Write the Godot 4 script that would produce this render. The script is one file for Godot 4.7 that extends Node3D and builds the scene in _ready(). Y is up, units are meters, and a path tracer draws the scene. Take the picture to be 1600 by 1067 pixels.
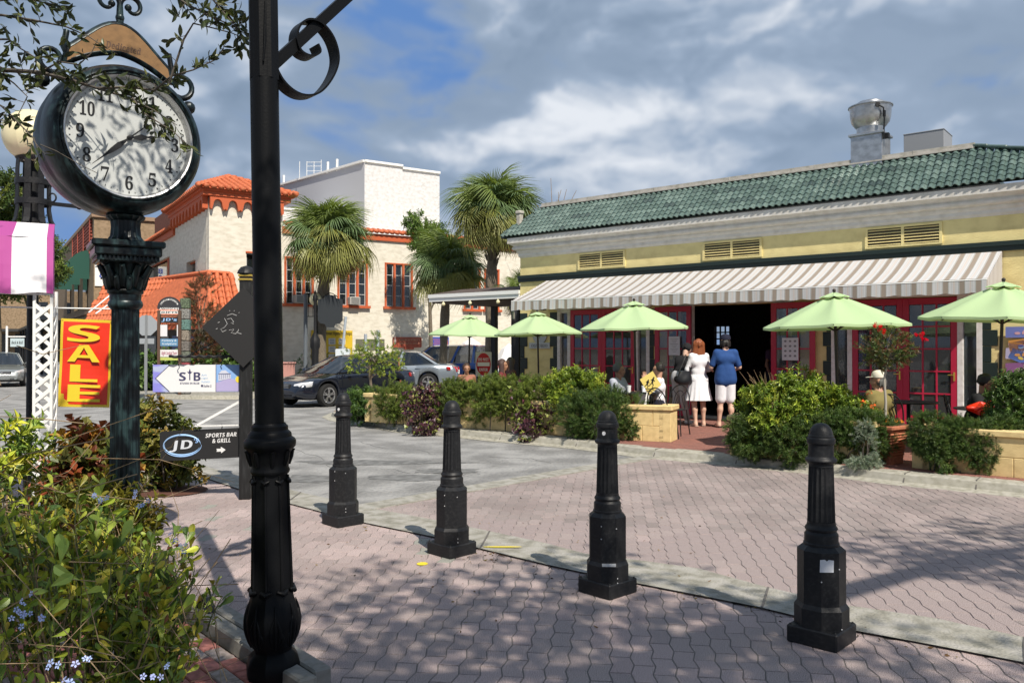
extends Node3D
# A corner café, bollards and a street clock on a sunny, cloudy day.
const EYE := 1.68
const FOC := 1280.0
var M := {}
var names := {}
var rng := RandomNumberGenerator.new()

# ---------- mesh builder ----------
class MB:
	var v := PackedVector3Array()
	var c := PackedColorArray()
	var uv := PackedVector2Array()
	var ix := PackedInt32Array()
	var col = null
	func vert(p: Vector3, t := Vector2.ZERO) -> int:
		v.append(p); uv.append(t)
		if col != null: c.append(col)
		return v.size() - 1
	func face(a: int, b: int, d: int) -> void:   # counter-clockwise seen from outside
		ix.append(a); ix.append(d); ix.append(b)
	func quad(p0: Vector3, p1: Vector3, p2: Vector3, p3: Vector3, u0 := Vector2.ZERO, u1 := Vector2(1, 0), u2 := Vector2(1, 1), u3 := Vector2(0, 1)) -> void:
		var a = vert(p0, u0); var b = vert(p1, u1); var d = vert(p2, u2); var e = vert(p3, u3)
		face(a, b, d); face(a, d, e)
	func tri(p0: Vector3, p1: Vector3, p2: Vector3) -> void:
		face(vert(p0), vert(p1), vert(p2))
	func box(ctr: Vector3, s: Vector3, bs := Basis()) -> MB:
		var h = s * 0.5
		var p = []
		for k in 8: p.append(ctr + bs * Vector3(h.x * (1 if k & 1 else -1), h.y * (1 if k & 2 else -1), h.z * (1 if k & 4 else -1)))
		for q in [[4, 5, 7, 6], [1, 0, 2, 3], [5, 1, 3, 7], [0, 4, 6, 2], [6, 7, 3, 2], [0, 1, 5, 4]]:
			quad(p[q[0]], p[q[1]], p[q[2]], p[q[3]])
		return self
	func cbox(ctr: Vector3, s: Vector3, b := 0.01, bs := Basis()) -> MB:   # chamfered box
		var h = s * 0.5
		var P = func(sx, sy, sz, ax): 
			var q = Vector3(h.x * sx, h.y * sy, h.z * sz)
			if ax != 0: q.x -= b * sx
			if ax != 1: q.y -= b * sy
			if ax != 2: q.z -= b * sz
			return ctr + bs * q
		for ax in 3:
			for sg in [-1, 1]:
				var o = []
				for cr in [[-1, -1], [1, -1], [1, 1], [-1, 1]]:
					var s3 = [0, 0, 0]; s3[ax] = sg; s3[(ax + 1) % 3] = cr[0]; s3[(ax + 2) % 3] = cr[1]
					o.append(P.call(s3[0], s3[1], s3[2], ax))
				if sg > 0: quad(o[0], o[1], o[2], o[3])
				else: quad(o[3], o[2], o[1], o[0])
		for ax in 3:
			var a1 = (ax + 1) % 3; var a2 = (ax + 2) % 3
			for s1 in [-1, 1]:
				for s2 in [-1, 1]:
					var e = []
					for t in [-1, 1]:
						var s3 = [0, 0, 0]; s3[ax] = t; s3[a1] = s1; s3[a2] = s2
						e.append(P.call(s3[0], s3[1], s3[2], a1)); e.append(P.call(s3[0], s3[1], s3[2], a2))
					if s1 * s2 > 0: quad(e[0], e[1], e[3], e[2])
					else: quad(e[1], e[0], e[2], e[3])
		for sx in [-1, 1]:
			for sy in [-1, 1]:
				for sz in [-1, 1]:
					var a = P.call(sx, sy, sz, 0); var d = P.call(sx, sy, sz, 1); var e = P.call(sx, sy, sz, 2)
					if sx * sy * sz > 0: tri(a, d, e)
					else: tri(d, a, e)
		return self
	# profile: [r, y] pairs from bottom to top
	func lathe(prof: Array, seg := 24, xf := Transform3D(), fl := [], facet := false, ph := 0.0) -> MB:
		var prev = -1
		for i in range(prof.size() - 1):
			var p0 = Vector2(prof[i][0], prof[i][1]); var p1 = Vector2(prof[i + 1][0], prof[i + 1][1])
			var sharp = true
			if i > 0:
				var pm = Vector2(prof[i - 1][0], prof[i - 1][1])
				sharp = absf((p0 - pm).angle_to(p1 - p0)) > 0.7
			if facet:
				for k in seg:
					var a0 = ph + TAU * k / seg; var a1 = ph + TAU * (k + 1) / seg
					quad(xf * Vector3(p0.x * sin(a0), p0.y, p0.x * cos(a0)), xf * Vector3(p0.x * sin(a1), p0.y, p0.x * cos(a1)), xf * Vector3(p1.x * sin(a1), p1.y, p1.x * cos(a1)), xf * Vector3(p1.x * sin(a0), p1.y, p1.x * cos(a0)))
				continue
			var r0 = prev
			if sharp: r0 = ring(p0, seg, xf, fl, ph)
			var r1 = ring(p1, seg, xf, fl, ph)
			for k in seg:
				face(r0 + k, r0 + k + 1, r1 + k + 1); face(r0 + k, r1 + k + 1, r1 + k)
			prev = r1
		return self
	func ring(p: Vector2, seg: int, xf: Transform3D, fl: Array, ph: float) -> int:
		var st = v.size()
		for k in seg + 1:
			var a = ph + TAU * (k % seg) / seg
			var r = p.x
			if fl.size() and r > 0.001: r -= fl[1] * pow(absf(sin(a * fl[0] * 0.5)), 0.6)
			vert(xf * Vector3(r * sin(a), p.y, r * cos(a)), Vector2(float(k) / seg, p.y))
		return st
	func tube(pts: Array, rad, seg := 8, cap := true) -> MB:
		var n = pts.size()
		var t = (pts[1] - pts[0]).normalized()
		var u = t.cross(Vector3.UP)
		if u.length() < 0.05: u = t.cross(Vector3.RIGHT)
		u = u.normalized()
		var prev = -1
		for i in n:
			var tt = (pts[min(i + 1, n - 1)] - pts[max(i - 1, 0)]).normalized()
			u = (u - tt * u.dot(tt)).normalized()
			var w = tt.cross(u)
			var r = rad[i] if rad is Array else rad
			var st = v.size()
			for k in seg + 1:
				var a = TAU * (k % seg) / seg
				vert(pts[i] + (u * cos(a) + w * sin(a)) * r, Vector2(float(k) / seg, i))
			if prev >= 0:
				for k in seg:
					face(prev + k, prev + k + 1, st + k + 1); face(prev + k, st + k + 1, st + k)
			prev = st
			if cap and (i == 0 or i == n - 1):
				var cc = vert(pts[i])
				for k in seg:
					if i == 0: face(cc, st + k + 1, st + k)
					else: face(cc, st + k, st + k + 1)
		return self
	# flat bar swept along points; wd is the direction of its width
	func bar(pts: Array, wd: Vector3, wid: float, th: float) -> MB:
		var n = pts.size()
		var pr = []
		for i in n:
			var t = (pts[min(i + 1, n - 1)] - pts[max(i - 1, 0)]).normalized()
			var nn = t.cross(wd).normalized() * th * 0.5
			var w = wd * wid * 0.5
			pr.append([pts[i] - w - nn, pts[i] + w - nn, pts[i] + w + nn, pts[i] - w + nn])
		for i in range(n - 1):
			for k in 4:
				quad(pr[i][k], pr[i][(k + 1) % 4], pr[i + 1][(k + 1) % 4], pr[i + 1][k])
		quad(pr[0][3], pr[0][2], pr[0][1], pr[0][0]); quad(pr[n - 1][0], pr[n - 1][1], pr[n - 1][2], pr[n - 1][3])
		return self
	# polygon in xy (any winding) from z = 0 to z = d
	func extrude(poly: PackedVector2Array, d: float, xf := Transform3D()) -> MB:
		var pg = poly.duplicate()
		var ar = 0.0
		for i in pg.size(): ar += pg[i].cross(pg[(i + 1) % pg.size()])
		if ar < 0: pg.reverse()
		var tr = Geometry2D.triangulate_polygon(pg)
		var bb = Rect2(pg[0], Vector2.ZERO)
		for q in pg: bb = bb.expand(q)
		var f = v.size()
		for q in pg: vert(xf * Vector3(q.x, q.y, d), Vector2((q.x - bb.position.x) / bb.size.x, 1 - (q.y - bb.position.y) / bb.size.y))
		var b = v.size()
		for q in pg: vert(xf * Vector3(q.x, q.y, 0))
		for i in range(0, tr.size(), 3):
			var aa = tr[i]; var b2 = tr[i + 1]; var cc = tr[i + 2]
			if (pg[b2] - pg[aa]).cross(pg[cc] - pg[aa]) < 0:
				var s = b2; b2 = cc; cc = s
			face(f + aa, f + b2, f + cc); face(b + aa, b + cc, b + b2)
		for i in pg.size():
			var q0 = pg[i]; var q1 = pg[(i + 1) % pg.size()]
			quad(xf * Vector3(q0.x, q0.y, 0), xf * Vector3(q1.x, q1.y, 0), xf * Vector3(q1.x, q1.y, d), xf * Vector3(q0.x, q0.y, d))
		return self
	# a closed section (xy points, counter-clockwise) swept along z stations: rows of equal length
	func loft(rows: Array, closed := true, capped := true) -> MB:
		var prev = -1
		var m = rows[0].size()
		for i in rows.size():
			var st = v.size()
			for p in rows[i]: vert(p)
			if prev >= 0:
				for k in (m if closed else m - 1):
					var k1 = (k + 1) % m
					face(prev + k, prev + k1, st + k1); face(prev + k, st + k1, st + k)
			prev = st
			if capped and (i == 0 or i == rows.size() - 1):
				var cn = Vector3.ZERO
				for p in rows[i]: cn += p
				var cc = vert(cn / m)
				var st2 = v.size()
				for p in rows[i]: vert(p)
				for k in (m if closed else m - 1):
					var k1 = (k + 1) % m
					if i == 0: face(cc, st2 + k1, st2 + k)
					else: face(cc, st2 + k, st2 + k1)
		return self
	func ball(ctr: Vector3, r: float, seg := 14, sq := Vector3.ONE) -> MB:
		var pr = []
		var h = max(5, seg / 2)
		for i in h + 1: pr.append([max(0.0001, sin(PI * i / h)) * r, -cos(PI * i / h) * r])
		return lathe(pr, seg, Transform3D(Basis.from_scale(sq), ctr))
	func add_mesh(mesh: Mesh, xf: Transform3D, s := 0) -> MB:
		if mesh.get_surface_count() == 0: return self
		var a = mesh.surface_get_arrays(s)
		var st = v.size()
		for p in a[Mesh.ARRAY_VERTEX]: vert(xf * p)
		if a[Mesh.ARRAY_INDEX] == null or a[Mesh.ARRAY_INDEX].size() == 0:
			for i in a[Mesh.ARRAY_VERTEX].size(): ix.append(st + i)
		else:
			for i in a[Mesh.ARRAY_INDEX]: ix.append(st + i)
		return self
	func add(o: MB, xf := Transform3D()) -> MB:
		var st = v.size()
		for i in o.v.size(): vert(xf * o.v[i], o.uv[i])
		for i in o.ix: ix.append(st + i)
		return self
	func mesh(off := Transform3D()) -> ArrayMesh:
		var idt = off == Transform3D()
		if not idt:
			for i in v.size(): v[i] = off * v[i]
		var n := PackedVector3Array(); n.resize(v.size())
		for i in range(0, ix.size(), 3):
			var a = ix[i]; var b = ix[i + 1]; var d = ix[i + 2]
			var f: Vector3 = (v[d] - v[a]).cross(v[b] - v[a])
			n[a] += f; n[b] += f; n[d] += f
		for i in n.size():
			n[i] = n[i].normalized() if n[i].length_squared() > 1e-20 else Vector3.UP
		var arr = []; arr.resize(Mesh.ARRAY_MAX)
		arr[Mesh.ARRAY_VERTEX] = v; arr[Mesh.ARRAY_NORMAL] = n; arr[Mesh.ARRAY_TEX_UV] = uv; arr[Mesh.ARRAY_INDEX] = ix
		if c.size() == v.size() and c.size() > 0: arr[Mesh.ARRAY_COLOR] = c
		var am := ArrayMesh.new()
		am.add_surface_from_arrays(Mesh.PRIMITIVE_TRIANGLES, arr)
		return am

func mb(col = null) -> MB:
	var b := MB.new(); b.col = col
	return b

# ---------- places ----------
func at(px, py, z) -> Vector3:       # where a pixel of the photograph lies at a distance
	return Vector3((px - 800.0) / FOC * z, EYE - (py - 543.0) / FOC * z, -z)
func gnd(px, py, h = 0.0) -> Vector3:   # ... on level ground of height h
	var z = FOC * (EYE - h) / (py - 543.0)
	return Vector3((px - 800.0) / FOC * z, h, -z)
func T(p: Vector3, turn = 0.0, s = 1.0) -> Transform3D:
	return Transform3D(Basis(Vector3.UP, turn).scaled(Vector3.ONE * s), p)

# ---------- nodes ----------
func numbered(par: Node, called: String) -> String:
	var k = str(par.get_instance_id()) + called
	names[k] = names.get(k, 0) + 1
	return called if names[k] == 1 else "%s_%03d" % [called, names[k] - 1]
func tag(o: Node, label: String, category: String, group = "") -> void:
	o.set_meta("label", label); o.set_meta("category", category)
	if group: o.set_meta("group", group)
func thing(called: String, label: String, category: String, p = Vector3.ZERO, turn = 0.0, group = "") -> Node3D:
	var o := Node3D.new(); o.name = numbered(self, called); add_child(o)
	o.position = p; o.rotation.y = turn
	tag(o, label, category, group)
	return o
func world(o: Node) -> Transform3D:
	var x = Transform3D()
	while o != self and o != null:
		x = o.transform * x; o = o.get_parent()
	return x
func meshnode(called: String, m: Mesh, material: Material, par: Node, p = Transform3D()) -> MeshInstance3D:
	var o := MeshInstance3D.new(); o.name = numbered(par, called); o.mesh = m; o.material_override = material
	o.transform = p
	par.add_child(o)
	return o
func part(called: String, b: MB, material: Material, par: Node) -> MeshInstance3D:      # built in its parent's own space
	return meshnode(called, b.mesh(), material, par)
func wpart(called: String, b: MB, material: Material, par: Node) -> MeshInstance3D:     # built in world space
	return meshnode(called, b.mesh(world(par).affine_inverse()), material, par)
func struct(called: String, b: MB, material: Material, par: Node = null) -> MeshInstance3D:
	var o = meshnode(called, b.mesh(), material, par if par else self)
	o.set_meta("kind", "structure")
	return o
func copies(called: String, m: Mesh, material: Material, par: Node, xs: Array, cols: Array = [], stuff = true) -> MultiMeshInstance3D:
	var mm := MultiMesh.new()
	mm.transform_format = MultiMesh.TRANSFORM_3D
	mm.use_colors = cols.size() > 0
	mm.mesh = m
	mm.instance_count = xs.size()
	var w = 16 if mm.use_colors else 12
	var buf := PackedFloat32Array(); buf.resize(xs.size() * w)
	var j := 0
	for i in xs.size():
		var t: Transform3D = xs[i]
		var bx: Vector3 = t.basis.x; var by: Vector3 = t.basis.y; var bz: Vector3 = t.basis.z
		buf[j] = bx.x; buf[j + 1] = by.x; buf[j + 2] = bz.x; buf[j + 3] = t.origin.x
		buf[j + 4] = bx.y; buf[j + 5] = by.y; buf[j + 6] = bz.y; buf[j + 7] = t.origin.y
		buf[j + 8] = bx.z; buf[j + 9] = by.z; buf[j + 10] = bz.z; buf[j + 11] = t.origin.z
		if w == 16:
			var cc: Color = cols[i]
			buf[j + 12] = cc.r; buf[j + 13] = cc.g; buf[j + 14] = cc.b; buf[j + 15] = 1.0
		j += w
	mm.buffer = buf
	var o := MultiMeshInstance3D.new(); o.name = numbered(par, called); o.multimesh = mm; o.material_override = material
	if stuff: o.set_meta("kind", "stuff")
	par.add_child(o)
	return o
func dup(root: Node3D, p: Vector3, turn: float, label: String) -> Node3D:
	var base = String(root.name).get_slice("_0", 0)
	var r = root.duplicate(); r.name = numbered(self, base); add_child(r)
	r.position = p; r.rotation.y = turn; r.set_meta("label", label)
	return r

# ---------- materials ----------
func L(r, g, b, a = 1.0) -> Color:      # a linear, real-world colour
	var q = Color(r, g, b).linear_to_srgb(); q.a = a
	return q
func mat(col: Color, rough = 0.8, metal = 0.0, o = {}) -> StandardMaterial3D:
	var m := StandardMaterial3D.new()
	m.albedo_color = col; m.roughness = rough; m.metallic = metal
	m.cull_mode = BaseMaterial3D.CULL_DISABLED
	if o.has("vc"): m.vertex_color_use_as_albedo = true
	if o.has("tex"): m.albedo_texture = o.tex
	if o.has("nrm"): m.normal_enabled = true; m.normal_texture = o.nrm; m.normal_scale = o.get("ns", 1.0)
	if o.has("rt"): m.roughness_texture = o.rt
	if o.has("tri"):
		m.uv1_triplanar = true; m.uv1_world_triplanar = true; m.uv1_scale = Vector3.ONE * o.tri if not (o.tri is Vector3) else o.tri
	if o.has("back"): m.backlight_enabled = true; m.backlight = o.back
	if o.has("clear"): m.clearcoat_enabled = true; m.clearcoat = o.clear; m.clearcoat_roughness = 0.06
	if o.has("spec"): m.metallic_specular = o.spec
	if o.has("em"): m.emission_enabled = true; m.emission = o.em; m.emission_energy_multiplier = o.get("ee", 1.0)
	if col.a < 1.0: m.transparency = BaseMaterial3D.TRANSPARENCY_ALPHA
	return m
func noise(freq: float, oct := 4, seed := 1, type := FastNoiseLite.TYPE_SIMPLEX_SMOOTH) -> FastNoiseLite:
	var n := FastNoiseLite.new()
	n.noise_type = type; n.frequency = freq; n.fractal_octaves = oct; n.seed = seed
	n.fractal_type = FastNoiseLite.FRACTAL_FBM if oct > 1 else FastNoiseLite.FRACTAL_NONE
	return n
func ntex(freq: float, oct: int, seed: int, ramp: Array, size := 512, type := FastNoiseLite.TYPE_SIMPLEX_SMOOTH) -> NoiseTexture2D:
	var t := NoiseTexture2D.new()
	t.width = size; t.height = size; t.seamless = true; t.noise = noise(freq, oct, seed, type)
	var g := Gradient.new()
	g.offsets = PackedFloat32Array(ramp.map(func(x): return x[0])); g.colors = PackedColorArray(ramp.map(func(x): return x[1]))
	t.color_ramp = g
	return t
func nnrm(freq: float, oct: int, seed: int, strength := 4.0, size := 512, type := FastNoiseLite.TYPE_SIMPLEX_SMOOTH) -> NoiseTexture2D:
	var t := NoiseTexture2D.new()
	t.width = size; t.height = size; t.seamless = true; t.noise = noise(freq, oct, seed, type)
	t.as_normal_map = true; t.bump_strength = strength
	return t
func gy(x) -> Color: return Color(x, x, x)

func make_materials() -> void:
	var speck = ntex(0.12, 3, 3, [[0.25, gy(0.55)], [0.5, gy(0.86)], [0.72, gy(1.0)]])
	var blot = ntex(0.012, 5, 7, [[0.25, gy(0.84)], [0.5, gy(0.94)], [0.75, gy(1.0)]])
	var asph = ntex(0.006, 9, 11, [[0.25, gy(0.80)], [0.5, gy(0.90)], [0.72, gy(1.0)]], 1024)
	var conc = ntex(0.02, 6, 5, [[0.2, Color(0.80, 0.80, 0.77)], [0.5, Color(0.93, 0.93, 0.91)], [0.75, gy(1.0)]])
	var streak = ntex(0.018, 5, 9, [[0.2, Color(0.90, 0.89, 0.87)], [0.5, Color(0.97, 0.965, 0.96)], [0.8, gy(1.0)]])
	var grain = nnrm(0.06, 4, 21, 5.0)
	var fine = nnrm(0.15, 3, 22, 3.0)
	var stucco = nnrm(0.035, 4, 23, 9.0)
	var cast = nnrm(0.04, 3, 24, 1.6)
	M.fold_n = nnrm(0.012, 3, 91, 12.0)
	M.speck = speck; M.conc_t = conc; M.fine = fine
	M.paver = []
	for t in [[0.50, 0.41, 0.388], [0.58, 0.46, 0.438], [0.46, 0.375, 0.36], [0.54, 0.435, 0.413], [0.46, 0.46, 0.41], [0.55, 0.43, 0.41]]:
		M.paver.append(mat(L(t[0], t[1], t[2]), 0.9, 0, {"tex": speck, "tri": 2.2, "nrm": fine, "ns": 0.5}))
	M.paver_vc = mat(Color.WHITE, 0.9, 0, {"vc": 1, "tex": speck, "tri": 2.2, "nrm": fine, "ns": 0.5})
	M.joint = mat(L(0.13, 0.12, 0.11), 0.95)
	M.asphalt = mat(L(0.315, 0.31, 0.30), 0.92, 0, {"tex": asph, "tri": 0.16, "nrm": fine, "ns": 0.7})
	M.stain = mat(L(0.19, 0.19, 0.185), 0.9, 0, {"tex": asph, "tri": 0.8})
	M.concrete = mat(L(0.36, 0.345, 0.31), 0.92, 0, {"tex": conc, "tri": 0.5, "nrm": fine, "ns": 0.6})
	M.kerb = mat(L(0.42, 0.40, 0.345), 0.92, 0, {"tex": conc, "tri": 0.9, "nrm": fine, "ns": 0.5})
	M.redbrick = mat(Color.WHITE, 0.9, 0, {"vc": 1, "tex": speck, "tri": 2.0})
	M.soil = mat(L(0.06, 0.045, 0.03), 0.95)
	M.pink = mat(L(0.52, 0.20, 0.17), 0.85, 0, {"tex": conc, "tri": 1.6})
	M.iron = mat(L(0.006, 0.0065, 0.0075), 0.42, 0.0, {"nrm": cast, "tri": 3.0, "ns": 0.45, "spec": 0.24})
	M.iron_b = mat(L(0.024, 0.025, 0.028), 0.5, 0.0, {"tex": ntex(0.02, 6, 17, [[0.3, gy(0.72)], [0.6, gy(0.8)], [0.8, Color(1, 0.99, 0.96)]]), "nrm": cast, "tri": 3.0, "ns": 0.5, "spec": 0.38})
	M.iron_flat = mat(L(0.012, 0.012, 0.013), 0.7)
	var pat = ntex(0.018, 5, 31, [[0.35, Color(0.22, 0.27, 0.30)], [0.55, Color(0.42, 0.52, 0.55)], [0.72, Color(0.8, 0.98, 0.96)]])
	M.verdigris = mat(L(0.050, 0.062, 0.068), 0.38, 0.35, {"tex": pat, "tri": Vector3(1.6, 0.5, 1.6), "nrm": cast, "ns": 0.4})
	M.dial = mat(L(0.50, 0.52, 0.51), 0.45)
	M.black = mat(L(0.008, 0.008, 0.009), 0.5)
	M.silver = mat(L(0.5, 0.5, 0.5), 0.42, 1.0)
	M.gold = mat(L(0.27, 0.15, 0.06), 0.5, 0.1, {"tex": blot, "tri": 2.0})
	M.brass = mat(L(0.75, 0.55, 0.12), 0.3, 0.7)
	M.globe = mat(L(0.80, 0.74, 0.48), 0.35, 0, {"back": L(0.3, 0.27, 0.15)})
	M.white = mat(L(0.80, 0.80, 0.78), 0.55)
	M.whitewood = mat(L(0.78, 0.78, 0.77), 0.6, 0, {"tex": streak, "tri": 0.9})
	M.plasticwhite = mat(L(0.78, 0.79, 0.80), 0.35)
	M.yellow = mat(L(0.82, 0.70, 0.33), 0.85, 0, {"tex": streak, "tri": 0.35, "nrm": fine, "ns": 0.25})
	M.planter = mat(L(0.78, 0.60, 0.29), 0.9, 0, {"tex": streak, "tri": 0.9, "nrm": fine, "ns": 0.5})
	M.darkgreen = mat(L(0.010, 0.022, 0.019), 0.5)
	M.cornice = mat(L(0.74, 0.72, 0.68), 0.7, 0, {"tex": streak, "tri": 0.5})
	M.doorred = mat(L(0.46, 0.016, 0.055), 0.4)
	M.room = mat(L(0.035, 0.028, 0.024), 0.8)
	M.glass = mat(L(0.10, 0.12, 0.13, 0.28), 0.03, 0, {"spec": 0.9})
	M.darkglass = mat(L(0.012, 0.016, 0.02, 0.72), 0.03, 0, {"spec": 0.8})
	M.tile = mat(Color.WHITE, 0.42, 0, {"vc": 1, "tex": blot, "tri": 2.5})
	M.tilegreens = []
	for t in [[0.092, 0.145, 0.126], [0.105, 0.165, 0.145], [0.066, 0.106, 0.095], [0.14, 0.205, 0.18], [0.08, 0.13, 0.112], [0.045, 0.075, 0.07]]:
		M.tilegreens.append(mat(L(t[0], t[1], t[2]), 0.4, 0, {"tex": blot, "tri": 2.5}))
	M.coping = mat(L(0.52, 0.49, 0.45), 0.8, 0, {"tex": conc, "tri": 0.7})
	M.orange = mat(L(0.60, 0.155, 0.06), 0.7, 0, {"tex": blot, "tri": 0.8})
	M.orangetrim = mat(L(0.50, 0.10, 0.03), 0.6)
	M.stucco = mat(L(0.73, 0.69, 0.59), 0.92, 0, {"tex": streak, "tri": Vector3(0.3, 0.5, 0.3), "nrm": stucco, "ns": 0.13})
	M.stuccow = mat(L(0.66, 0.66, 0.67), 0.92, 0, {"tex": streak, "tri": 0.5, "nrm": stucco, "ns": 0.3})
	M.brickwall = mat(L(0.33, 0.235, 0.15), 0.92, 0, {"tex": conc, "tri": 0.4})
	M.redslat = mat(L(0.30, 0.065, 0.04), 0.8)
	M.bark = mat(L(0.20, 0.165, 0.125), 0.95, 0, {"tex": conc, "tri": Vector3(3, 0.6, 3), "nrm": grain, "ns": 1.0})
	M.twig = mat(L(0.10, 0.085, 0.07), 0.9)
	M.drytwig = mat(L(0.30, 0.21, 0.12), 0.9)
	M.leaf = mat(Color.WHITE, 0.42, 0, {"vc": 1, "back": Color(0.55, 0.55, 0.3), "spec": 0.5})
	M.leafmatt = mat(Color.WHITE, 0.65, 0, {"vc": 1, "back": Color(0.5, 0.5, 0.25), "spec": 0.3})
	M.petal = mat(Color.WHITE, 0.8, 0, {"vc": 1, "spec": 0.1})
	M.frond = [mat(L(0.15, 0.20, 0.05), 0.5, 0, {"back": Color(0.4, 0.45, 0.15)}), mat(L(0.22, 0.23, 0.06), 0.5, 0, {"back": Color(0.45, 0.42, 0.15)}), mat(L(0.11, 0.17, 0.07), 0.5, 0, {"back": Color(0.35, 0.4, 0.2)}), mat(L(0.40, 0.29, 0.15), 0.8, 0, {"back": Color(0.3, 0.2, 0.1)})]
	M.canopy = mat(L(0.46, 0.62, 0.34), 0.85, 0, {"back": L(0.25, 0.34, 0.12), "nrm": fine, "tri": 4.0, "ns": 0.3})
	M.polewood = mat(L(0.03, 0.022, 0.018), 0.5)
	M.terracotta = mat(L(0.46, 0.165, 0.085), 0.85, 0, {"tex": blot, "tri": 2.0})
	M.greywood = mat(L(0.25, 0.245, 0.225), 0.9, 0, {"tex": streak, "tri": 2.0, "nrm": fine, "ns": 0.5})
	M.rubber = mat(L(0.012, 0.012, 0.012), 0.85)
	M.rim = mat(L(0.55, 0.55, 0.56), 0.3, 0.9)
	M.lamp = mat(L(0.75, 0.76, 0.78), 0.08, 0.3, {"clear": 1.0})
	M.redlamp = mat(L(0.45, 0.008, 0.008), 0.12, 0, {"clear": 1.0})
	M.skin = mat(L(0.50, 0.28, 0.19), 0.6, 0, {})
	M.skin_tan = mat(L(0.34, 0.175, 0.105), 0.6)
	M.galv = mat(L(0.55, 0.56, 0.57), 0.35, 0.85, {"tex": blot, "tri": 1.0})
	M.greysheet = mat(L(0.30, 0.31, 0.33), 0.6, 0.2)
	M.brown = mat(L(0.10, 0.055, 0.035), 0.7)
	M.signback = mat(L(0.42, 0.44, 0.46), 0.45, 0.5)
func solid(col: Color, rough = 0.6) -> StandardMaterial3D:
	var k = str(col) + str(rough)
	if not M.has(k): M[k] = mat(col, rough)
	return M[k]

# ---------- lettering ----------
var fonts := {}
func font(kind: String, weight := 400, italic := false) -> Font:
	var k = kind + str(weight) + str(italic)
	if not fonts.has(k):
		var f := SystemFont.new()
		f.font_names = PackedStringArray([kind]); f.font_weight = weight; f.font_italic = italic
		fonts[k] = f
	return fonts[k]
# adds a line of text to b: its capitals h tall, centred on xf; w squeezes or stretches it to that width
func letter(b: MB, s: String, h: float, xf: Transform3D, w := 0.0, kind := "Droid Sans", weight := 700, depth := 0.004, slant := 0.0) -> void:
	var t := TextMesh.new()
	t.text = s; t.font = font(kind, weight); t.font_size = 48; t.pixel_size = 0.01; t.depth = 0.02; t.curve_step = 1.5
	var bb = t.get_aabb()
	var sy = h / bb.size.y
	var sx = (w / bb.size.x) if w > 0 else sy
	var bs = Basis(Vector3(sx, 0, 0), Vector3(slant * sy, sy, 0), Vector3(0, 0, depth / 0.02))
	b.add_mesh(t, xf * Transform3D(bs, Vector3.ZERO) * Transform3D(Basis(), -bb.get_center()))
func plate(b: MB, w: float, h: float, d: float, xf: Transform3D, r := 0.0) -> void:   # a sheet with round corners, back on z = 0
	var pg := PackedVector2Array()
	if r <= 0: pg = PackedVector2Array([Vector2(-w / 2, -h / 2), Vector2(w / 2, -h / 2), Vector2(w / 2, h / 2), Vector2(-w / 2, h / 2)])
	else:
		for q in [[1, 1, 0], [-1, 1, 1], [-1, -1, 2], [1, -1, 3]]:
			for k in 5:
				var a = PI / 2 * (q[2] + k / 4.0)
				pg.append(Vector2(q[0] * (w / 2 - r) + cos(a) * r, q[1] * (h / 2 - r) + sin(a) * r))
	b.extrude(pg, d, xf)
func ellipse(b: MB, rx: float, ry: float, d: float, xf: Transform3D, n := 28) -> void:
	var pg := PackedVector2Array()
	for k in n: pg.append(Vector2(cos(TAU * k / n) * rx, sin(TAU * k / n) * ry))
	b.extrude(pg, d, xf)

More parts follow.
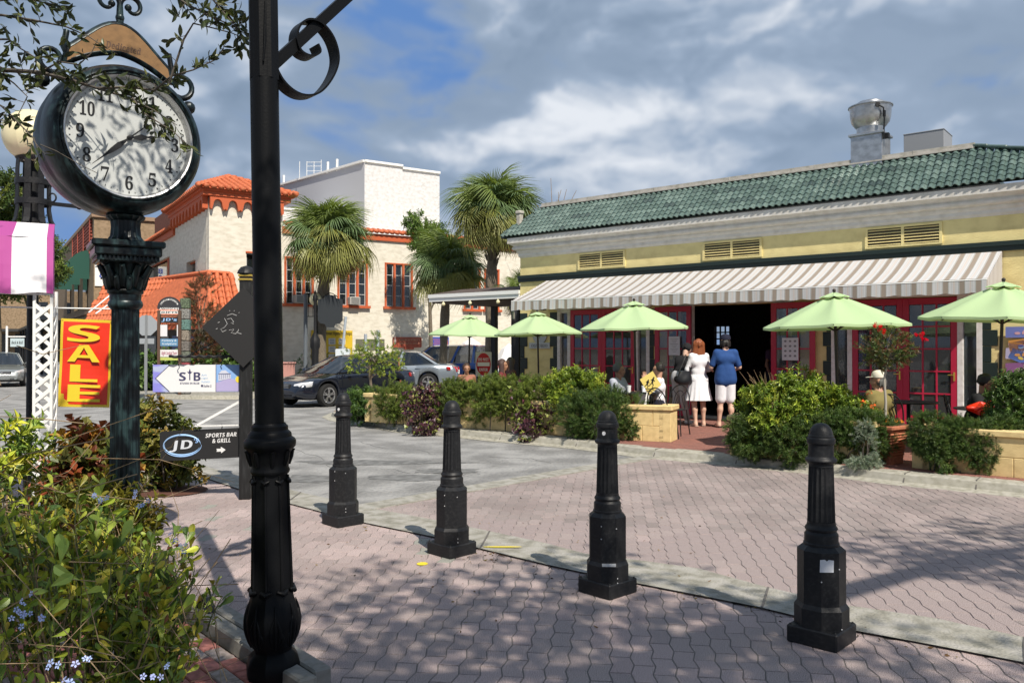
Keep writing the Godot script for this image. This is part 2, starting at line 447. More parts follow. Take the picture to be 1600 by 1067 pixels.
# ---------- sky, camera, light ----------
func make_sky() -> Sky:
	var w := 2048; var h := 1024
	var img := Image.create_empty(w, h, false, Image.FORMAT_RGBF)
	var n1 := noise(1.35, 7, 104); var n3 := noise(0.9, 3, 12); var n4 := noise(2.4, 4, 31)
	n1.fractal_gain = 0.56
	var dark := Color(0.125, 0.19, 0.285); var mid := Color(0.30, 0.38, 0.50); var lit := Color(0.70, 0.735, 0.79); var blue := Color(0.105, 0.225, 0.50)
	img.fill(Color(0.24, 0.23, 0.21))
	for y in range(0, h / 2 + 12):
		var el := PI / 2 - PI * (y + 0.5) / h
		var sy := sin(el); var cy := cos(el)
		for x in w:
			var az := TAU * ((x + 0.5) / w - 0.5)
			var dx := sin(az) * cy; var dz := -cos(az) * cy
			# heaped clouds under a thin grey veil: lit where they rise, shaded beneath
			var q := Vector3(dx * 1.7, sy * 3.4, dz * 1.7)
			var wob := n4.get_noise_3dv(q) * 0.10
			q += Vector3(wob, wob * 0.7, 0)
			var a := n1.get_noise_3dv(q); var up := n1.get_noise_3dv(q + Vector3(0.03, 0.13, 0))
			var wv := n3.get_noise_3dv(q)
			var bank := 0.20 * exp(-pow((az + 0.10) / 0.30, 2) - pow((el - 0.26) / 0.13, 2)) - 0.30 * smoothstep(0.12, 0.45, az) * smoothstep(1.0, 0.5, az) - 0.24 * smoothstep(-0.28, -0.5, az) * smoothstep(-1.0, -0.6, az)
			var body := smoothstep(-0.22, 0.20, a)
			var br := 0.42 + bank + (a - up) * (1.15 - 0.6 * smoothstep(0.12, 0.4, az) * smoothstep(1.0, 0.5, az)) * body + a * 0.30 + wv * 0.10
			var cov := clampf(smoothstep(-0.58, -0.22, a + wv * 0.3 + n4.get_noise_3dv(q * 2.0) * 0.25) + 0.0, 0.0, 1.0)
			br = clampf(br + (1 - cov) * 0.15, 0.0, 1.0)
			var cl := dark.lerp(mid, br / 0.5) if br < 0.5 else mid.lerp(lit, (br - 0.5) / 0.5)
			var s := blue.lerp(Color(0.24, 0.36, 0.58), pow(1 - clampf(sy, 0, 1), 5.0) * 0.6)
			img.set_pixel(x, y, s.lerp(cl, cov))
	var pm := PanoramaSkyMaterial.new()
	pm.panorama = ImageTexture.create_from_image(img)
	var sk := Sky.new(); sk.sky_material = pm
	return sk

func setup() -> void:
	var cam := Camera3D.new(); cam.name = "camera"
	cam.position = Vector3(0, EYE, 0)
	cam.fov = rad_to_deg(2 * atan(533.5 / FOC)); cam.near = 0.05; cam.far = 3000
	cam.rotation.x = atan(9.5 / FOC)
	add_child(cam); cam.current = true
	var we := WorldEnvironment.new(); we.name = "world_environment"
	var e := Environment.new()
	e.background_mode = Environment.BG_SKY; e.sky = make_sky()
	e.tonemap_mode = Environment.TONE_MAPPER_LINEAR; e.tonemap_exposure = 1.14
	e.sdfgi_enabled = true; e.ssao_enabled = true; e.ssil_enabled = true
	we.environment = e; add_child(we)
	var sun := DirectionalLight3D.new(); sun.name = "sun"
	sun.light_energy = 1.6; sun.light_color = Color(1.0, 0.965, 0.91); sun.light_angular_distance = 0.5; sun.shadow_enabled = true
	var d = Vector3(-0.466, -1.24, -1.0).normalized()
	sun.basis = Basis.looking_at(d, Vector3.UP)
	add_child(sun)

# ---------- ground ----------
var KERB := []
func zig(v: float, amp := 0.0095) -> float:
	var p = fposmod(v / 0.225, 1.0)
	return amp * (4 * absf(p - 0.5) - 1)
func paver_mesh(off: float) -> ArrayMesh:
	# zigzag sided paver 112 x 225 mm with a small chamfer; joints come from its being smaller than its place
	var b = mb()
	var hw = 0.0548; var hl = 0.1098
	var ring = []
	for k in 3: ring.append([-1, -hl + hl * k])
	for k in 3: ring.append([1, hl - hl * k])
	var top = []; var low = []
	for r in ring:
		var vv = r[1]
		var x = r[0] * hw + zig(vv + off)
		top.append(Vector3(x - r[0] * 0.003, 0, -vv + 0.003 * signf(vv)))
		low.append(Vector3(x, -0.006, -vv))
	for k in 6:
		var k1 = (k + 1) % 6
		b.quad(low[k1], low[k], top[k], top[k1])
		b.quad(low[k1] + Vector3(0, -0.03, 0), low[k] + Vector3(0, -0.03, 0), low[k], low[k1])
	b.quad(top[0], top[5], top[4], top[1]); b.quad(top[1], top[4], top[3], top[2])
	return b.mesh()

func poly_strip(b: MB, near: Array, far: Array, hn: float, hf: float, rise := 0.0) -> void:
	for i in range(near.size() - 1):
		var a = near[i]; var c = near[i + 1]; var d = far[i + 1]; var e = far[i]
		var prev = [a + Vector3(0, hn, 0), c + Vector3(0, hn, 0)]
		for k in range(1, 5):
			var t = k / 4.0
			var h = lerpf(hn, hf, t) - rise * sin(PI * t)
			var nx = [a.lerp(e, t) + Vector3(0, h, 0), c.lerp(d, t) + Vector3(0, h, 0)]
			b.quad(prev[0], prev[1], nx[1], nx[0])
			prev = nx

func make_ground() -> void:
	var b = mb()
	var H = 700.0
	b.quad(Vector3(-H, -0.006, 40), Vector3(H, -0.006, 40), Vector3(H, -0.006, -H), Vector3(-H, -0.006, -H))
	struct("road", b, M.asphalt)
	# the concrete gutter strip between footway and carriageway
	var near_px = [[250, 716], [310, 744], [380, 768], [447, 787], [520, 806], [572, 819], [675, 840], [750, 859], [853, 884], [903, 895], [997, 914], [1064, 927], [1190, 952], [1341, 989], [1444, 1008], [1600, 1038], [1900, 1105], [2400, 1220]]
	var far_px = [[262, 706], [330, 732], [400, 752], [470, 770], [530, 784], [575, 794], [690, 815], [765, 831], [850, 849], [915, 866], [1010, 878], [1090, 889], [1200, 919], [1324, 947], [1460, 967], [1600, 997], [1900, 1055], [2400, 1160]]
	var nr = near_px.map(func(p): return gnd(p[0], p[1])); var fr = far_px.map(func(p): return gnd(p[0], p[1]))
	b = mb(); poly_strip(b, nr, fr, 0.016, 0.010, 0.006)
	var strip = struct("gutter", b, M.concrete)
	# dark joints across it
	b = mb()
	for i in [3, 7, 12, 15]:
		b.bar([nr[i] + Vector3(0, 0.013, 0), nr[i].lerp(fr[i], 0.5) + Vector3(0, 0.009, 0), fr[i] + Vector3(0, 0.009, 0)], Vector3(1, 0, 0.3).normalized(), 0.014, 0.01)
	part("joint", b, M.joint, strip)
	# paved areas: polygons in plan (x, depth)
	var walk := PackedVector2Array()
	for i in nr.size():
		var q = nr[i].lerp(fr[i], 0.2); walk.append(Vector2(q.x, -q.z))
	walk.append_array(PackedVector2Array([Vector2(6, 1.2), Vector2(-2.0, 1.2), Vector2(-6, 8), Vector2(-7.2, 12.4)]))
	var lane := PackedVector2Array()
	for i in range(4, fr.size()):
		var q = fr[i].lerp(nr[i], 0.2); lane.append(Vector2(q.x, -q.z))
	var edge0 = gnd(548, 797); var edge1 = gnd(1022, 713)
	var kk = []
	for k in KERB:
		if k.x > edge1.x - 0.05: kk.append(Vector2(k.x, -k.z + 0.05))
	kk.reverse()
	lane.append_array(PackedVector2Array(kk))
	lane.append(Vector2(edge1.x, -edge1.z)); lane.append(Vector2(edge0.x, -edge0.z))
	# sand bed under the pavers
	b = mb()
	for pg in [walk, lane]:
		var t = Geometry2D.triangulate_polygon(pg)
		for i in range(0, t.size(), 3):
			var p = []
			for k in 3: p.append(Vector3(pg[t[i + k]].x, -0.0025, -pg[t[i + k]].y))
			b.tri(p[0], p[1], p[2])
	struct("paver_bed", b, M.joint)
	var pm = [paver_mesh(0.0), paver_mesh(0.1125)]
	var root := Node3D.new(); root.name = "footway_paving"; root.set_meta("kind", "structure"); add_child(root)
	var lroot := Node3D.new(); lroot.name = "carriageway_paving"; lroot.set_meta("kind", "structure"); add_child(lroot)
	var dir = Basis(Vector3.UP, -0.12)
	var nv := noise(0.35, 3, 77)
	for job in [[walk, root, 0], [lane, lroot, 1]]:
		var pg: PackedVector2Array = job[0]
		var bb = Rect2(pg[0], Vector2.ZERO)
		for q in pg: bb = bb.expand(q)
		var all = []
		var i0 = int(bb.position.x / 0.1125) - 12; var i1 = int(bb.end.x / 0.1125) + 12
		var j0 = int(bb.position.y / 0.225) - 4; var j1 = int(bb.end.y / 0.225) + 4
		for i in range(i0, i1):
			for j in range(j0, j1):
				var par = posmod(i, 2)
				var lp = dir * Vector3((i + 0.5) * 0.1125, 0, -(j + 0.5 + par * 0.5) * 0.225)
				var q = Vector2(lp.x, -lp.z)
				if q.y < 3.2 or absf(q.x) > q.y * 1.0 + 1.5: continue
				if not Geometry2D.is_point_in_polygon(q, pg): continue
				var wear = nv.get_noise_2d(q.x * 3, q.y * 3)
				var tone = rng.randf()
				var cl = Color(0.50, 0.41, 0.388).lerp(Color(0.58, 0.46, 0.438), tone) * (1.0 + wear * 0.30)
				if job[2] == 1: cl = Color(0.40, 0.338, 0.318).lerp(Color(0.47, 0.382, 0.36), tone) * (1.0 + wear * 0.34)
				elif rng.randf() < 0.03: cl = Color(0.42, 0.42, 0.37)
				# a handful of repaired, greenish-grey pavers by the middle of the footway
				if job[2] == 0 and absf(q.x + 0.43) < 0.33 and absf(q.y - 4.55) < 0.25 and rng.randf() < 0.62: cl = Color(0.42, 0.43, 0.36)
				var tf = Transform3D(dir * Basis.from_euler(Vector3(rng.randfn(0, 0.006), 0, rng.randfn(0, 0.008))), lp + Vector3(0, rng.randf_range(-0.0015, 0.0015) + (0.001 if job[2] == 0 else 0.0), 0))
				all.append([q.y + 0.25 * absf(q.x), par, tf, cl])
		all.sort_custom(func(x, y): return x[0] < y[0])
		var near = 0
		var xs = [[], []]; var cs = [[], []]
		for p in all:
			var vis = p[2].origin.z < -4.05 and absf(p[2].origin.x) < 0.63 * -p[2].origin.z
			if vis and near < 300:
				var best = 0; var bd = 9.0
				for t in M.paver.size():
					var c2 = M.paver[t].albedo_color.srgb_to_linear()
					var dd = absf(c2.r - p[3].r) + absf(c2.g - p[3].g) + absf(c2.b - p[3].b)
					if dd < bd: bd = dd; best = t
				meshnode("paver", pm[p[1]], M.paver[best], job[1], p[2]); near += 1
			else:
				xs[p[1]].append(p[2]); cs[p[1]].append(p[3])
		for k in 2: copies("far_pavers", pm[k], M.paver_vc, job[1], xs[k], cs[k])
	# flush concrete band where the paving meets the asphalt
	b = mb()
	var dv = (edge1 - edge0).normalized()
	var sd = Vector3(-dv.z, 0, dv.x) * 0.13
	b.box(edge0.lerp(edge1, 0.5) + Vector3(0, -0.02, 0), Vector3(0.3, 0.064, edge0.distance_to(edge1) + 0.3), Basis.looking_at(dv, Vector3.UP))
	struct("edging", b, M.concrete)
	# old stains and a patch on the asphalt
	b = mb()
	for s in [[640, 745, 0.75, 0.3], [480, 748, 0.5, 0.35], [590, 722, 1.4, 0.25], [700, 735, 0.5, 0.22]]:
		var o = gnd(s[0], s[1])
		var pg := PackedVector2Array()
		for k in 18:
			var a = TAU * k / 18
			pg.append(Vector2(cos(a) * s[2], sin(a) * s[3]) * rng.randf_range(0.65, 1.15))
		for k in 18:
			var p0 = pg[k]; var p1 = pg[(k + 1) % 18]
			b.tri(o + Vector3(0, -0.002, 0), o + Vector3(p0.x, -0.002, p0.y), o + Vector3(p1.x, -0.002, p1.y))
	struct("road_stains", b, M.stain)
	# hairline cracks and a drain cover
	b = mb()
	for q in [[[560, 690], [600, 700], [650, 702], [690, 711]], [[450, 700], [500, 712], [520, 735], [560, 752]], [[300, 652], [360, 660], [430, 668]], [[760, 712], [820, 716], [870, 724]], [[600, 730], [640, 738], [700, 742], [760, 738]]]:
		var pts = []
		for i in q.size() - 1:
			for k in 5: pts.append(gnd(lerpf(q[i][0], q[i + 1][0], k / 5.0), lerpf(q[i][1], q[i + 1][1], k / 5.0)) + Vector3(rng.randfn() * 0.02, -0.004, rng.randfn() * 0.06))
		b.bar(pts, Vector3.UP, 0.003, 0.007)
	struct("road_cracks", b, M.stain)
	var dc = thing("drain_cover", "round iron drain cover in the road beyond the arrow sign", "drain cover", gnd(252, 632) + Vector3(0, -0.006, 0))
	b = mb(); b.lathe([[0.38, 0.0], [0.38, 0.008], [0.0, 0.009]], 24); part("lid", b, M.iron_b, dc)
	# yellow survey paint
	b = mb()
	for s in [[[660, 881], 0.045, 0.05, 0.0, 0.0055], [[785, 857], 0.17, 0.02, 0.15, 0.0185]]:
		var o = gnd(s[0][0], s[0][1])
		for k in 10:
			var a0 = TAU * k / 10; var a1 = TAU * (k + 1) / 10
			b.tri(o + Vector3(0, s[4], 0), o + Vector3(cos(a0) * s[1], s[4], -sin(a0) * s[2]), o + Vector3(cos(a1) * s[1], s[4], -sin(a1) * s[2]))
	struct("paint_marks", b, solid(L(0.75, 0.6, 0.03)))

func sweep(b: MB, pts: Array, prof: Array) -> void:    # prof: [outward offset, height]; outward = to the right of travel
	var n = pts.size()
	var rows = []
	for i in n:
		var t = (pts[min(i + 1, n - 1)] - pts[max(i - 1, 0)]); t.y = 0; t = t.normalized()
		var o = Vector3(-t.z, 0, t.x)
		var r = []
		for p in prof: r.append(pts[i] + o * p[0] + Vector3(0, p[1], 0))
		rows.append(r)
	for k in range(prof.size() - 1):
		var st = b.v.size()
		for i in n:
			b.vert(rows[i][k]); b.vert(rows[i][k + 1])
		for i in range(n - 1):
			var q = st + i * 2
			b.face(q, q + 2, q + 3); b.face(q, q + 3, q + 1)

func make_kerbs() -> void:
	var b = mb()
	# far side: rolled kerb with the café terrace behind it
	sweep(b, KERB, [[0.22, 0.0], [0.02, 0.006], [0.0, 0.02], [-0.03, 0.10], [-0.07, 0.118], [-0.34, 0.122], [-0.34, 0.0]])
	var kb = struct("kerb", b, M.kerb)
	b = mb()
	for i in range(2, KERB.size() - 1, 2):
		var t = (KERB[i + 1] - KERB[i - 1]).normalized()
		var o = Vector3(-t.z, 0, t.x)
		b.bar([KERB[i] + o * 0.01 + Vector3(0, 0.012, 0), KERB[i] - o * 0.05 + Vector3(0, 0.119, 0), KERB[i] - o * 0.33 + Vector3(0, 0.123, 0)], t, 0.014, 0.006)
	part("joint", b, M.joint, kb)
	# terrace sheet
	var pg := PackedVector2Array()
	for k in KERB:
		pg.append(Vector2(k.x, -k.z + 0.3))
	pg.append_array(PackedVector2Array([Vector2(16, 8.6), Vector2(16, 26), Vector2(0.5, 26), Vector2(-1.5, 23.0), Vector2(-3.6, 20.4)]))
	b = mb()
	var t = Geometry2D.triangulate_polygon(pg)
	for i in range(0, t.size(), 3):
		var p = []
		for k in 3: p.append(Vector3(pg[t[i + k]].x, 0.112, -pg[t[i + k]].y))
		b.tri(p[0], p[1], p[2])
	struct("terrace", b, mat(L(0.22, 0.11, 0.085), 0.9))
	# red bricks of the terrace where it shows
	var br = mb(); br.cbox(Vector3(0, -0.015, 0), Vector3(0.196, 0.03, 0.096), 0.004)
	var bm = br.mesh()
	var xs = []; var cs = []
	var dir = Basis(Vector3.UP, -0.69)
	for i in range(-30, 30):
		for j in range(-50, 50):
			var lp = Vector3(2.9, 0, -14.0) + dir * Vector3((i + (0.5 if posmod(j, 2) else 0.0)) * 0.2, 0, j * 0.1)
			var q = Vector2(lp.x, -lp.z)
			if not Geometry2D.is_point_in_polygon(q, pg): continue
			if q.x < 1.6 or q.y > 19.5: continue
			xs.append(Transform3D(dir, lp + Vector3(0, 0.1255 + rng.randf_range(-0.001, 0.001), 0)))
			cs.append(Color(0.40, 0.165, 0.125).lerp(Color(0.33, 0.15, 0.12), rng.randf()))
	var root := Node3D.new(); root.name = "terrace_paving"; root.set_meta("kind", "structure"); add_child(root)
	copies("bricks", bm, M.redbrick, root, xs, cs)
	# far verge with its kerb, left
	var fk = []
	for u in [70, 40, 20, 9, 4]: fk.append(Vector3(-13.0 - 0.547 * u, 0, -27.9 - 0.837 * u))
	fk.append_array([Vector3(-13.6, 0, -28.6), Vector3(-13.1, 0, -27.7), gnd(222, 621), gnd(300, 624), gnd(380, 624), gnd(420, 619), gnd(440, 612), gnd(460, 604)])
	b = mb()
	sweep(b, fk, [[0.15, 0.0], [0.0, 0.01], [-0.03, 0.12], [-0.3, 0.125], [-0.3, 0.0]])
	struct("kerb", b, M.kerb)
	b = mb()
	var pg2 := PackedVector2Array()
	for k in fk: pg2.append(Vector2(k.x, -k.z + 0.2))
	pg2.append_array(PackedVector2Array([Vector2(-7.5, 36.0), Vector2(-4.0, 38.4), Vector2(8, 46), Vector2(20, 90), Vector2(-40, 90)]))
	t = Geometry2D.triangulate_polygon(pg2)
	for i in range(0, t.size(), 3):
		var p = []
		for k in 3: p.append(Vector3(pg2[t[i + k]].x, 0.11, -pg2[t[i + k]].y))
		b.tri(p[0], p[1], p[2])
	if t.size(): struct("pavement", b, M.concrete)

# ---------- street furniture ----------
func make_bollard() -> Node3D:
	var t = thing("bollard", "", "bollard", Vector3.ZERO, 0, "black bollards along the edge of the footway")
	var b = mb(); b.cbox(Vector3(0, 0.05, 0), Vector3(0.29, 0.1, 0.29), 0.008)
	part("base_plate", b, M.iron_b, t)
	b = mb()
	var k8 = 1.0 / cos(PI / 8)
	b.lathe([[0.138 * k8, 0.1], [0.138 * k8, 0.205], [0.122 * k8, 0.228], [0.122 * k8, 0.528], [0.092 * k8, 0.555], [0.0, 0.555]], 8, Transform3D(), [], true, PI / 8)
	part("pedestal", b, M.iron_b, t)
	b = mb()
	b.lathe([[0.098, 0.553], [0.099, 0.56], [0.098, 0.566], [0.093, 0.57], [0.093, 0.615], [0.089, 0.62], [0.082, 0.632], [0.086, 0.637], [0.09, 0.647], [0.086, 0.657], [0.08, 0.663], [0.079, 0.672]], 32)
	part("collar", b, M.iron_b, t)
	b = mb()
	b.lathe([[0.077, 0.668], [0.077, 0.688]], 40)
	b.lathe([[0.077, 0.688], [0.076, 0.70], [0.068, 0.995], [0.067, 1.005]], 80, Transform3D(), [16, 0.009])
	b.lathe([[0.068, 1.0], [0.067, 1.02]], 40)
	part("fluted_shaft", b, M.iron_b, t)
	b = mb()
	b.lathe([[0.066, 1.015], [0.08, 1.022], [0.088, 1.034], [0.086, 1.044], [0.076, 1.052], [0.07, 1.062], [0.07, 1.125], [0.0765, 1.13], [0.0785, 1.136], [0.0785, 1.156], [0.075, 1.163], [0.071, 1.166], [0.071, 1.176], [0.066, 1.18], [0.064, 1.195], [0.056, 1.216], [0.043, 1.233], [0.026, 1.244], [0.0001, 1.248]], 36)
	part("domed_cap", b, M.iron_b, t)
	b = mb()
	for sx in [-1, 1]:
		for sz in [-1, 1]: b.ball(Vector3(sx * 0.128, 0.1, sz * 0.128), 0.008, 8)
	part("anchor_bolts", b, M.iron_b, t)
	return t

func make_bollards() -> void:
	var p = make_bollard()
	var ph = deg_to_rad(44)
	var spots = [[gnd(536, 818), "farthest bollard, next to the hanging sports bar sign"], [gnd(706, 864), "bollard with a yellow paint mark at its foot"], [gnd(949, 924), "bollard with round cap badge and silver pedestal strip"], [gnd(1283, 1000), "nearest bollard, torn white sticker on its octagonal pedestal"]]
	var all = []
	for i in 4:
		var o = p if i == 0 else dup(p, Vector3.ZERO, 0, "")
		o.position = spots[i][0]; o.rotation.y = ph + [0.0, 0.03, -0.02, 0.05][i]
		o.set_meta("label", "black fluted iron " + spots[i][1]); all.append(o)
	# sticker, strip and badge
	var b = mb()
	var pg := PackedVector2Array([Vector2(-0.04, -0.035), Vector2(0.038, -0.036), Vector2(0.04, 0.03), Vector2(0.012, 0.034), Vector2(0.0, 0.026), Vector2(-0.012, 0.036), Vector2(-0.038, 0.034)])
	var s = part("sticker", b.extrude(pg, 0.0015), solid(L(0.62, 0.64, 0.68)), all[3])
	s.transform = Transform3D(Basis(Vector3.UP, -PI / 4), Vector3.ZERO) * Transform3D(Basis(), Vector3(-0.02, 0.46, 0.1225))
	b = mb(); b.box(Vector3.ZERO, Vector3(0.092, 0.021, 0.0015))
	s = part("silver_strip", b, solid(L(0.36, 0.37, 0.38)), all[2])
	s.transform = Transform3D(Basis(Vector3.UP, -PI / 4), Vector3.ZERO) * Transform3D(Basis(Vector3.RIGHT, -0.6), Vector3(0.0, 0.2175, 0.1305))
	for i in [0, 2]:
		b = mb(); ellipse(b, 0.012, 0.014, 0.003, Transform3D()); 
		s = part("round_badge", b, solid(L(0.7, 0.7, 0.72)), all[i])
		s.transform = Transform3D(Basis(Vector3.UP, -PI / 4 - 0.42), Vector3.ZERO) * Transform3D(Basis(), Vector3(0, 1.095, 0.0692))
	# paint chips
	for i in 4:
		b = mb()
		for k in 5: b.ball(Basis(Vector3.UP, -PI / 4 + 0.39 * [1, -1, 1, -1, 1][k]) * Vector3(0, [0.5, 0.515, 0.17, 0.43, 0.14][k] - 0.02 * i, 0.1335 if k in [0, 1, 3] else 0.15), 0.004, 6)
		part("paint_chips", b, solid(L(0.7, 0.7, 0.7)), all[i])

func make_lamp_post() -> void:
	var o = gnd(428, 1064)
	var t = thing("lamp_post", "tall black cast iron lamp post with leafy urn base and scroll bracket, nearest the camera", "lamp post", o, 0.3)
	var b = mb()
	b.lathe([[0.0, 0.0], [0.118, 0.0], [0.128, 0.02], [0.134, 0.06], [0.134, 0.10], [0.124, 0.135], [0.105, 0.155], [0.094, 0.165]], 48, Transform3D(), [8, 0.006])
	part("base_ring", b, M.iron, t)
	b = mb()
	b.lathe([[0.094, 0.16], [0.096, 0.18], [0.112, 0.20], [0.128, 0.235], [0.137, 0.29], [0.135, 0.34], [0.122, 0.395], [0.108, 0.435], [0.105, 0.46]], 64, Transform3D(), [8, 0.007])
	var urn = part("urn", b, M.iron, t)
	for k in 8:      # acanthus leaves round the urn
		var a = TAU * (k + 0.5) / 8
		b = mb()
		var R = Basis(Vector3.UP, a)
		for w in 3:
			var pts = []
			for j in 9:
				var u = j / 8.0
				var y = lerpf(0.19, 0.41 - 0.05 * w, u)
				var rr = 0.127 * (1 - 0.25 * pow(absf(y - 0.31) / 0.13, 2)) + 0.006
				for sgn in [1]: pts.append([y, rr, sin(PI * u) * (0.012 + 0.012 * w)])
			for sgn in ([1] if w == 0 else [-1, 1]):
				var pp = []
				for q in pts: pp.append(R * Vector3(sgn * q[2] * (0 if w == 0 else 1), q[0], q[1] - 0.004 * w))
				b.tube(pp, range(9).map(func(j): return 0.003 + 0.006 * sin(PI * j / 8.0)), 6)
		part("leaf_relief", b, M.iron, urn)
	b = mb()
	b.lathe([[0.104, 0.455], [0.100, 0.475], [0.098, 0.50], [0.088, 1.02], [0.087, 1.05]], 64, Transform3D(), [8, 0.012])
	for k in 8:     # raised ribs and the ears at their feet
		var R = Basis(Vector3.UP, TAU * k / 8)
		b.tube([R * Vector3(0, 0.47, 0.100), R * Vector3(0, 0.75, 0.0945), R * Vector3(0, 1.04, 0.0885)], [0.008, 0.0065, 0.006], 8)
		b.tube([R * Vector3(-0.028, 0.475, 0.101), R * Vector3(0, 0.462, 0.112), R * Vector3(0.028, 0.475, 0.101)], [0.009, 0.014, 0.009], 8)
		b.tube([R * Vector3(-0.02, 1.02, 0.088), R * Vector3(0, 1.008, 0.095), R * Vector3(0.02, 1.02, 0.088)], [0.006, 0.012, 0.006], 8)
	part("shaft", b, M.iron, t)
	b = mb()
	b.lathe([[0.088, 1.045], [0.095, 1.055], [0.096, 1.066], [0.09, 1.08], [0.092, 1.10], [0.097, 1.125], [0.10, 1.15], [0.114, 1.17], [0.126, 1.182], [0.128, 1.195], [0.128, 1.212], [0.121, 1.222], [0.108, 1.232], [0.106, 1.25], [0.098, 1.258], [0.09, 1.266], [0.09, 1.285], [0.083, 1.292], [0.078, 1.30]], 48)
	for k in 8:
		var R = Basis(Vector3.UP, TAU * (k + 0.5) / 8)
		b.tube([R * Vector3(0, 1.09, 0.09), R * Vector3(0, 1.13, 0.102), R * Vector3(0, 1.165, 0.112), R * Vector3(0, 1.16, 0.122)], [0.01, 0.013, 0.01, 0.005], 8)
	part("capital", b, M.iron, t)
	b = mb(); b.lathe([[0.071, 1.295], [0.069, 4.3], [0.0, 4.3]], 40)
	part("pole", b, M.iron, t)
	# sleeve plates and the sign bracket
	b = mb()
	b.lathe([[0.0745, 3.03], [0.0745, 4.1]], 8, Transform3D(), [], true)
	b.tube([Vector3(0.02, 3.1, 0.078), Vector3(0.03, 3.2, 0.080), Vector3(0.035, 3.42, 0.079)], [0.004, 0.007, 0.003], 6)
	part("sleeve", b, M.iron, t)
	t.rotation = Vector3(0, 0, deg_to_rad(1.0))
	b = mb()
	var br = Basis(Vector3.UP, deg_to_rad(42))
	b.bar([br * Vector3(0.03, 3.10, 0), br * Vector3(0.52, 3.62, 0)], br * Vector3(0, 0, 1), 0.06, 0.055)
	part("bracket_arm", b, M.iron, t)
	b = mb()
	var cp = Curve3D.new()
	var k2 = o.z * -1.0 / FOC
	var pp = []
	for q in [[424, 84], [440, 122], [462, 138], [486, 130], [505, 100], [514, 66], [508, 34], [492, 14], [474, 14], [462, 30], [459, 50], [464, 68], [478, 72], [489, 62], [486, 50]]:
		pp.append(br * Vector3((q[0] - 421) * k2 / cos(deg_to_rad(42)), EYE - (q[1] - 543.0) * k2, 0))
	for i in pp.size():
		var tn = (pp[min(i + 1, pp.size() - 1)] - pp[max(i - 1, 0)]) / 6.0
		cp.add_point(pp[i], -tn, tn)
	cp.bake_interval = 0.012
	b.bar(Array(cp.get_baked_points()), br * Vector3(0, 0, 1), 0.095, 0.010)
	part("scroll", b, M.iron, t)

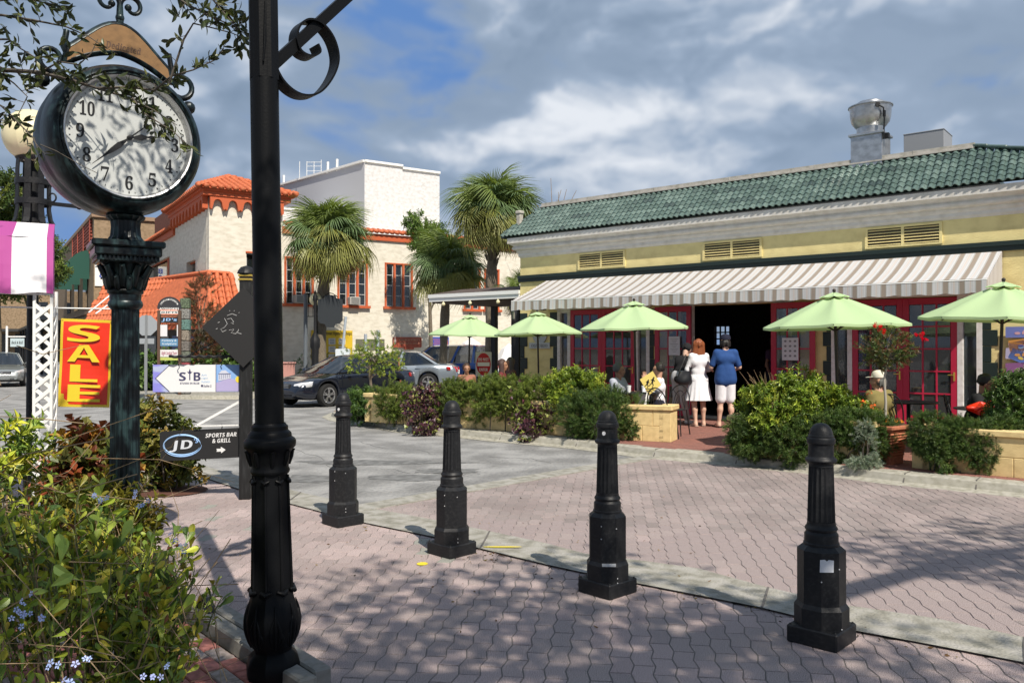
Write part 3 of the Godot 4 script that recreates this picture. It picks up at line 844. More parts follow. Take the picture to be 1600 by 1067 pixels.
func make_clock() -> void:
	var Z = 5.6
	var o = at(195, 543, Z); o.y = 0
	var t = thing("street_clock", "large round double-faced street clock on a dark green fluted iron column", "clock", o)
	var b = mb()
	b.cbox(Vector3(0, 0.12, 0), Vector3(0.44, 0.24, 0.44), 0.02)
	b.lathe([[0.19, 0.24], [0.19, 0.29], [0.14, 0.33], [0.125, 0.36], [0.14, 0.39], [0.12, 0.42]], 32)
	part("base", b, M.verdigris, t)
	b = mb(); b.lathe([[0.098, 0.41], [0.096, 0.9], [0.088, 1.93], [0.087, 1.95]], 120, Transform3D(), [20, 0.010])
	part("column", b, M.verdigris, t)
	b = mb()
	b.lathe([[0.09, 1.94], [0.106, 1.955], [0.112, 1.975], [0.106, 1.995], [0.10, 2.0], [0.10, 2.04], [0.112, 2.05], [0.115, 2.065], [0.103, 2.08], [0.10, 2.1], [0.106, 2.17], [0.135, 2.235], [0.15, 2.25]], 40)
	var cap = part("capital", b, M.verdigris, t)
	for r in 2:
		for k in 10:
			b = mb()
			var R = Basis(Vector3.UP, TAU * (k + 0.5 * r) / 10)
			var y0 = 2.075 + 0.02 * r; var y1 = 2.16 + 0.075 * r
			b.tube([R * Vector3(0, y0, 0.104), R * Vector3(0, (y0 + y1) / 2, 0.115 + 0.01 * r), R * Vector3(0, y1, 0.135 + 0.03 * r), R * Vector3(0, y1 - 0.015, 0.155 + 0.03 * r)], [0.022, 0.026, 0.018, 0.005], 6)
			part("acanthus_leaf", b, M.verdigris, cap)
	b = mb()
	b.cbox(Vector3(0, 2.27, 0), Vector3(0.36, 0.04, 0.36), 0.008); b.cbox(Vector3(0, 2.32, 0), Vector3(0.41, 0.06, 0.41), 0.008); b.cbox(Vector3(0, 2.37, 0), Vector3(0.45, 0.045, 0.45), 0.01)
	for s in 4:
		for k in 14: b.box(Basis(Vector3.UP, PI / 2 * s) * Vector3(-0.18 + 0.36 * (k + 0.5) / 14, 2.275, 0.185), Vector3(0.012, 0.03, 0.012), Basis(Vector3.UP, PI / 2 * s))
	var ab = part("abacus", b, M.verdigris, t); ab.rotation.y = 0.55
	b = mb(); b.lathe([[0.12, 2.39], [0.125, 2.40], [0.115, 2.415], [0.098, 2.44], [0.092, 2.5], [0.096, 2.54], [0.12, 2.56], [0.125, 2.575], [0.10, 2.6]], 96, Transform3D(), [16, 0.008])
	part("neck", b, M.verdigris, t)
	# drum with a face on each side, turned to the road
	var H = Node3D.new(); H.name = "clock_head"; t.add_child(H)
	H.position = Vector3(-0.045, EYE + (543 - 224.0) / FOC * Z, 0); H.rotation.y = deg_to_rad(42); H.scale = Vector3.ONE * 0.94
	var flip = Transform3D(Basis(Vector3.RIGHT, PI / 2), Vector3.ZERO)   # lathe axis to z
	b = mb()
	b.lathe([[0.405, 0.17], [0.425, 0.185], [0.44, 0.21], [0.452, 0.205], [0.462, 0.215], [0.485, 0.205], [0.495, 0.185], [0.512, 0.165], [0.525, 0.12], [0.53, 0.06], [0.525, 0.03], [0.535, 0.0], [0.525, -0.03], [0.53, -0.06], [0.525, -0.12], [0.512, -0.165], [0.495, -0.185], [0.485, -0.205], [0.452, -0.205], [0.44, -0.21], [0.405, -0.17]].map(func(q): return [q[0], q[1] * 1.3]), 96, flip)
	part("drum", b, M.verdigris, H)
	for sd in [1, -1]:
		var F = Transform3D(Basis(Vector3.UP, 0 if sd > 0 else PI), Vector3.ZERO)
		b = mb(); b.lathe([[0.424, 0.215], [0.44, 0.256], [0.431, 0.268], [0.420, 0.263], [0.405, 0.22]], 72, F * flip)
		part("bezel", b, M.silver, H)
		b = mb(); b.lathe([[0.41, 0.220], [0.0001, 0.221]], 72, F * flip)
		var dial = part("dial", b, M.dial, H)
	var F0 = Transform3D(Basis(), Vector3(0, 0, 0.223))
	for n in range(1, 13):
		b = mb()
		var a = TAU * n / 12
		letter(b, str(n), 0.098, F0 * Transform3D(Basis(), Vector3(sin(a) * 0.318, cos(a) * 0.318, 0)), 0.052 if n < 10 else 0.098, "Droid Serif", 700, 0.002)
		part("numeral", b, M.black, H)
	b = mb()
	for n in 60:
		var a = TAU * n / 60
		if n % 5: b.box(F0 * Vector3(sin(a) * 0.385, cos(a) * 0.385, 0.001), Vector3(0.004, 0.010, 0.002), Basis(Vector3.BACK, -a))
		else: b.box(F0 * Vector3(sin(a) * 0.385, cos(a) * 0.385, 0.001), Vector3(0.008, 0.012, 0.002), Basis(Vector3.BACK, -a))
	part("minute_marks", b, M.black, H)
	b = mb()
	var am = deg_to_rad(-228.0)
	var xf = Transform3D(Basis(Vector3.BACK, am), Vector3(0, 0, 0.245))
	b.extrude(PackedVector2Array([Vector2(-0.005, -0.03), Vector2(0.005, -0.03), Vector2(0.008, 0.04), Vector2(0.020, 0.10), Vector2(0.016, 0.16), Vector2(0.005, 0.24), Vector2(0.0015, 0.335), Vector2(-0.0015, 0.335), Vector2(-0.005, 0.24), Vector2(-0.016, 0.16), Vector2(-0.020, 0.10), Vector2(-0.008, 0.04)]), 0.004, xf)
	b.extrude(PackedVector2Array([Vector2(-0.005, 0), Vector2(0.005, 0), Vector2(0.004, -0.13), Vector2(-0.004, -0.13)]), 0.004, xf)
	ellipse(b, 0.02, 0.02, 0.004, xf * T(Vector3(0, -0.145, 0)), 18)
	part("minute_hand", b, M.black, H)
	b = mb()
	xf = Transform3D(Basis(Vector3.BACK, deg_to_rad(-80)), Vector3(0, 0, 0.236))
	b.extrude(PackedVector2Array([Vector2(-0.006, -0.02), Vector2(0.006, -0.02), Vector2(0.008, 0.03), Vector2(0.022, 0.08), Vector2(0.006, 0.125), Vector2(0.014, 0.15), Vector2(0.005, 0.17), Vector2(0.001, 0.235), Vector2(-0.001, 0.235), Vector2(-0.005, 0.17), Vector2(-0.014, 0.15), Vector2(-0.006, 0.125), Vector2(-0.022, 0.08), Vector2(-0.008, 0.03)]), 0.004, xf)
	part("hour_hand", b, M.black, H)
	b = mb(); b.lathe([[0.018, 0.22], [0.018, 0.252], [0.0001, 0.256]], 16, flip)
	part("hub", b, M.black, H)
	# crest: curved name board between scrolls
	var top := PackedVector2Array(); 
	var n = 20
	for k in n + 1:
		var u = k / float(n) * 2 - 1
		top.append(Vector2(u * 0.34, 0.79 + 0.075 * cos(u * PI) - 0.10 * pow(absf(u), 3)))
	for k in n + 1:
		var u = 1 - k / float(n) * 2
		top.append(Vector2(u * 0.36, 0.545 + 0.12 * (1 - u * u) - 0.03 * absf(u)))
	b = mb(); b.extrude(top, 0.05, T(Vector3(0, 0, -0.025)))
	part("crest_board", b, M.gold, H)
	b = mb()
	var rim = []
	for q in top: rim.append(Vector3(q.x, q.y, 0))
	rim.append(rim[0])
	b.tube(rim, 0.027, 8, false)
	for s in [-1, 1]:
		var sc = []
		for k in 22:
			var a = k / 21.0 * PI * 1.9
			sc.append(Vector3(s * (0.085 + cos(a + PI) * (0.085 - 0.055 * k / 21.0)), 0.99 + sin(a) * (0.085 - 0.05 * k / 21.0) + 0.03, 0))
		sc.push_front(Vector3(s * 0.006, 0.90, 0)); sc.push_front(Vector3(0, 0.85, 0))
		b.tube(sc, range(24).map(func(j): return 0.022 - 0.0004 * j), 8)
		b.ball(sc[23], 0.026, 10)
		var ear = []
		for k in 18:
			var a = k / 17.0 * PI * 1.7
			ear.append(Vector3(s * (0.44 + sin(a) * 0.10 * (1 - k / 30.0)), 0.50 - cos(a) * 0.10 * (1 - k / 30.0) + 0.02, 0))
		ear.push_front(Vector3(s * 0.36, 0.44, 0))
		b.tube(ear, range(19).map(func(j): return 0.024 - 0.0005 * j), 8)
		b.ball(Vector3(s * 0.50, 0.36, 0), 0.05, 12)
		b.tube([Vector3(s * 0.33, 0.53, 0), Vector3(s * 0.37, 0.62, 0), Vector3(s * 0.35, 0.74, 0)], [0.02, 0.022, 0.02], 8)
	b.ball(Vector3(0, 0.92, 0), 0.032, 12)
	part("crest_scrolls", b, M.verdigris, H)
	b = mb()
	letter(b, "Dedicated", 0.05, T(Vector3(0.02, 0.70, 0.026)), 0.24, "Droid Serif", 700, 0.002, 0.15)
	part("lettering", b, M.brown, H)

func make_globe_lamp() -> void:
	var Z = 8.6
	var o = at(50, 543, Z); o.y = 0
	var t = thing("globe_lamp", "cream globe street lamp on a caged iron post behind the clock", "street lamp", o)
	var b = mb(); b.ball(Vector3(-0.02, EYE + (543 - 212.0) / FOC * Z, 0), 0.275, 32)
	part("globe", b, M.globe, t)
	var y0 = EYE + (543 - 350.0) / FOC * Z; var y1 = EYE + (543 - 252.0) / FOC * Z
	b = mb()
	b.lathe([[0.0, y1 + 0.02], [0.15, y1], [0.17, y1 + 0.03], [0.12, y1 + 0.075], [0.0, y1 + 0.08]], 24)
	part("globe_seat", b, M.iron_b, t)
	for k in 8:
		b = mb()
		var R = Basis(Vector3.UP, TAU * k / 8 + 0.2)
		b.bar([R * Vector3(0, y1 + 0.01, 0.15), R * Vector3(0, y1 - 0.1, 0.158), R * Vector3(0, y0 + 0.15, 0.158), R * Vector3(0, y0 + 0.05, 0.175), R * Vector3(0, y0, 0.2)], R * Vector3(1, 0, 0), 0.06, 0.012)
		part("cage_strap", b, M.iron_b, t)
	b = mb()
	for y in [y1 - 0.22, y1 - 0.43]: b.lathe([[0.166, y - 0.03], [0.172, y - 0.03], [0.172, y + 0.03], [0.166, y + 0.03]], 24)
	part("cage_band", b, M.iron_b, t)
	b = mb(); b.lathe([[0.085, 0], [0.085, 0.5], [0.06, 0.56], [0.05, y1]], 20)
	part("pole", b, M.iron_b, t)
	b = mb()
	var ya = y1 - 0.44
	b.bar([Vector3(0.16, ya, 0), Vector3(0.52, ya - 0.05, 0.1)], Vector3(0, 0, 1), 0.02, 0.04)
	var sc = []
	for k in 14:
		var a = PI * 1.6 * k / 13
		sc.append(Vector3(0.2 + sin(a) * 0.04, ya + 0.06 - cos(a) * 0.045, 0))
	b.tube(sc, 0.009, 6); b.ball(Vector3(0.54, ya - 0.05, 0.1), 0.035, 10)
	part("side_arm", b, M.iron_b, t)

func make_signs() -> void:
	# the square post with its lantern cap
	var o = gnd(384, 779)
	var z = -o.z
	var t = thing("sign_post", "weathered square black post carrying the hanging signs, by the lamp post", "post", o, 0.12)
	var k = z / FOC
	var hh = func(y): return EYE - (y - 543.0) * k
	var b = mb(); b.cbox(Vector3(0, hh.call(440) / 2, 0), Vector3(0.125, hh.call(440), 0.125), 0.008)
	part("post", b, mat(L(0.02, 0.021, 0.022), 0.55, 0, {"tex": ntex(0.015, 5, 61, [[0.3, gy(0.5)], [0.62, gy(0.7)], [0.78, Color(1, 1, 1)]]), "tri": Vector3(4, 0.5, 4)}), t)
	b = mb(); var y0 = hh.call(440)
	for i in 2: b.cbox(Vector3(0, y0 + 0.02 + 0.045 * i, 0), Vector3(0.15, 0.022, 0.15), 0.005)
	part("brass_band", b, M.brass, t)
	b = mb(); b.cbox(Vector3(0, y0 + 0.042, 0), Vector3(0.13, 0.12, 0.13), 0.01)
	b.lathe([[0.10, y0 + 0.09], [0.09, y0 + 0.12], [0.06, y0 + 0.16], [0.0001, y0 + 0.18]], 16)
	part("lantern_cap", b, M.iron_b, t)
	# twisted arm with scroll, over the painted arrow sign
	b = mb()
	var ya = hh.call(557)
	var pts = []; 
	for i in 30: pts.append(Vector3(-0.06 - 0.76 * i / 29.0, ya + 0.006 * sin(i * 1.6), 0.006 * cos(i * 1.6)))
	b.tube(pts, 0.016, 6)
	var sc = []
	for i in 22:
		var a = TAU * 0.95 * i / 21
		sc.append(Vector3(-0.15 + cos(a) * 0.09 * (1 - i / 50.0), ya + 0.12 + sin(a) * 0.09 * (1 - i / 50.0), 0))
	b.tube(sc, 0.011, 6)
	b.tube([Vector3(-0.06, ya + 0.24, 0), Vector3(-0.25, ya + 0.19, 0), Vector3(-0.5, ya + 0.08, 0), Vector3(-0.6, ya + 0.02, 0)], 0.006, 6)
	for x in [-0.26, -0.72]: b.tube([Vector3(x, ya, 0), Vector3(x + 0.012, ya - 0.04, 0), Vector3(x - 0.01, ya - 0.07, 0), Vector3(x, ya - 0.10, 0)], 0.005, 6)
	part("sign_arm", b, M.iron_b, t)
	b = mb()
	var yb = hh.call(664)
	b.bar([Vector3(-0.07, hh.call(617), 0), Vector3(-0.07, yb, 0)], Vector3(0, 0, 1), 0.012, 0.012)
	b.bar([Vector3(-0.06, yb, 0), Vector3(-0.55, yb - 0.005, 0)], Vector3(0, 0, 1), 0.012, 0.012)
	b.bar([Vector3(-0.065, hh.call(627), 0), Vector3(-0.52, yb + 0.006, 0)], Vector3(0, 0, 1), 0.02, 0.025)
	part("white_bracket", b, M.white, t)
	# diamond
	var d = thing("diamond_sign", "black diamond-shaped board with chalk-white scrollwork hung on the square post", "sign", Vector3(o.x, hh.call(512), o.z + 0.085), 0.12)
	b = mb(); b.extrude(PackedVector2Array([Vector2(-0.44, 0), Vector2(0, -0.44), Vector2(0.42, 0), Vector2(0, 0.44)]), 0.02, Transform3D(Basis(), Vector3(0, 0, 0)))
	part("board", b, M.iron_flat, d)
	b = mb()
	for q in [[[-0.20, 0.10], [-0.17, 0.04], [-0.2, 0.0], [-0.24, -0.02], [-0.22, -0.05], [-0.18, -0.03]], [[-0.17, 0.09], [-0.13, 0.10], [-0.1, 0.06], [-0.14, 0.05], [-0.1, 0.04]], [[-0.15, -0.03], [-0.1, -0.02], [-0.13, -0.06], [-0.08, -0.07], [-0.06, -0.04]], [[-0.05, -0.02], [-0.06, -0.06], [-0.02, -0.07]], [[-0.17, 0.13], [-0.12, 0.15], [-0.07, 0.13]], [[-0.27, 0.05], [-0.25, 0.06]], [[-0.29, -0.02], [-0.27, -0.01]], [[-0.15, 0.18], [-0.14, 0.185]], [[-0.1, 0.18], [-0.09, 0.185]], [[-0.05, 0.16], [-0.04, 0.165]]]:
		b.tube(q.map(func(w): return Vector3(w[0], w[1], 0.022)), 0.0028, 5)
	part("scrollwork", b, solid(L(0.55, 0.55, 0.55)), d)
	# painted arrow sign
	var A0 = at(240, 591, z); var w = 136 * k; var h = 42.5 * k
	d = thing("arrow_sign", "pale blue and white hanging board with arrow, initials and a picture of a house", "sign", Vector3(at(308, 591, z).x, at(308, 591, z).y, o.z), 0.04)
	b = mb(); plate(b, w, h, 0.018, T(Vector3(0, 0, -0.009)))
	part("board", b, mat(L(0.44, 0.50, 0.72), 0.4, 0, {"tex": ntex(0.01, 3, 71, [[0.3, Color(0.8, 0.75, 1)], [0.7, Color(1, 1, 1)]], 256)}), d)
	b = mb(); b.extrude(PackedVector2Array([Vector2(-w / 2 + 0.03, 0), Vector2(-w / 2 + 0.185, -h / 2), Vector2(0.205, -h / 2), Vector2(0.205, h / 2), Vector2(-w / 2 + 0.185, h / 2)]), 0.002, T(Vector3(0, 0, 0.009)))
	part("arrow", b, M.plasticwhite, d)
	b = mb()
	for s in [-1, 1]: b.bar([Vector3(-w / 2 + 0.03, 0, 0.012), Vector3(-w / 2 + 0.185, s * h / 2 * 0.99, 0.012)], Vector3(0, 0, 1), 0.002, 0.006)
	b.bar([Vector3(0.207, -h / 2 * 0.99, 0.012), Vector3(0.207, h / 2 * 0.99, 0.012)], Vector3(0, 0, 1), 0.002, 0.006)
	letter(b, "S", 0.095, T(Vector3(-0.16, 0.02, 0.012)), 0.075, "Droid Sans", 700, 0.002)
	letter(b, "B", 0.095, T(Vector3(0.0, 0.02, 0.012)), 0.075, "Droid Sans", 700, 0.002)
	letter(b, "STUDIO IN BLUE", 0.02, T(Vector3(-0.08, -0.055, 0.012)), 0.21, "Droid Sans", 700, 0.002)
	b.bar([Vector3(-0.08, -0.02, 0.012), Vector3(-0.08, 0.06, 0.012)], Vector3(0, 0, 1), 0.002, 0.012)
	b.extrude(PackedVector2Array([Vector2(-0.03, 0.08), Vector2(-0.012, 0.058), Vector2(0.012, 0.058), Vector2(0.03, 0.08), Vector2(0.012, 0.075), Vector2(0.0, 0.115), Vector2(-0.012, 0.075)]), 0.002, T(Vector3(-0.08, -0.005, 0.011)))
	letter(b, "Suite 2", 0.026, T(Vector3(0.115, -0.085, 0.012)), 0.085, "Droid Sans", 700, 0.002)
	b.box(Vector3(0.055, -0.083, 0.012), Vector3(0.022, 0.024, 0.002))
	part("lettering", b, solid(L(0.05, 0.05, 0.12)), d)
	b = mb()
	for q in [["Art", 0.062, 0.036], ["Logos", 0.075, 0.0], ["Illustration", 0.1, -0.037]]: letter(b, q[0], 0.022, T(Vector3(0.045 + q[1] * 0.5, q[2], 0.012)), q[1] * 0.95, "Droid Sans", 400, 0.002)
	part("light_lettering", b, solid(L(0.32, 0.5, 0.72)), d)
	var pi = mb(); pi.box(Vector3(0.344, 0, 0.0095), Vector3(0.27, h * 0.985, 0.002))
	part("picture_sky", pi, solid(L(0.24, 0.42, 0.75)), d)
	b = mb(); b.extrude(PackedVector2Array([Vector2(0.21, -0.145), Vector2(0.478, -0.145), Vector2(0.478, -0.03), Vector2(0.35, 0.0), Vector2(0.21, -0.05)]), 0.002, T(Vector3(0, 0, 0.0105)))
	part("picture_path", b, solid(L(0.42, 0.38, 0.62)), d)
	b = mb()
	b.extrude(PackedVector2Array([Vector2(0.235, -0.03), Vector2(0.37, 0.0), Vector2(0.37, 0.05), Vector2(0.35, 0.058), Vector2(0.31, 0.09), Vector2(0.27, 0.085), Vector2(0.235, 0.05)]), 0.002, T(Vector3(0, 0, 0.0125)))
	part("picture_house", b, solid(L(0.6, 0.62, 0.72)), d)
	b = mb()
	for i in 6: b.box(Vector3(0.25 + 0.022 * i, 0.012 + 0.004 * i, 0.0145), Vector3(0.006, 0.05, 0.002))
	b.bar([Vector3(0.235, 0.048, 0.0145), Vector3(0.37, 0.05, 0.0145)], Vector3(0, 0, 1), 0.002, 0.012)
	part("picture_porch", b, solid(L(0.18, 0.2, 0.32)), d)
	b = mb(); ellipse(b, 0.028, 0.035, 0.002, T(Vector3(0.45, -0.012, 0.0125)))
	part("yellow_blob", b, solid(L(0.78, 0.62, 0.05)), d)
	# sports bar sign
	var pc = at(315, 694, z)
	d = thing("bar_sign", "black hanging sign of a sports bar and grill with silver oval emblem", "sign", Vector3(pc.x, pc.y, o.z + 0.01), 0.05)
	w = 126 * k; h = 46 * k
	var rl = Transform3D(Basis(Vector3.BACK, 0.045), Vector3.ZERO)
	b = mb(); plate(b, w, h, 0.02, rl * T(Vector3(0, 0, -0.01)), 0.03)
	part("board", b, M.iron_flat, d)
	b = mb(); for s in [-0.2, 0.22]: b.tube([Vector3(s, h / 2 + 0.05 + s * 0.03, 0), Vector3(s + 0.008, h / 2 + 0.03 + s * 0.04, 0), Vector3(s, h / 2 - 0.01 + s * 0.045, 0)], 0.005, 6)
	part("hooks", b, M.iron_b, d)
	b = mb()
	var ex = rl * T(Vector3(-0.205, 0.0, 0.011))
	for q in [[0.205, 0.118, 0.35, 3.5], [0.195, 0.105, 2.9, 6.0], [0.21, 0.123, 3.5, 6.3], [0.2, 0.112, 0.0, 2.6]]:
		var pp = []
		for i in 26:
			var a = lerpf(q[2], q[3], i / 25.0)
			pp.append(ex * Vector3(cos(a) * q[0], sin(a) * q[1], 0.002))
		b.tube(pp, range(26).map(func(j): return 0.001 + 0.009 * sin(PI * j / 25.0)), 5)
	part("oval_rings", b, solid(L(0.35, 0.55, 0.85), 0.3), d)
	b = mb()
	letter(b, "JD", 0.125, ex * T(Vector3(-0.01, -0.005, 0.004)), 0.24, "Droid Sans", 700, 0.004, 0.2)
	part("initials", b, solid(L(0.62, 0.65, 0.7), 0.3), d)
	b = mb()
	letter(b, "'S", 0.05, ex * T(Vector3(0.155, 0.045, 0.004)), 0.05, "Droid Sans", 700, 0.004, 0.2)
	part("small_letter", b, solid(L(0.3, 0.5, 0.85), 0.3), d)
	b = mb()
	letter(b, "SPORTS BAR", 0.045, rl * T(Vector3(0.225, 0.095, 0.011)), 0.34, "Droid Sans", 700, 0.002, 0.2)
	letter(b, "& GRILL", 0.045, rl * T(Vector3(0.225, 0.033, 0.011)), 0.20, "Droid Sans", 700, 0.002, 0.2)
	b.extrude(PackedVector2Array([Vector2(-0.05, -0.016), Vector2(0.0, -0.016), Vector2(0.0, -0.036), Vector2(0.05, 0), Vector2(0.0, 0.036), Vector2(0.0, 0.016), Vector2(-0.05, 0.016), Vector2(-0.042, 0)]), 0.003, rl * T(Vector3(0.215, -0.072, 0.010)))
	part("lettering", b, solid(L(0.72, 0.72, 0.72)), d)
	# sale banner on its rail
	var zs = 7.5; var ks = zs / FOC
	var c = at(133, 567.5, zs)
	t = thing("sale_banner", "red and yellow vertical sale banner tied beside the lattice post", "banner", c, 0.2)
	var lean = Transform3D(Basis(Vector3.BACK, -0.035), Vector3.ZERO)
	var bw = 74 * ks; var bh = 137 * ks
	var bmesh = func(ww, hh2, zoff):
		var m = mb()
		for i in 10:
			for j in 14:
				var P = func(a, e): return lean * Vector3(lerpf(-ww / 2, ww / 2, a), lerpf(-hh2 / 2, hh2 / 2, e), zoff + 0.010 * sin(a * 5 + e * 2.0) + 0.006 * sin(e * 9 + a * 2))
				m.quad(P.call(i / 10.0, j / 14.0), P.call((i + 1) / 10.0, j / 14.0), P.call((i + 1) / 10.0, (j + 1) / 14.0), P.call(i / 10.0, (j + 1) / 14.0))
		return m
	part("cloth", bmesh.call(bw, bh, 0.0), mat(L(0.72, 0.52, 0.03), 0.4, 0, {"back": L(0.3, 0.2, 0.02)}), t)
	part("red_field", bmesh.call(bw - 0.045, bh - 0.05, 0.003), solid(L(0.70, 0.035, 0.012), 0.35), t)
	for i in 4:
		b = mb()
		letter(b, "SALE"[i], 0.155, lean * T(Vector3(-0.02 + 0.007 * i, 0.272 - 0.182 * i, 0.019)), 0.275 if i != 2 else 0.235, "Droid Sans", 700, 0.002)
		part("letter", b, solid(L(0.72, 0.55, 0.03), 0.4), t)
	b = mb()
	for sx in [-1, 1]:
		for sy in [-1, 1]: b.ball(lean * Vector3(sx * (bw / 2 - 0.012), sy * (bh / 2 - 0.012), 0.01), 0.007, 8)
	part("eyelets", b, M.brass, t)
	# lattice post, pink awning and its rails
	var zl = 7.7; var kl = zl / FOC
	o = at(70, 543, zl); o.y = 0
	t = thing("lattice_post", "white diamond-lattice post under the pink striped awning", "post", o, 0.25)
	var pw = 0.145
	var ptop = EYE + (543 - 455.0) * kl
	for f in [0, 1, 3]:
		var R = Basis(Vector3.UP, PI / 2 * f)
		var n = int(ptop / 0.13)
		for i in n:
			for s in [-1, 1]:
				b = mb()
				var p0 = Vector3(-s * pw / 2, i * 0.13, pw / 2 + 0.004 * s); var p1 = Vector3(s * pw / 2, i * 0.13 + 0.13, pw / 2 + 0.004 * s)
				b.bar([R * p0, R * p1], R * Vector3(0, 0, 1), 0.008, 0.034)
				if f == 0: part("slat", b, M.white, t)
				else: part("side_slat", b, M.white, t)
		b = mb(); b.box(R * Vector3(pw / 2, ptop / 2, pw / 2), Vector3(0.024, ptop, 0.024), R)
		part("corner_batten", b, M.white, t)
	make_pink_awning(zl)

func make_pink_awning(zl) -> void:
	var kl = zl / FOC
	var c = at(82, 460, zl)
	var t = thing("pink_awning", "pink and white striped stall awning at the left edge", "awning", c, 0.5)
	var h = 88 * kl
	var x = 0.0; var i = 0
	var drop = func(xx): return -0.012 * sin(xx * 9) 
	for s in [[0.055, 0], [0.28, 1], [0.5, 0], [0.5, 1], [0.5, 0]]:
		var b = mb()
		var n = 8
		for j in n:
			var a0 = x - s[0] * j / n; var a1 = x - s[0] * (j + 1) / n
			var W = func(a, e): return Vector3(a, e * h - (0.012 * sin(a * 14) if e == 0 else 0.0), 0.10 * (1 - e) + 0.012 * sin(a * 16 + e * 3.0))
			for e in 4:
				b.quad(W.call(a1, e / 4.0), W.call(a0, e / 4.0), W.call(a0, (e + 1) / 4.0), W.call(a1, (e + 1) / 4.0))
			b.quad(Vector3(a1, h, 0), Vector3(a0, h, 0), Vector3(a0, h + 0.25, -0.9), Vector3(a1, h + 0.25, -0.9))
		part("stripe", b, mat(L(0.40, 0.06, 0.27) if s[1] == 0 else L(0.78, 0.76, 0.78), 0.7, 0, {"back": Color(0.12, 0.08, 0.12)}), t)
		x -= s[0]
	var b = mb()
	b.quad(Vector3(0, h, 0), Vector3(0, 0, 0.1), Vector3(0, 0.0, -0.9), Vector3(0, h + 0.25, -0.9))
	part("end_cloth", b, mat(L(0.40, 0.06, 0.27), 0.7), t)
	b = mb()
	b.tube([Vector3(-2.0, -0.13, -0.05), Vector3(0.62, -0.125, -0.02)], 0.008, 6)
	b.tube([Vector3(-1.8, 0.0, 0.02), Vector3(-0.01, 0.0, 0.02)], 0.012, 6)
	b.tube([Vector3(0.3, -0.16, -0.1), Vector3(0.52, 0.05, -0.35)], 0.007, 6); b.tube([Vector3(0.36, -0.17, -0.1), Vector3(0.56, 0.0, -0.4)], 0.007, 6)
	part("rails", b, M.white, t)

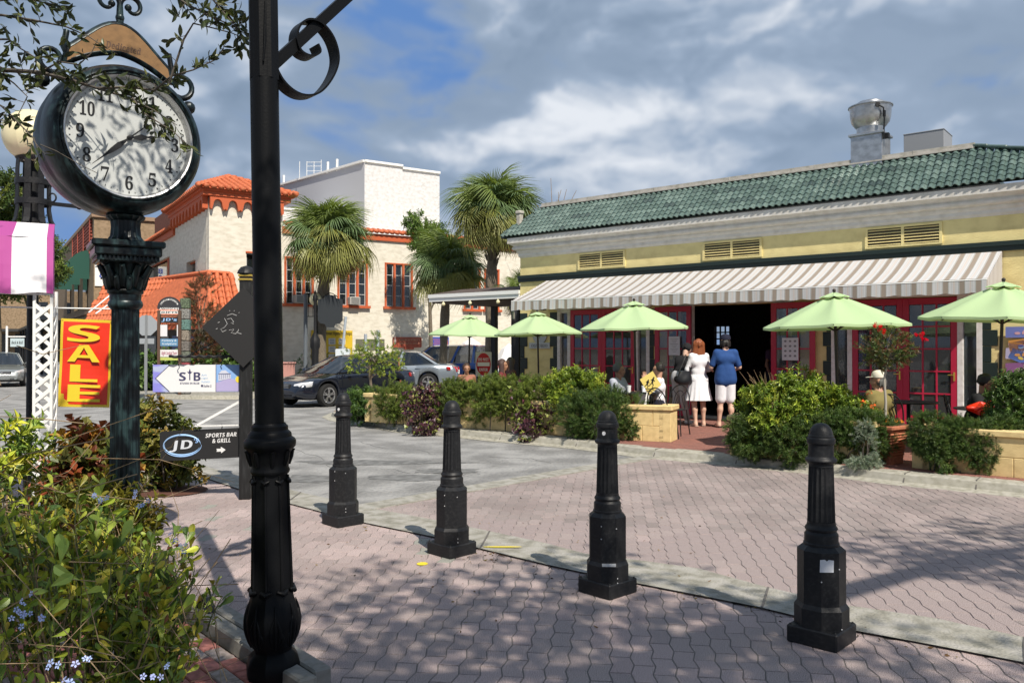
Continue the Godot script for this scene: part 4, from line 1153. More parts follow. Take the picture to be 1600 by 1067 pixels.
# ---------- the café ----------
var CA := Transform3D()     # its front: x along the wall, z outward
func make_cafe() -> void:
	var turn = -atan2(0.637, 0.771)
	var t = thing("cafe_building", "single-storey yellow café with green barrel-tile roof and crimson French doors", "café", Vector3(0.218, 0, -21.44), turn)
	CA = t.transform
	var W = 14.2; var F = 0.13
	# walls with three openings
	var b = mb()
	var op = [[1.22, 3.87], [4.56, 7.21], [8.0, 10.65]]
	var xs = [0.0]
	for q in op: xs.append_array(q)
	xs.append(W)
	for i in range(0, xs.size(), 2): b.box(Vector3((xs[i] + xs[i + 1]) / 2, 1.375, -0.15), Vector3(xs[i + 1] - xs[i], 2.49 + 0.02, 0.3))
	b.box(Vector3(W / 2, 3.42, -0.15), Vector3(W, 1.6, 0.3))
	b.box(Vector3(0.15, 2.17, -5.15), Vector3(0.3, 4.1, 9.7))
	b.box(Vector3(W - 0.15, 2.17, -5.15), Vector3(0.3, 4.1, 9.7))
	part("wall", b, M.yellow, t)
	for i in range(0, xs.size(), 2):
		b = mb(); b.box(Vector3((xs[i] + xs[i + 1]) / 2, 0.25, 0.004), Vector3(xs[i + 1] - xs[i] - 0.01, 0.26, 0.02))
		part("plinth", b, M.darkgreen, t)
	# inside: floor, ceiling, back wall with a window, a counter
	b = mb()
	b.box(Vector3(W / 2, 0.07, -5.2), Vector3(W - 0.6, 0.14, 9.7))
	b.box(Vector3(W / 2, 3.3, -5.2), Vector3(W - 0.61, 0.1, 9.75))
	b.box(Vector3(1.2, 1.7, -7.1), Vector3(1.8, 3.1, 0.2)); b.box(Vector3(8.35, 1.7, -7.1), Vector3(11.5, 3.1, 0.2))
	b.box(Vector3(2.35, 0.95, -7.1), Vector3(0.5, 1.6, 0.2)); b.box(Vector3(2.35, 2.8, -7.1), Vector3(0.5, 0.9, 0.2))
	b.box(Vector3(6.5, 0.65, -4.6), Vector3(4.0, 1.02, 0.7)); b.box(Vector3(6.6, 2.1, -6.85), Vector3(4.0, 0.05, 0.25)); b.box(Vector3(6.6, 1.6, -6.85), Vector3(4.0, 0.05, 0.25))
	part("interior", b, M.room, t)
	b = mb()
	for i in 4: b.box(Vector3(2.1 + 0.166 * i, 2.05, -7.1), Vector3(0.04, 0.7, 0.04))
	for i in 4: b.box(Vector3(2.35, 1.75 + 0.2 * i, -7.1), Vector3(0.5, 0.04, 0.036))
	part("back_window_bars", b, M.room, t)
	for i in 26:
		b = mb(); b.lathe([[0.035, 0], [0.035, 0.14], [0.012, 0.2], [0.012, 0.26]], 8, T(Vector3(4.8 + 0.14 * i + rng.randf() * 0.04, 2.126 - (0.5 if i % 2 else 0.0), -6.85)))
		part("shelf_bottle", b, solid(L(0.05, 0.09, 0.05), 0.2), t)
	# threshold step
	b = mb(); b.cbox(Vector3(5.89, 0.155, 0.06), Vector3(1.82, 0.06, 0.3), 0.01)
	part("doorstep", b, M.concrete, t)
	# white lintels and frames, sidelights, doors
	for q in op:
		b = mb(); b.cbox(Vector3((q[0] + q[1]) / 2, 2.70, 0.0), Vector3(q[1] - q[0] + 0.10, 0.15, 0.12), 0.01)
		part("lintel", b, M.whitewood, t)
		for s in 2:
			var x0 = q[0] if s == 0 else q[1] - 0.40
			var fr = mb()
			for xx in [x0 + 0.045, x0 + 0.355]: fr.box(Vector3(xx, 1.375, -0.03), Vector3(0.09, 2.5, 0.12))
			fr.box(Vector3(x0 + 0.2, 0.36, -0.03), Vector3(0.22, 0.47, 0.10)); fr.box(Vector3(x0 + 0.2, 2.585, -0.03), Vector3(0.22, 0.08, 0.10))
			var sl = part("sidelight", fr, M.whitewood, t)
			b = mb(); b.box(Vector3(x0 + 0.2, 1.57, -0.05), Vector3(0.22, 1.95, 0.008))
			part("pane", b, M.glass, sl)
	for q in [[1.62, 0, 0.0], [2.545, 0, 0.0], [8.40, 0, 0.0], [9.325, 0, 0.0], [4.06, 1, 0.10], [6.80, 1, 0.10]]:
		french_door(t, q[0], 0.925 if q[1] == 0 else 0.91, q[2], F + 0.02, 2.455)
	# green quoin blocks up the pier edges
	for x in [[0.0, 1], [1.22, -1], [3.87, 1], [4.56, -1], [7.21, 1], [8.0, -1], [10.65, 1]]:
		for i in 8:
			b = mb()
			var w = 0.24 if i % 2 else 0.14
			if x[0] == 3.87 or x[0] == 4.56 or x[0] == 7.21 or x[0] == 8.0: w *= 0.7
			b.cbox(Vector3(x[0] + x[1] * w / 2, 0.40 + 0.29 * i, 0.005), Vector3(w, 0.285, 0.03), 0.006)
			part("quoin", b, M.darkgreen, t)
	# band, louvres
	b = mb()
	b.box(Vector3(W / 2 - 0.02, 3.43, 0.02), Vector3(W + 0.04, 0.09, 0.05)); b.box(Vector3(W / 2 - 0.02, 3.515, 0.035), Vector3(W + 0.04, 0.08, 0.08))
	part("green_band", b, M.darkgreen, t)
	for cx in [2.53, 5.89, 9.33]:
		b = mb()
		for s in [[-0.655, 0.05], [0.0, 0.05], [0.655, 0.05]]: b.box(Vector3(cx + s[0], 3.795, 0.012), Vector3(s[1], 0.40, 0.035))
		for y in [3.61, 3.98]: b.box(Vector3(cx, y, 0.014), Vector3(1.36, 0.035, 0.035))
		var lv = part("louvre_vent", b, M.yellow, t)
		b = mb(); b.box(Vector3(cx, 3.795, 0.002), Vector3(1.28, 0.36, 0.004)); part("dark_gap", b, M.room, lv)
		for s in [-1, 1]:
			for i in 6:
				b = mb(); b.box(Vector3(cx + s * 0.3275, 3.655 + 0.056 * i, 0.012), Vector3(0.60, 0.006, 0.05), Basis(Vector3.RIGHT, 0.62))
				part("louvre_slat", b, M.yellow, lv)
	# moulded cornice returning at the corner
	var prof = [[0.002, 4.02], [0.05, 4.07], [0.05, 4.13], [0.08, 4.15], [0.10, 4.18], [0.10, 4.21], [0.16, 4.215], [0.20, 4.235], [0.215, 4.27], [0.20, 4.30], [0.17, 4.31], [0.18, 4.33], [0.30, 4.39], [0.33, 4.395], [0.33, 4.53], [0.0, 4.55]]
	prof = prof.map(func(q): return [q[0] * 0.75, q[1]])
	b = mb()
	for i in range(prof.size() - 1):
		var p = prof[i]; var q = prof[i + 1]
		b.quad(Vector3(-p[0], p[1], -9.0), Vector3(-p[0], p[1], p[0]), Vector3(-q[0], q[1], q[0]), Vector3(-q[0], q[1], -9.0))
		b.quad(Vector3(-p[0], p[1], p[0]), Vector3(W, p[1], p[0]), Vector3(W, q[1], q[0]), Vector3(-q[0], q[1], q[0]))
	part("cornice", b, M.cornice, t)
	# flat roof, mansard slope, coping
	var z0 = 0.25; var y0 = 4.56; var z1 = -0.57; var y1 = 5.36
	b = mb()
	b.box(Vector3(5.5, 5.24, -5.0), Vector3(9.8, 0.08, 8.6))
	b.quad(Vector3(-0.5, y0, z0 - 0.02), Vector3(13.4, y0, z0 - 0.02), Vector3(10.4, y1 - 0.02, z1), Vector3(0.38, y1 - 0.02, z1))
	b.quad(Vector3(-0.5, y0, -9), Vector3(-0.5, y0, z0 - 0.02), Vector3(0.38, y1 - 0.02, z1), Vector3(0.38, y1 - 0.02, -9))
	b.quad(Vector3(13.4, y0, z0 - 0.02), Vector3(15.6, y0, -9), Vector3(11.6, y1 - 0.02, -9), Vector3(10.4, y1 - 0.02, z1))
	part("roof_deck", b, M.tilegreens[5], t)
	b = mb()
	b.bar([Vector3(0.32, y1 + 0.075, z1 + 0.0), Vector3(10.45, y1 + 0.075, z1 + 0.0)], Vector3(0, 0, 1), 0.16, 0.10)
	b.bar([Vector3(0.30, y1 + 0.035, z1 + 0.07), Vector3(10.42, y1 + 0.035, z1 + 0.07)], Vector3(0, 0, 1), 0.07, 0.03)
	for i in 5: b.box(Vector3(1.8 + i * 1.9, y1 + 0.076, z1), Vector3(0.014, 0.106, 0.17))
	part("coping", b, M.coping, t)
	b = mb()
	b.cbox(Vector3(-0.1, 4.92, -0.1), Vector3(0.14, 0.55, 0.14), 0.02); b.cbox(Vector3(-0.1, 5.24, -0.1), Vector3(0.18, 0.09, 0.18), 0.02)
	part("corner_pier", b, M.coping, t)
	# barrel tiles: an arched cover over a shallow pan, laid in courses
	var tm = []
	for v in 2:
		var m = mb()
		var L0 = 0.185; var R = 0.046 + 0.002 * v
		var n = 6
		for k in n:
			var a0 = PI * k / n; var a1 = PI * (k + 1) / n
			var A = func(a, l, r): return Vector3(-cos(a) * r, sin(a) * r * 0.95 + (0.014 if l == 0 else 0.0), -l)
			m.quad(A.call(a1, 0.0, R), A.call(a0, 0.0, R), A.call(a0, L0, R - 0.006), A.call(a1, L0, R - 0.006))
			m.quad(A.call(a0, 0.0, R), A.call(a1, 0.0, R), A.call(a1, 0.0, R - 0.014), A.call(a0, 0.0, R - 0.014))
		for k in 3:     # pan
			var a0 = PI * k / 3; var a1 = PI * (k + 1) / 3
			var B = func(a, l): return Vector3(0.0685 - cos(a) * 0.026, 0.018 - sin(a) * 0.016 + (0.012 if l == 0 else 0.0), -l)
			m.quad(B.call(a0, 0.0), B.call(a1, 0.0), B.call(a1, L0), B.call(a0, L0))
			m.quad(B.call(a1, 0.0), B.call(a0, 0.0), B.call(a0, 0.0) + Vector3(0, -0.012, 0), B.call(a1, 0.0) + Vector3(0, -0.012, 0))
		tm.append(m.mesh())
	var ln = Vector2(z0 - z1, y1 - y0).length(); var ang = atan2(y1 - y0, z0 - z1)
	var rows = 8; var cov = (ln + 0.02) / rows
	var all = []
	var wn := noise(0.5, 4, 88)
	for r in rows:
		var u = r * cov / ln
		var xa = lerpf(-0.5, 0.38, u); var xb = lerpf(13.4, 10.4, u)
		var i = int(xa / 0.137)
		while i * 0.137 < xb - 0.06:
			if i * 0.137 > xa - 0.02:
				var p = Vector3(i * 0.137, lerpf(y0, y1, u) + 0.012, lerpf(z0 + 0.03, z1 + 0.03, u))
				var wr = wn.get_noise_2d(p.x * 2.2, r * 0.9)
				var tone = clampi(int(2.2 + wr * 5 + rng.randf_range(-1.2, 1.2)), 0, 5)
				all.append([-p.x, Transform3D(Basis(Vector3.RIGHT, ang + rng.randfn(0, 0.012)) * Basis(Vector3.UP, rng.randfn(0, 0.012)), p), [3, 1, 0, 4, 2, 5][tone]])
			i += 1
	all.sort_custom(func(x, y): return x[0] < y[0])
	var cnt = 0; var xf = []; var cs = []
	var roof = Node3D.new(); roof.name = "tiled_roof"; t.add_child(roof)
	for q in all:
		var px = CA * q[1].origin
		if cnt < 300 and px.x < 0.66 * -px.z:
			meshnode("roof_tile", tm[cnt % 2], M.tilegreens[q[2]], roof, q[1]); cnt += 1
		else:
			xf.append(q[1]); cs.append(M.tilegreens[q[2]].albedo_color.srgb_to_linear())
	copies("far_roof_tiles", tm[0], M.tile, roof, xf, cs)
	# hip tiles to the right, and down the left end
	for i in 9:
		var u = i / 9.0
		b = mb()
		b.cbox(Vector3(lerpf(10.5, 13.4, u), lerpf(y1, y0, u) + 0.07, lerpf(z1, z0, u)), Vector3(0.42, 0.06, 0.2), 0.02, Basis(Vector3.UP, -0.3) * Basis(Vector3.BACK, -0.22))
		part("hip_tile", b, M.tilegreens[i % 4], roof)
	for i in 6:
		var u = i / 6.0
		b = mb(); b.lathe([[0.05, -0.12], [0.06, 0.10]], 10, Transform3D(Basis(Quaternion(Vector3.UP, Vector3(-0.88, -0.81, 0.88).normalized())), Vector3(lerpf(0.38, -0.5, u), lerpf(y1, y0, u) + 0.04, lerpf(z1, z0, u))))
		part("hip_tile", b, M.tilegreens[i % 3], roof)
	# striped awning
	var st := Image.create_empty(128, 4, false, Image.FORMAT_RGB8)
	st.fill(L(0.56, 0.56, 0.57))
	for q in [[8, 3, [0.22, 0.24, 0.2]], [15, 40, [0.30, 0.25, 0.205]], [56, 3, [0.22, 0.24, 0.2]], [82, 3, [0.45, 0.44, 0.42]], [94, 14, [0.56, 0.50, 0.46]], [114, 3, [0.45, 0.44, 0.42]]]:
		st.fill_rect(Rect2i(q[0], 0, q[1], 4), L(q[2][0], q[2][1], q[2][2]))
	var stripe = mat(Color.WHITE, 0.8, 0, {"tex": ImageTexture.create_from_image(st), "back": Color(0.16, 0.16, 0.15)})
	var x0 = 0.9; var x1 = 10.97; var pj = 1.45; var yt = 3.375; var yf = 2.80
	b = mb()
	var n = 160; var per = 0.245
	for i in n:
		var xa = lerpf(x0, x1, i / float(n)); var xb = lerpf(x0, x1, (i + 1) / float(n))
		var ua = xa / per; var ub = xb / per
		for e in 4:
			var ea = e / 4.0; var eb = (e + 1) / 4.0
			var sg = func(v): return -(0.02 + 0.022 * absf(sin((xa - x0) / (x1 - x0) * PI * 4))) * sin(PI * v)
			b.quad(Vector3(xa, lerpf(yf, yt, ea) + sg.call(ea), lerpf(pj, 0.06, ea)), Vector3(xb, lerpf(yf, yt, ea) + sg.call(ea), lerpf(pj, 0.06, ea)), Vector3(xb, lerpf(yf, yt, eb) + sg.call(eb), lerpf(pj, 0.06, eb)), Vector3(xa, lerpf(yf, yt, eb) + sg.call(eb), lerpf(pj, 0.06, eb)), Vector2(ua, 0), Vector2(ub, 0), Vector2(ub, 1), Vector2(ua, 1))
	var aw = part("awning", b, stripe, t)
	b = mb()
	var val = func(x): return yf - 0.215 - 0.022 * absf(sin(x / 0.2 * PI / 2 + 0.4))
	n = 320
	for i in n:
		var xa = lerpf(x0, x1, i / float(n)); var xb = lerpf(x0, x1, (i + 1) / float(n))
		var wz = func(x, y): return pj + 0.02 + 0.010 * sin(x * 7) * (yf - y) / 0.2
		b.quad(Vector3(xa, val.call(xa), wz.call(xa, val.call(xa))), Vector3(xb, val.call(xb), wz.call(xb, val.call(xb))), Vector3(xb, yf + 0.012, pj + 0.012), Vector3(xa, yf + 0.012, pj + 0.012), Vector2(xa / per, 0), Vector2(xb / per, 0), Vector2(xb / per, 1), Vector2(xa / per, 1))
	part("valance", b, stripe, aw)
	b = mb()
	for x in [x0, x1]:
		for i in 10:
			var ua = i / 10.0; var ub = (i + 1) / 10.0
			var ya = lerpf(yt, yf, ua); var yb = lerpf(yt, yf, ub)
			var za = lerpf(0.06, pj, ua); var zb = lerpf(0.06, pj, ub)
			b.quad(Vector3(x, 2.62, za), Vector3(x, 2.62, zb), Vector3(x, yb, zb), Vector3(x, ya, za), Vector2(za / per * 2, 0), Vector2(zb / per * 2, 0), Vector2(zb / per * 2, 1), Vector2(za / per * 2, 1))
	part("end_panel", b, stripe, aw)
	b = mb()
	b.tube([Vector3(x0, yf - 0.01, pj), Vector3(x1, yf - 0.01, pj)], 0.018, 6)
	for i in 5:
		var x = lerpf(x0 + 0.1, x1 - 0.1, i / 4.0)
		b.tube([Vector3(x, 2.95, 0.03), Vector3(x, yf - 0.03, pj - 0.02)], 0.014, 6)
	part("awning_frame", b, M.white, aw)
	# sign on the left pier
	var sg = thing("round_sign", "pale round sign with a green tree over a lettered panel on the yellow pier", "sign", CA * Vector3(0.66, 1.95, 0.012), turn)
	b = mb(); ellipse(b, 0.235, 0.255, 0.02, T(Vector3(0, 0.08, 0))); part("disc", b, solid(L(0.42, 0.45, 0.45)), sg)
	b = mb(); plate(b, 0.66, 0.15, 0.03, T(Vector3(0, -0.22, 0))); part("panel", b, solid(L(0.48, 0.50, 0.50)), sg)
	b = mb(); letter(b, "OSSORIO", 0.075, T(Vector3(0, -0.22, 0.032)), 0.52, "Droid Serif", 700, 0.003); part("lettering", b, solid(L(0.16, 0.17, 0.18)), sg)
	b = mb(); b.bar([Vector3(0.0, -0.04, 0.022), Vector3(0.01, 0.08, 0.022), Vector3(0.05, 0.14, 0.022)], Vector3(0, 0, 1), 0.004, 0.016)
	for i in 22:
		var a = rng.randf() * TAU; var r = sqrt(rng.randf()) * 0.12
		ellipse(b, 0.024, 0.017, 0.004, Transform3D(Basis(Vector3.BACK, a), Vector3(0.02 + cos(a) * r, 0.15 + sin(a) * r * 0.8, 0.021)), 8)
	part("tree_emblem", b, solid(L(0.16, 0.26, 0.10)), sg)
	# menus taped to the open doors
	for q in [[4.58, 1.72, 0.28, 0.42, "single white menu sheet taped to the open door left of the entrance", 0], [7.22, 1.65, 0.34, 0.46, "large menu sheet with pictures on the open door right of the entrance", 1]]:
		var mn = thing("menu_sheet", q[4], "menu", CA * Vector3(q[0], q[1], 0.155), turn)
		b = mb(); b.box(Vector3.ZERO, Vector3(q[2], q[3], 0.004)); part("paper", b, solid(L(0.68, 0.69, 0.72)), mn)
		b = mb()
		if q[5] == 0:
			for i in 9: b.box(Vector3(0, 0.15 - i * 0.036, 0.003), Vector3(0.2 - 0.06 * (i % 3), 0.007, 0.001))
		else:
			for i in 12: ellipse(b, 0.028, 0.022, 0.002, T(Vector3(-0.1 + 0.1 * (i % 3), 0.16 - 0.1 * (i / 3), 0.002)), 9)
		part("print", b, solid(L(0.2, 0.2, 0.22)), mn)
	# covered walk joining on the left
	var A = at(671, 469, 23.4); var B = at(812, 458, 21.45)
	t = thing("walkway_roof", "flat brown and white canopy roof over the walk, left of the café", "canopy", Vector3(A.x, 0, A.z))
	var v = B - A; v.y = 0; var ul = v.length(); 
	t.rotation.y = atan2(-v.z, v.x)
	b = mb()
	b.box(Vector3(ul / 2, 3.03, -0.0), Vector3(ul, 0.10, 0.06)); b.box(Vector3(ul / 2, 3.135, 0.02), Vector3(ul + 0.02, 0.10, 0.08))
	b.box(Vector3(0.0, 3.08, -1.5), Vector3(0.05, 0.2, 2.9))
	part("fascia", b, M.white, t)
	b = mb()
	b.quad(Vector3(0, 3.19, 0.05), Vector3(ul, 3.19, 0.05), Vector3(ul, 3.42, -1.4), Vector3(0, 3.42, -1.4)); b.quad(Vector3(0, 3.42, -1.4), Vector3(ul, 3.42, -1.4), Vector3(ul, 3.19, -2.9), Vector3(0, 3.19, -2.9))
	b.box(Vector3(ul / 2, 2.97, -1.45), Vector3(ul - 0.1, 0.05, 2.8))
	part("roof", b, mat(L(0.085, 0.06, 0.05), 0.9), t)
	for i in 4:
		b = mb(); b.ball(Vector3(0.55 + i * 0.98, 2.90, 0.02), 0.055, 12); b.lathe([[0.02, 2.94], [0.02, 2.98]], 8, T(Vector3(0.55 + i * 0.98, 0, 0.02)))
		part("bulb", b, M.globe, t)
	for q in [[ul - 1.0, -1.2, 0.14], [0.3, -2.6, 0.1], [ul - 0.2, -0.2, 0.11]]:
		b = mb(); b.box(Vector3(q[0], 1.53, q[1]), Vector3(q[2] * 1.6, 2.84, q[2] * 1.6)); part("post", b, M.iron_b, t)
	# wall lantern
	var lp = at(803, 487, 21.0)
	t = thing("wall_lantern", "small black carriage lantern at the café's left corner", "lantern", lp)
	b = mb(); b.lathe([[0.04, -0.26], [0.06, -0.24], [0.05, -0.2]], 6, Transform3D(), [], true); b.lathe([[0.13, 0.10], [0.15, 0.11], [0.05, 0.2], [0.02, 0.26], [0.0, 0.28]], 6, Transform3D(), [], true)
	for i in 6: b.bar([Basis(Vector3.UP, TAU * i / 6) * Vector3(0, -0.2, 0.055), Basis(Vector3.UP, TAU * i / 6) * Vector3(0, 0.11, 0.115)], Vector3(0, 0, 1), 0.014, 0.014)
	b.bar([Vector3(0, 0.2, 0), Vector3(0.12, 0.3, -0.1), Vector3(0.22, 0.1, -0.2)], Vector3(0, 0, 1), 0.02, 0.02)
	part("frame", b, M.iron_b, t)
	b = mb(); b.lathe([[0.05, -0.2], [0.105, 0.1]], 6, Transform3D(), [], true); part("glass", b, M.glass, t)
	b = mb(); b.lathe([[0.02, -0.18], [0.02, -0.02], [0.008, 0.03], [0.0, 0.05]], 8); part("candle_bulb", b, solid(L(0.8, 0.75, 0.6)), t)
	# roof fan and plant box
	var fz = 16.6
	var fp = at(1362, 262, fz); var kf = fz / FOC
	t = thing("exhaust_fan", "shiny metal kitchen exhaust fan on a square duct above the green roof", "exhaust fan", Vector3(fp.x, 5.2, fp.z), turn)
	var hy = func(y): return EYE - (y - 543.0) * kf - 5.2
	b = mb(); b.cbox(Vector3(0, hy.call(214) / 2, 0), Vector3(0.60, hy.call(214), 0.60), 0.006)
	part("duct", b, M.galv, t)
	b = mb(); b.cbox(Vector3(0, hy.call(213), 0), Vector3(0.68, 0.05, 0.68), 0.008)
	for s in [-0.13, 0.13]: b.box(Vector3(s, hy.call(219), 0.303), Vector3(0.17, 0.015, 0.012))
	part("duct_cap", b, M.galv, t)
	b = mb()
	b.lathe([[0.26, hy.call(211)], [0.265, hy.call(200)], [0.29, hy.call(198)], [0.36, hy.call(191)], [0.385, hy.call(183)], [0.395, hy.call(170)], [0.405, hy.call(168)], [0.425, hy.call(167.4)], [0.425, hy.call(166)], [0.40, hy.call(165)], [0.27, hy.call(164)], [0.26, hy.call(160)], [0.23, hy.call(158.5)], [0.0, hy.call(158)]], 40)
	part("fan_bowl", b, M.galv, t)
	b = mb()
	ellipse(b, 0.045, 0.045, 0.03, Transform3D(Basis(Vector3.UP, 0.6), Vector3(0.225, hy.call(171.5), 0.325)), 14)
	b.tube([Vector3(0.24, hy.call(172), 0.34), Vector3(0.33, hy.call(177), 0.30), Vector3(0.345, hy.call(195), 0.29), Vector3(0.33, hy.call(225), 0.31)], 0.016, 6)
	b.box(Vector3(0.34, hy.call(186), 0.28), Vector3(0.05, 0.12, 0.05)); b.box(Vector3(0.36, hy.call(219), 0.2), Vector3(0.1, 0.1, 0.1))
	part("conduit", b, M.iron_b, t)
	var gz = 17.6
	var gp = at(1452, 250, gz); var kg = gz / FOC
	t = thing("roof_cabinet", "plain grey sheet metal box on the café roof", "cabinet", Vector3(gp.x, 5.2, gp.z), turn)
	b = mb(); b.cbox(Vector3(0, (EYE + (543 - 211) * kg - 5.2) / 2, 0), Vector3(0.78, EYE + (543 - 211) * kg - 5.2, 0.78), 0.006)
	part("casing", b, M.greysheet, t)
	b = mb(); b.cbox(Vector3(0, EYE + (543 - 211) * kg - 5.2, 0), Vector3(0.80, 0.02, 0.80), 0.004)
	b.box(Vector3(0.44, 0.25, 0.3), Vector3(0.06, 0.1, 0.06))
	part("lid", b, M.greysheet, t)
	# hanging boards on the right wall
	for i in 6:
		var q = [[1588, 519, 0.0], [1592, 538, 0.12], [1588, 553, -0.05], [1593, 560, -0.45], [1597, 575, 0.05], [1606, 540, 0.2]][i]
		var s = 11.15 + (i % 2) * 0.05
		var p = CA * Vector3(s, 0, 0.06)
		var zz = -p.z
		var pp = Vector3(p.x, EYE - (q[1] - 543.0) * zz / FOC, p.z)
		var bd = thing("painted_board", ["blue and violet board, topmost of the painted boards on the yellow wall", "orange board second from the top of the painted boards", "pale lilac board in the middle of the painted boards", "tilted blue board with yellow oval among the painted boards", "lowest plum board of the painted boards on the yellow wall", "painted board half out of the picture beside the others"][i], "sign", pp, turn, "painted boards on the yellow wall")
		b = mb(); plate(b, 0.46, 0.19, 0.025, Transform3D(Basis(Vector3.BACK, q[2]), Vector3(0.10, 0, 0)), 0.015)
		part("board", b, solid([L(0.16, 0.2, 0.5), L(0.6, 0.28, 0.06), L(0.45, 0.42, 0.6), L(0.1, 0.18, 0.5), L(0.25, 0.1, 0.25), L(0.5, 0.3, 0.3)][i]), bd)
		b = mb()
		for k in 3: ellipse(b, 0.045, 0.025, 0.004, Transform3D(Basis(Vector3.BACK, q[2] + k), Basis(Vector3.BACK, q[2]) * Vector3(-0.05 + 0.1 * k, 0.02 * (k - 1), 0.024) + Vector3(0.1, 0, 0)), 12)
		part("painted_shapes", b, solid([L(0.6, 0.35, 0.4), L(0.1, 0.1, 0.3), L(0.6, 0.3, 0.1), L(0.65, 0.5, 0.1), L(0.5, 0.3, 0.4), L(0.2, 0.3, 0.5)][i]), bd)

func french_door(par: Node, x: float, w: float, z: float, y: float, h: float) -> void:
	var b = mb()
	for xx in [x + 0.055, x + w - 0.055]: b.cbox(Vector3(xx, y + h / 2, z), Vector3(0.11, h, 0.05), 0.006)
	b.cbox(Vector3(x + w / 2, y + 0.13, z), Vector3(w - 0.22, 0.26, 0.046), 0.004); b.cbox(Vector3(x + w / 2, y + h - 0.06, z), Vector3(w - 0.22, 0.12, 0.046), 0.004)
	var gw = (w - 0.22) / 3; var gh = (h - 0.38) / 5
	for i in [1, 2]: b.box(Vector3(x + 0.11 + gw * i, y + 0.26 + gh * 2.5, z), Vector3(0.028, gh * 5, 0.034))
	for j in [1, 2, 3, 4]: b.box(Vector3(x + w / 2, y + 0.26 + gh * j, z), Vector3(w - 0.22, 0.028, 0.036))
	var d = part("french_door", b, M.doorred, par)
	for i in 3:
		for j in 5:
			b = mb(); b.box(Vector3(x + 0.11 + gw * (i + 0.5), y + 0.26 + gh * (j + 0.5), z), Vector3(gw - 0.02, gh - 0.02, 0.006))
			part("pane", b, M.glass, d)
	b = mb(); b.box(Vector3(x + w - 0.05, y + 1.0, z + 0.035), Vector3(0.025, 0.16, 0.02)); b.bar([Vector3(x + w - 0.05, y + 1.03, z + 0.06), Vector3(x + w - 0.15, y + 1.03, z + 0.06)], Vector3(0, 0, 1), 0.016, 0.016)
	part("handle", b, M.brass, d)

# ---------- terrace furniture ----------
func make_umbrella() -> Node3D:
	var t = thing("patio_umbrella", "", "umbrella", Vector3.ZERO, 0, "pale green parasols on the café terrace")
	var R = 1.02; var n = 8
	var b = mb()
	var P = func(a, u):   # canopy point: taut over the ribs, slack between them
		var seg = fposmod(a, TAU / n) / (TAU / n)
		var slack = sin(PI * seg)
		var r = R * u * (1 - 0.09 * slack * u)
		return Vector3(sin(a) * r, 2.34 - 0.46 * pow(u, 1.12) - 0.055 * slack * sin(PI * u * 0.8) + 0.004 * sin(a * 11.0 + u * 9.0) * u + 0.02 * slack * u * u, cos(a) * r)
	var na = 64; var nu = 8
	var grid = []
	for i in na:
		var row = []
		for j in nu + 1: row.append(b.vert(P.call(TAU * i / na, 0.15 + 0.85 * j / nu)))
		grid.append(row)
	for i in na:
		for j in nu:
			var i1 = (i + 1) % na
			b.face(grid[i][j], grid[i][j + 1], grid[i1][j + 1]); b.face(grid[i][j], grid[i1][j + 1], grid[i1][j])
	var cn = part("canopy", b, M.canopy, t)
	b = mb()
	for i in na:
		var a0 = TAU * i / na; var a1 = TAU * (i + 1) / na
		var p0 = P.call(a0, 1.0); var p1 = P.call(a1, 1.0)
		b.quad(p0 + Vector3(0, -0.035, 0), p1 + Vector3(0, -0.035, 0), p1, p0)
	part("hem", b, M.canopy, cn)
	b = mb()
	for i in na:
		var a0 = TAU * i / na; var a1 = TAU * (i + 1) / na
		var V = func(a, r, y): return Vector3(sin(a) * r, y - 0.012 * absf(sin(a * n / 2.0)), cos(a) * r)
		b.quad(V.call(a0, 0.21, 2.305), V.call(a1, 0.21, 2.305), V.call(a1, 0.02, 2.372), V.call(a0, 0.02, 2.372))
	part("vent_cap", b, M.canopy, cn)
	b = mb(); b.tube([Vector3(0, 0.0, 0), Vector3(0, 2.385, 0)], 0.021, 10); b.ball(Vector3(0, 2.40, 0), 0.026, 8)
	part("pole", b, M.polewood, t)
	for i in n:
		b = mb()
		var a = TAU * i / n
		b.tube([Vector3(0, 2.30, 0), P.call(a, 0.5) + Vector3(0, -0.025, 0), P.call(a, 1.0) + Vector3(0, -0.02, 0)], 0.009, 5)
		b.tube([Vector3(0, 1.80, 0), P.call(a, 0.5) + Vector3(0, -0.03, 0)], 0.008, 5)
		part("rib", b, M.polewood, t)
	b = mb(); b.lathe([[0.24, 0], [0.25, 0.05], [0.06, 0.09], [0.04, 0.35], [0, 0.35]], 20)
	part("base", b, M.iron_b, t)
	return t

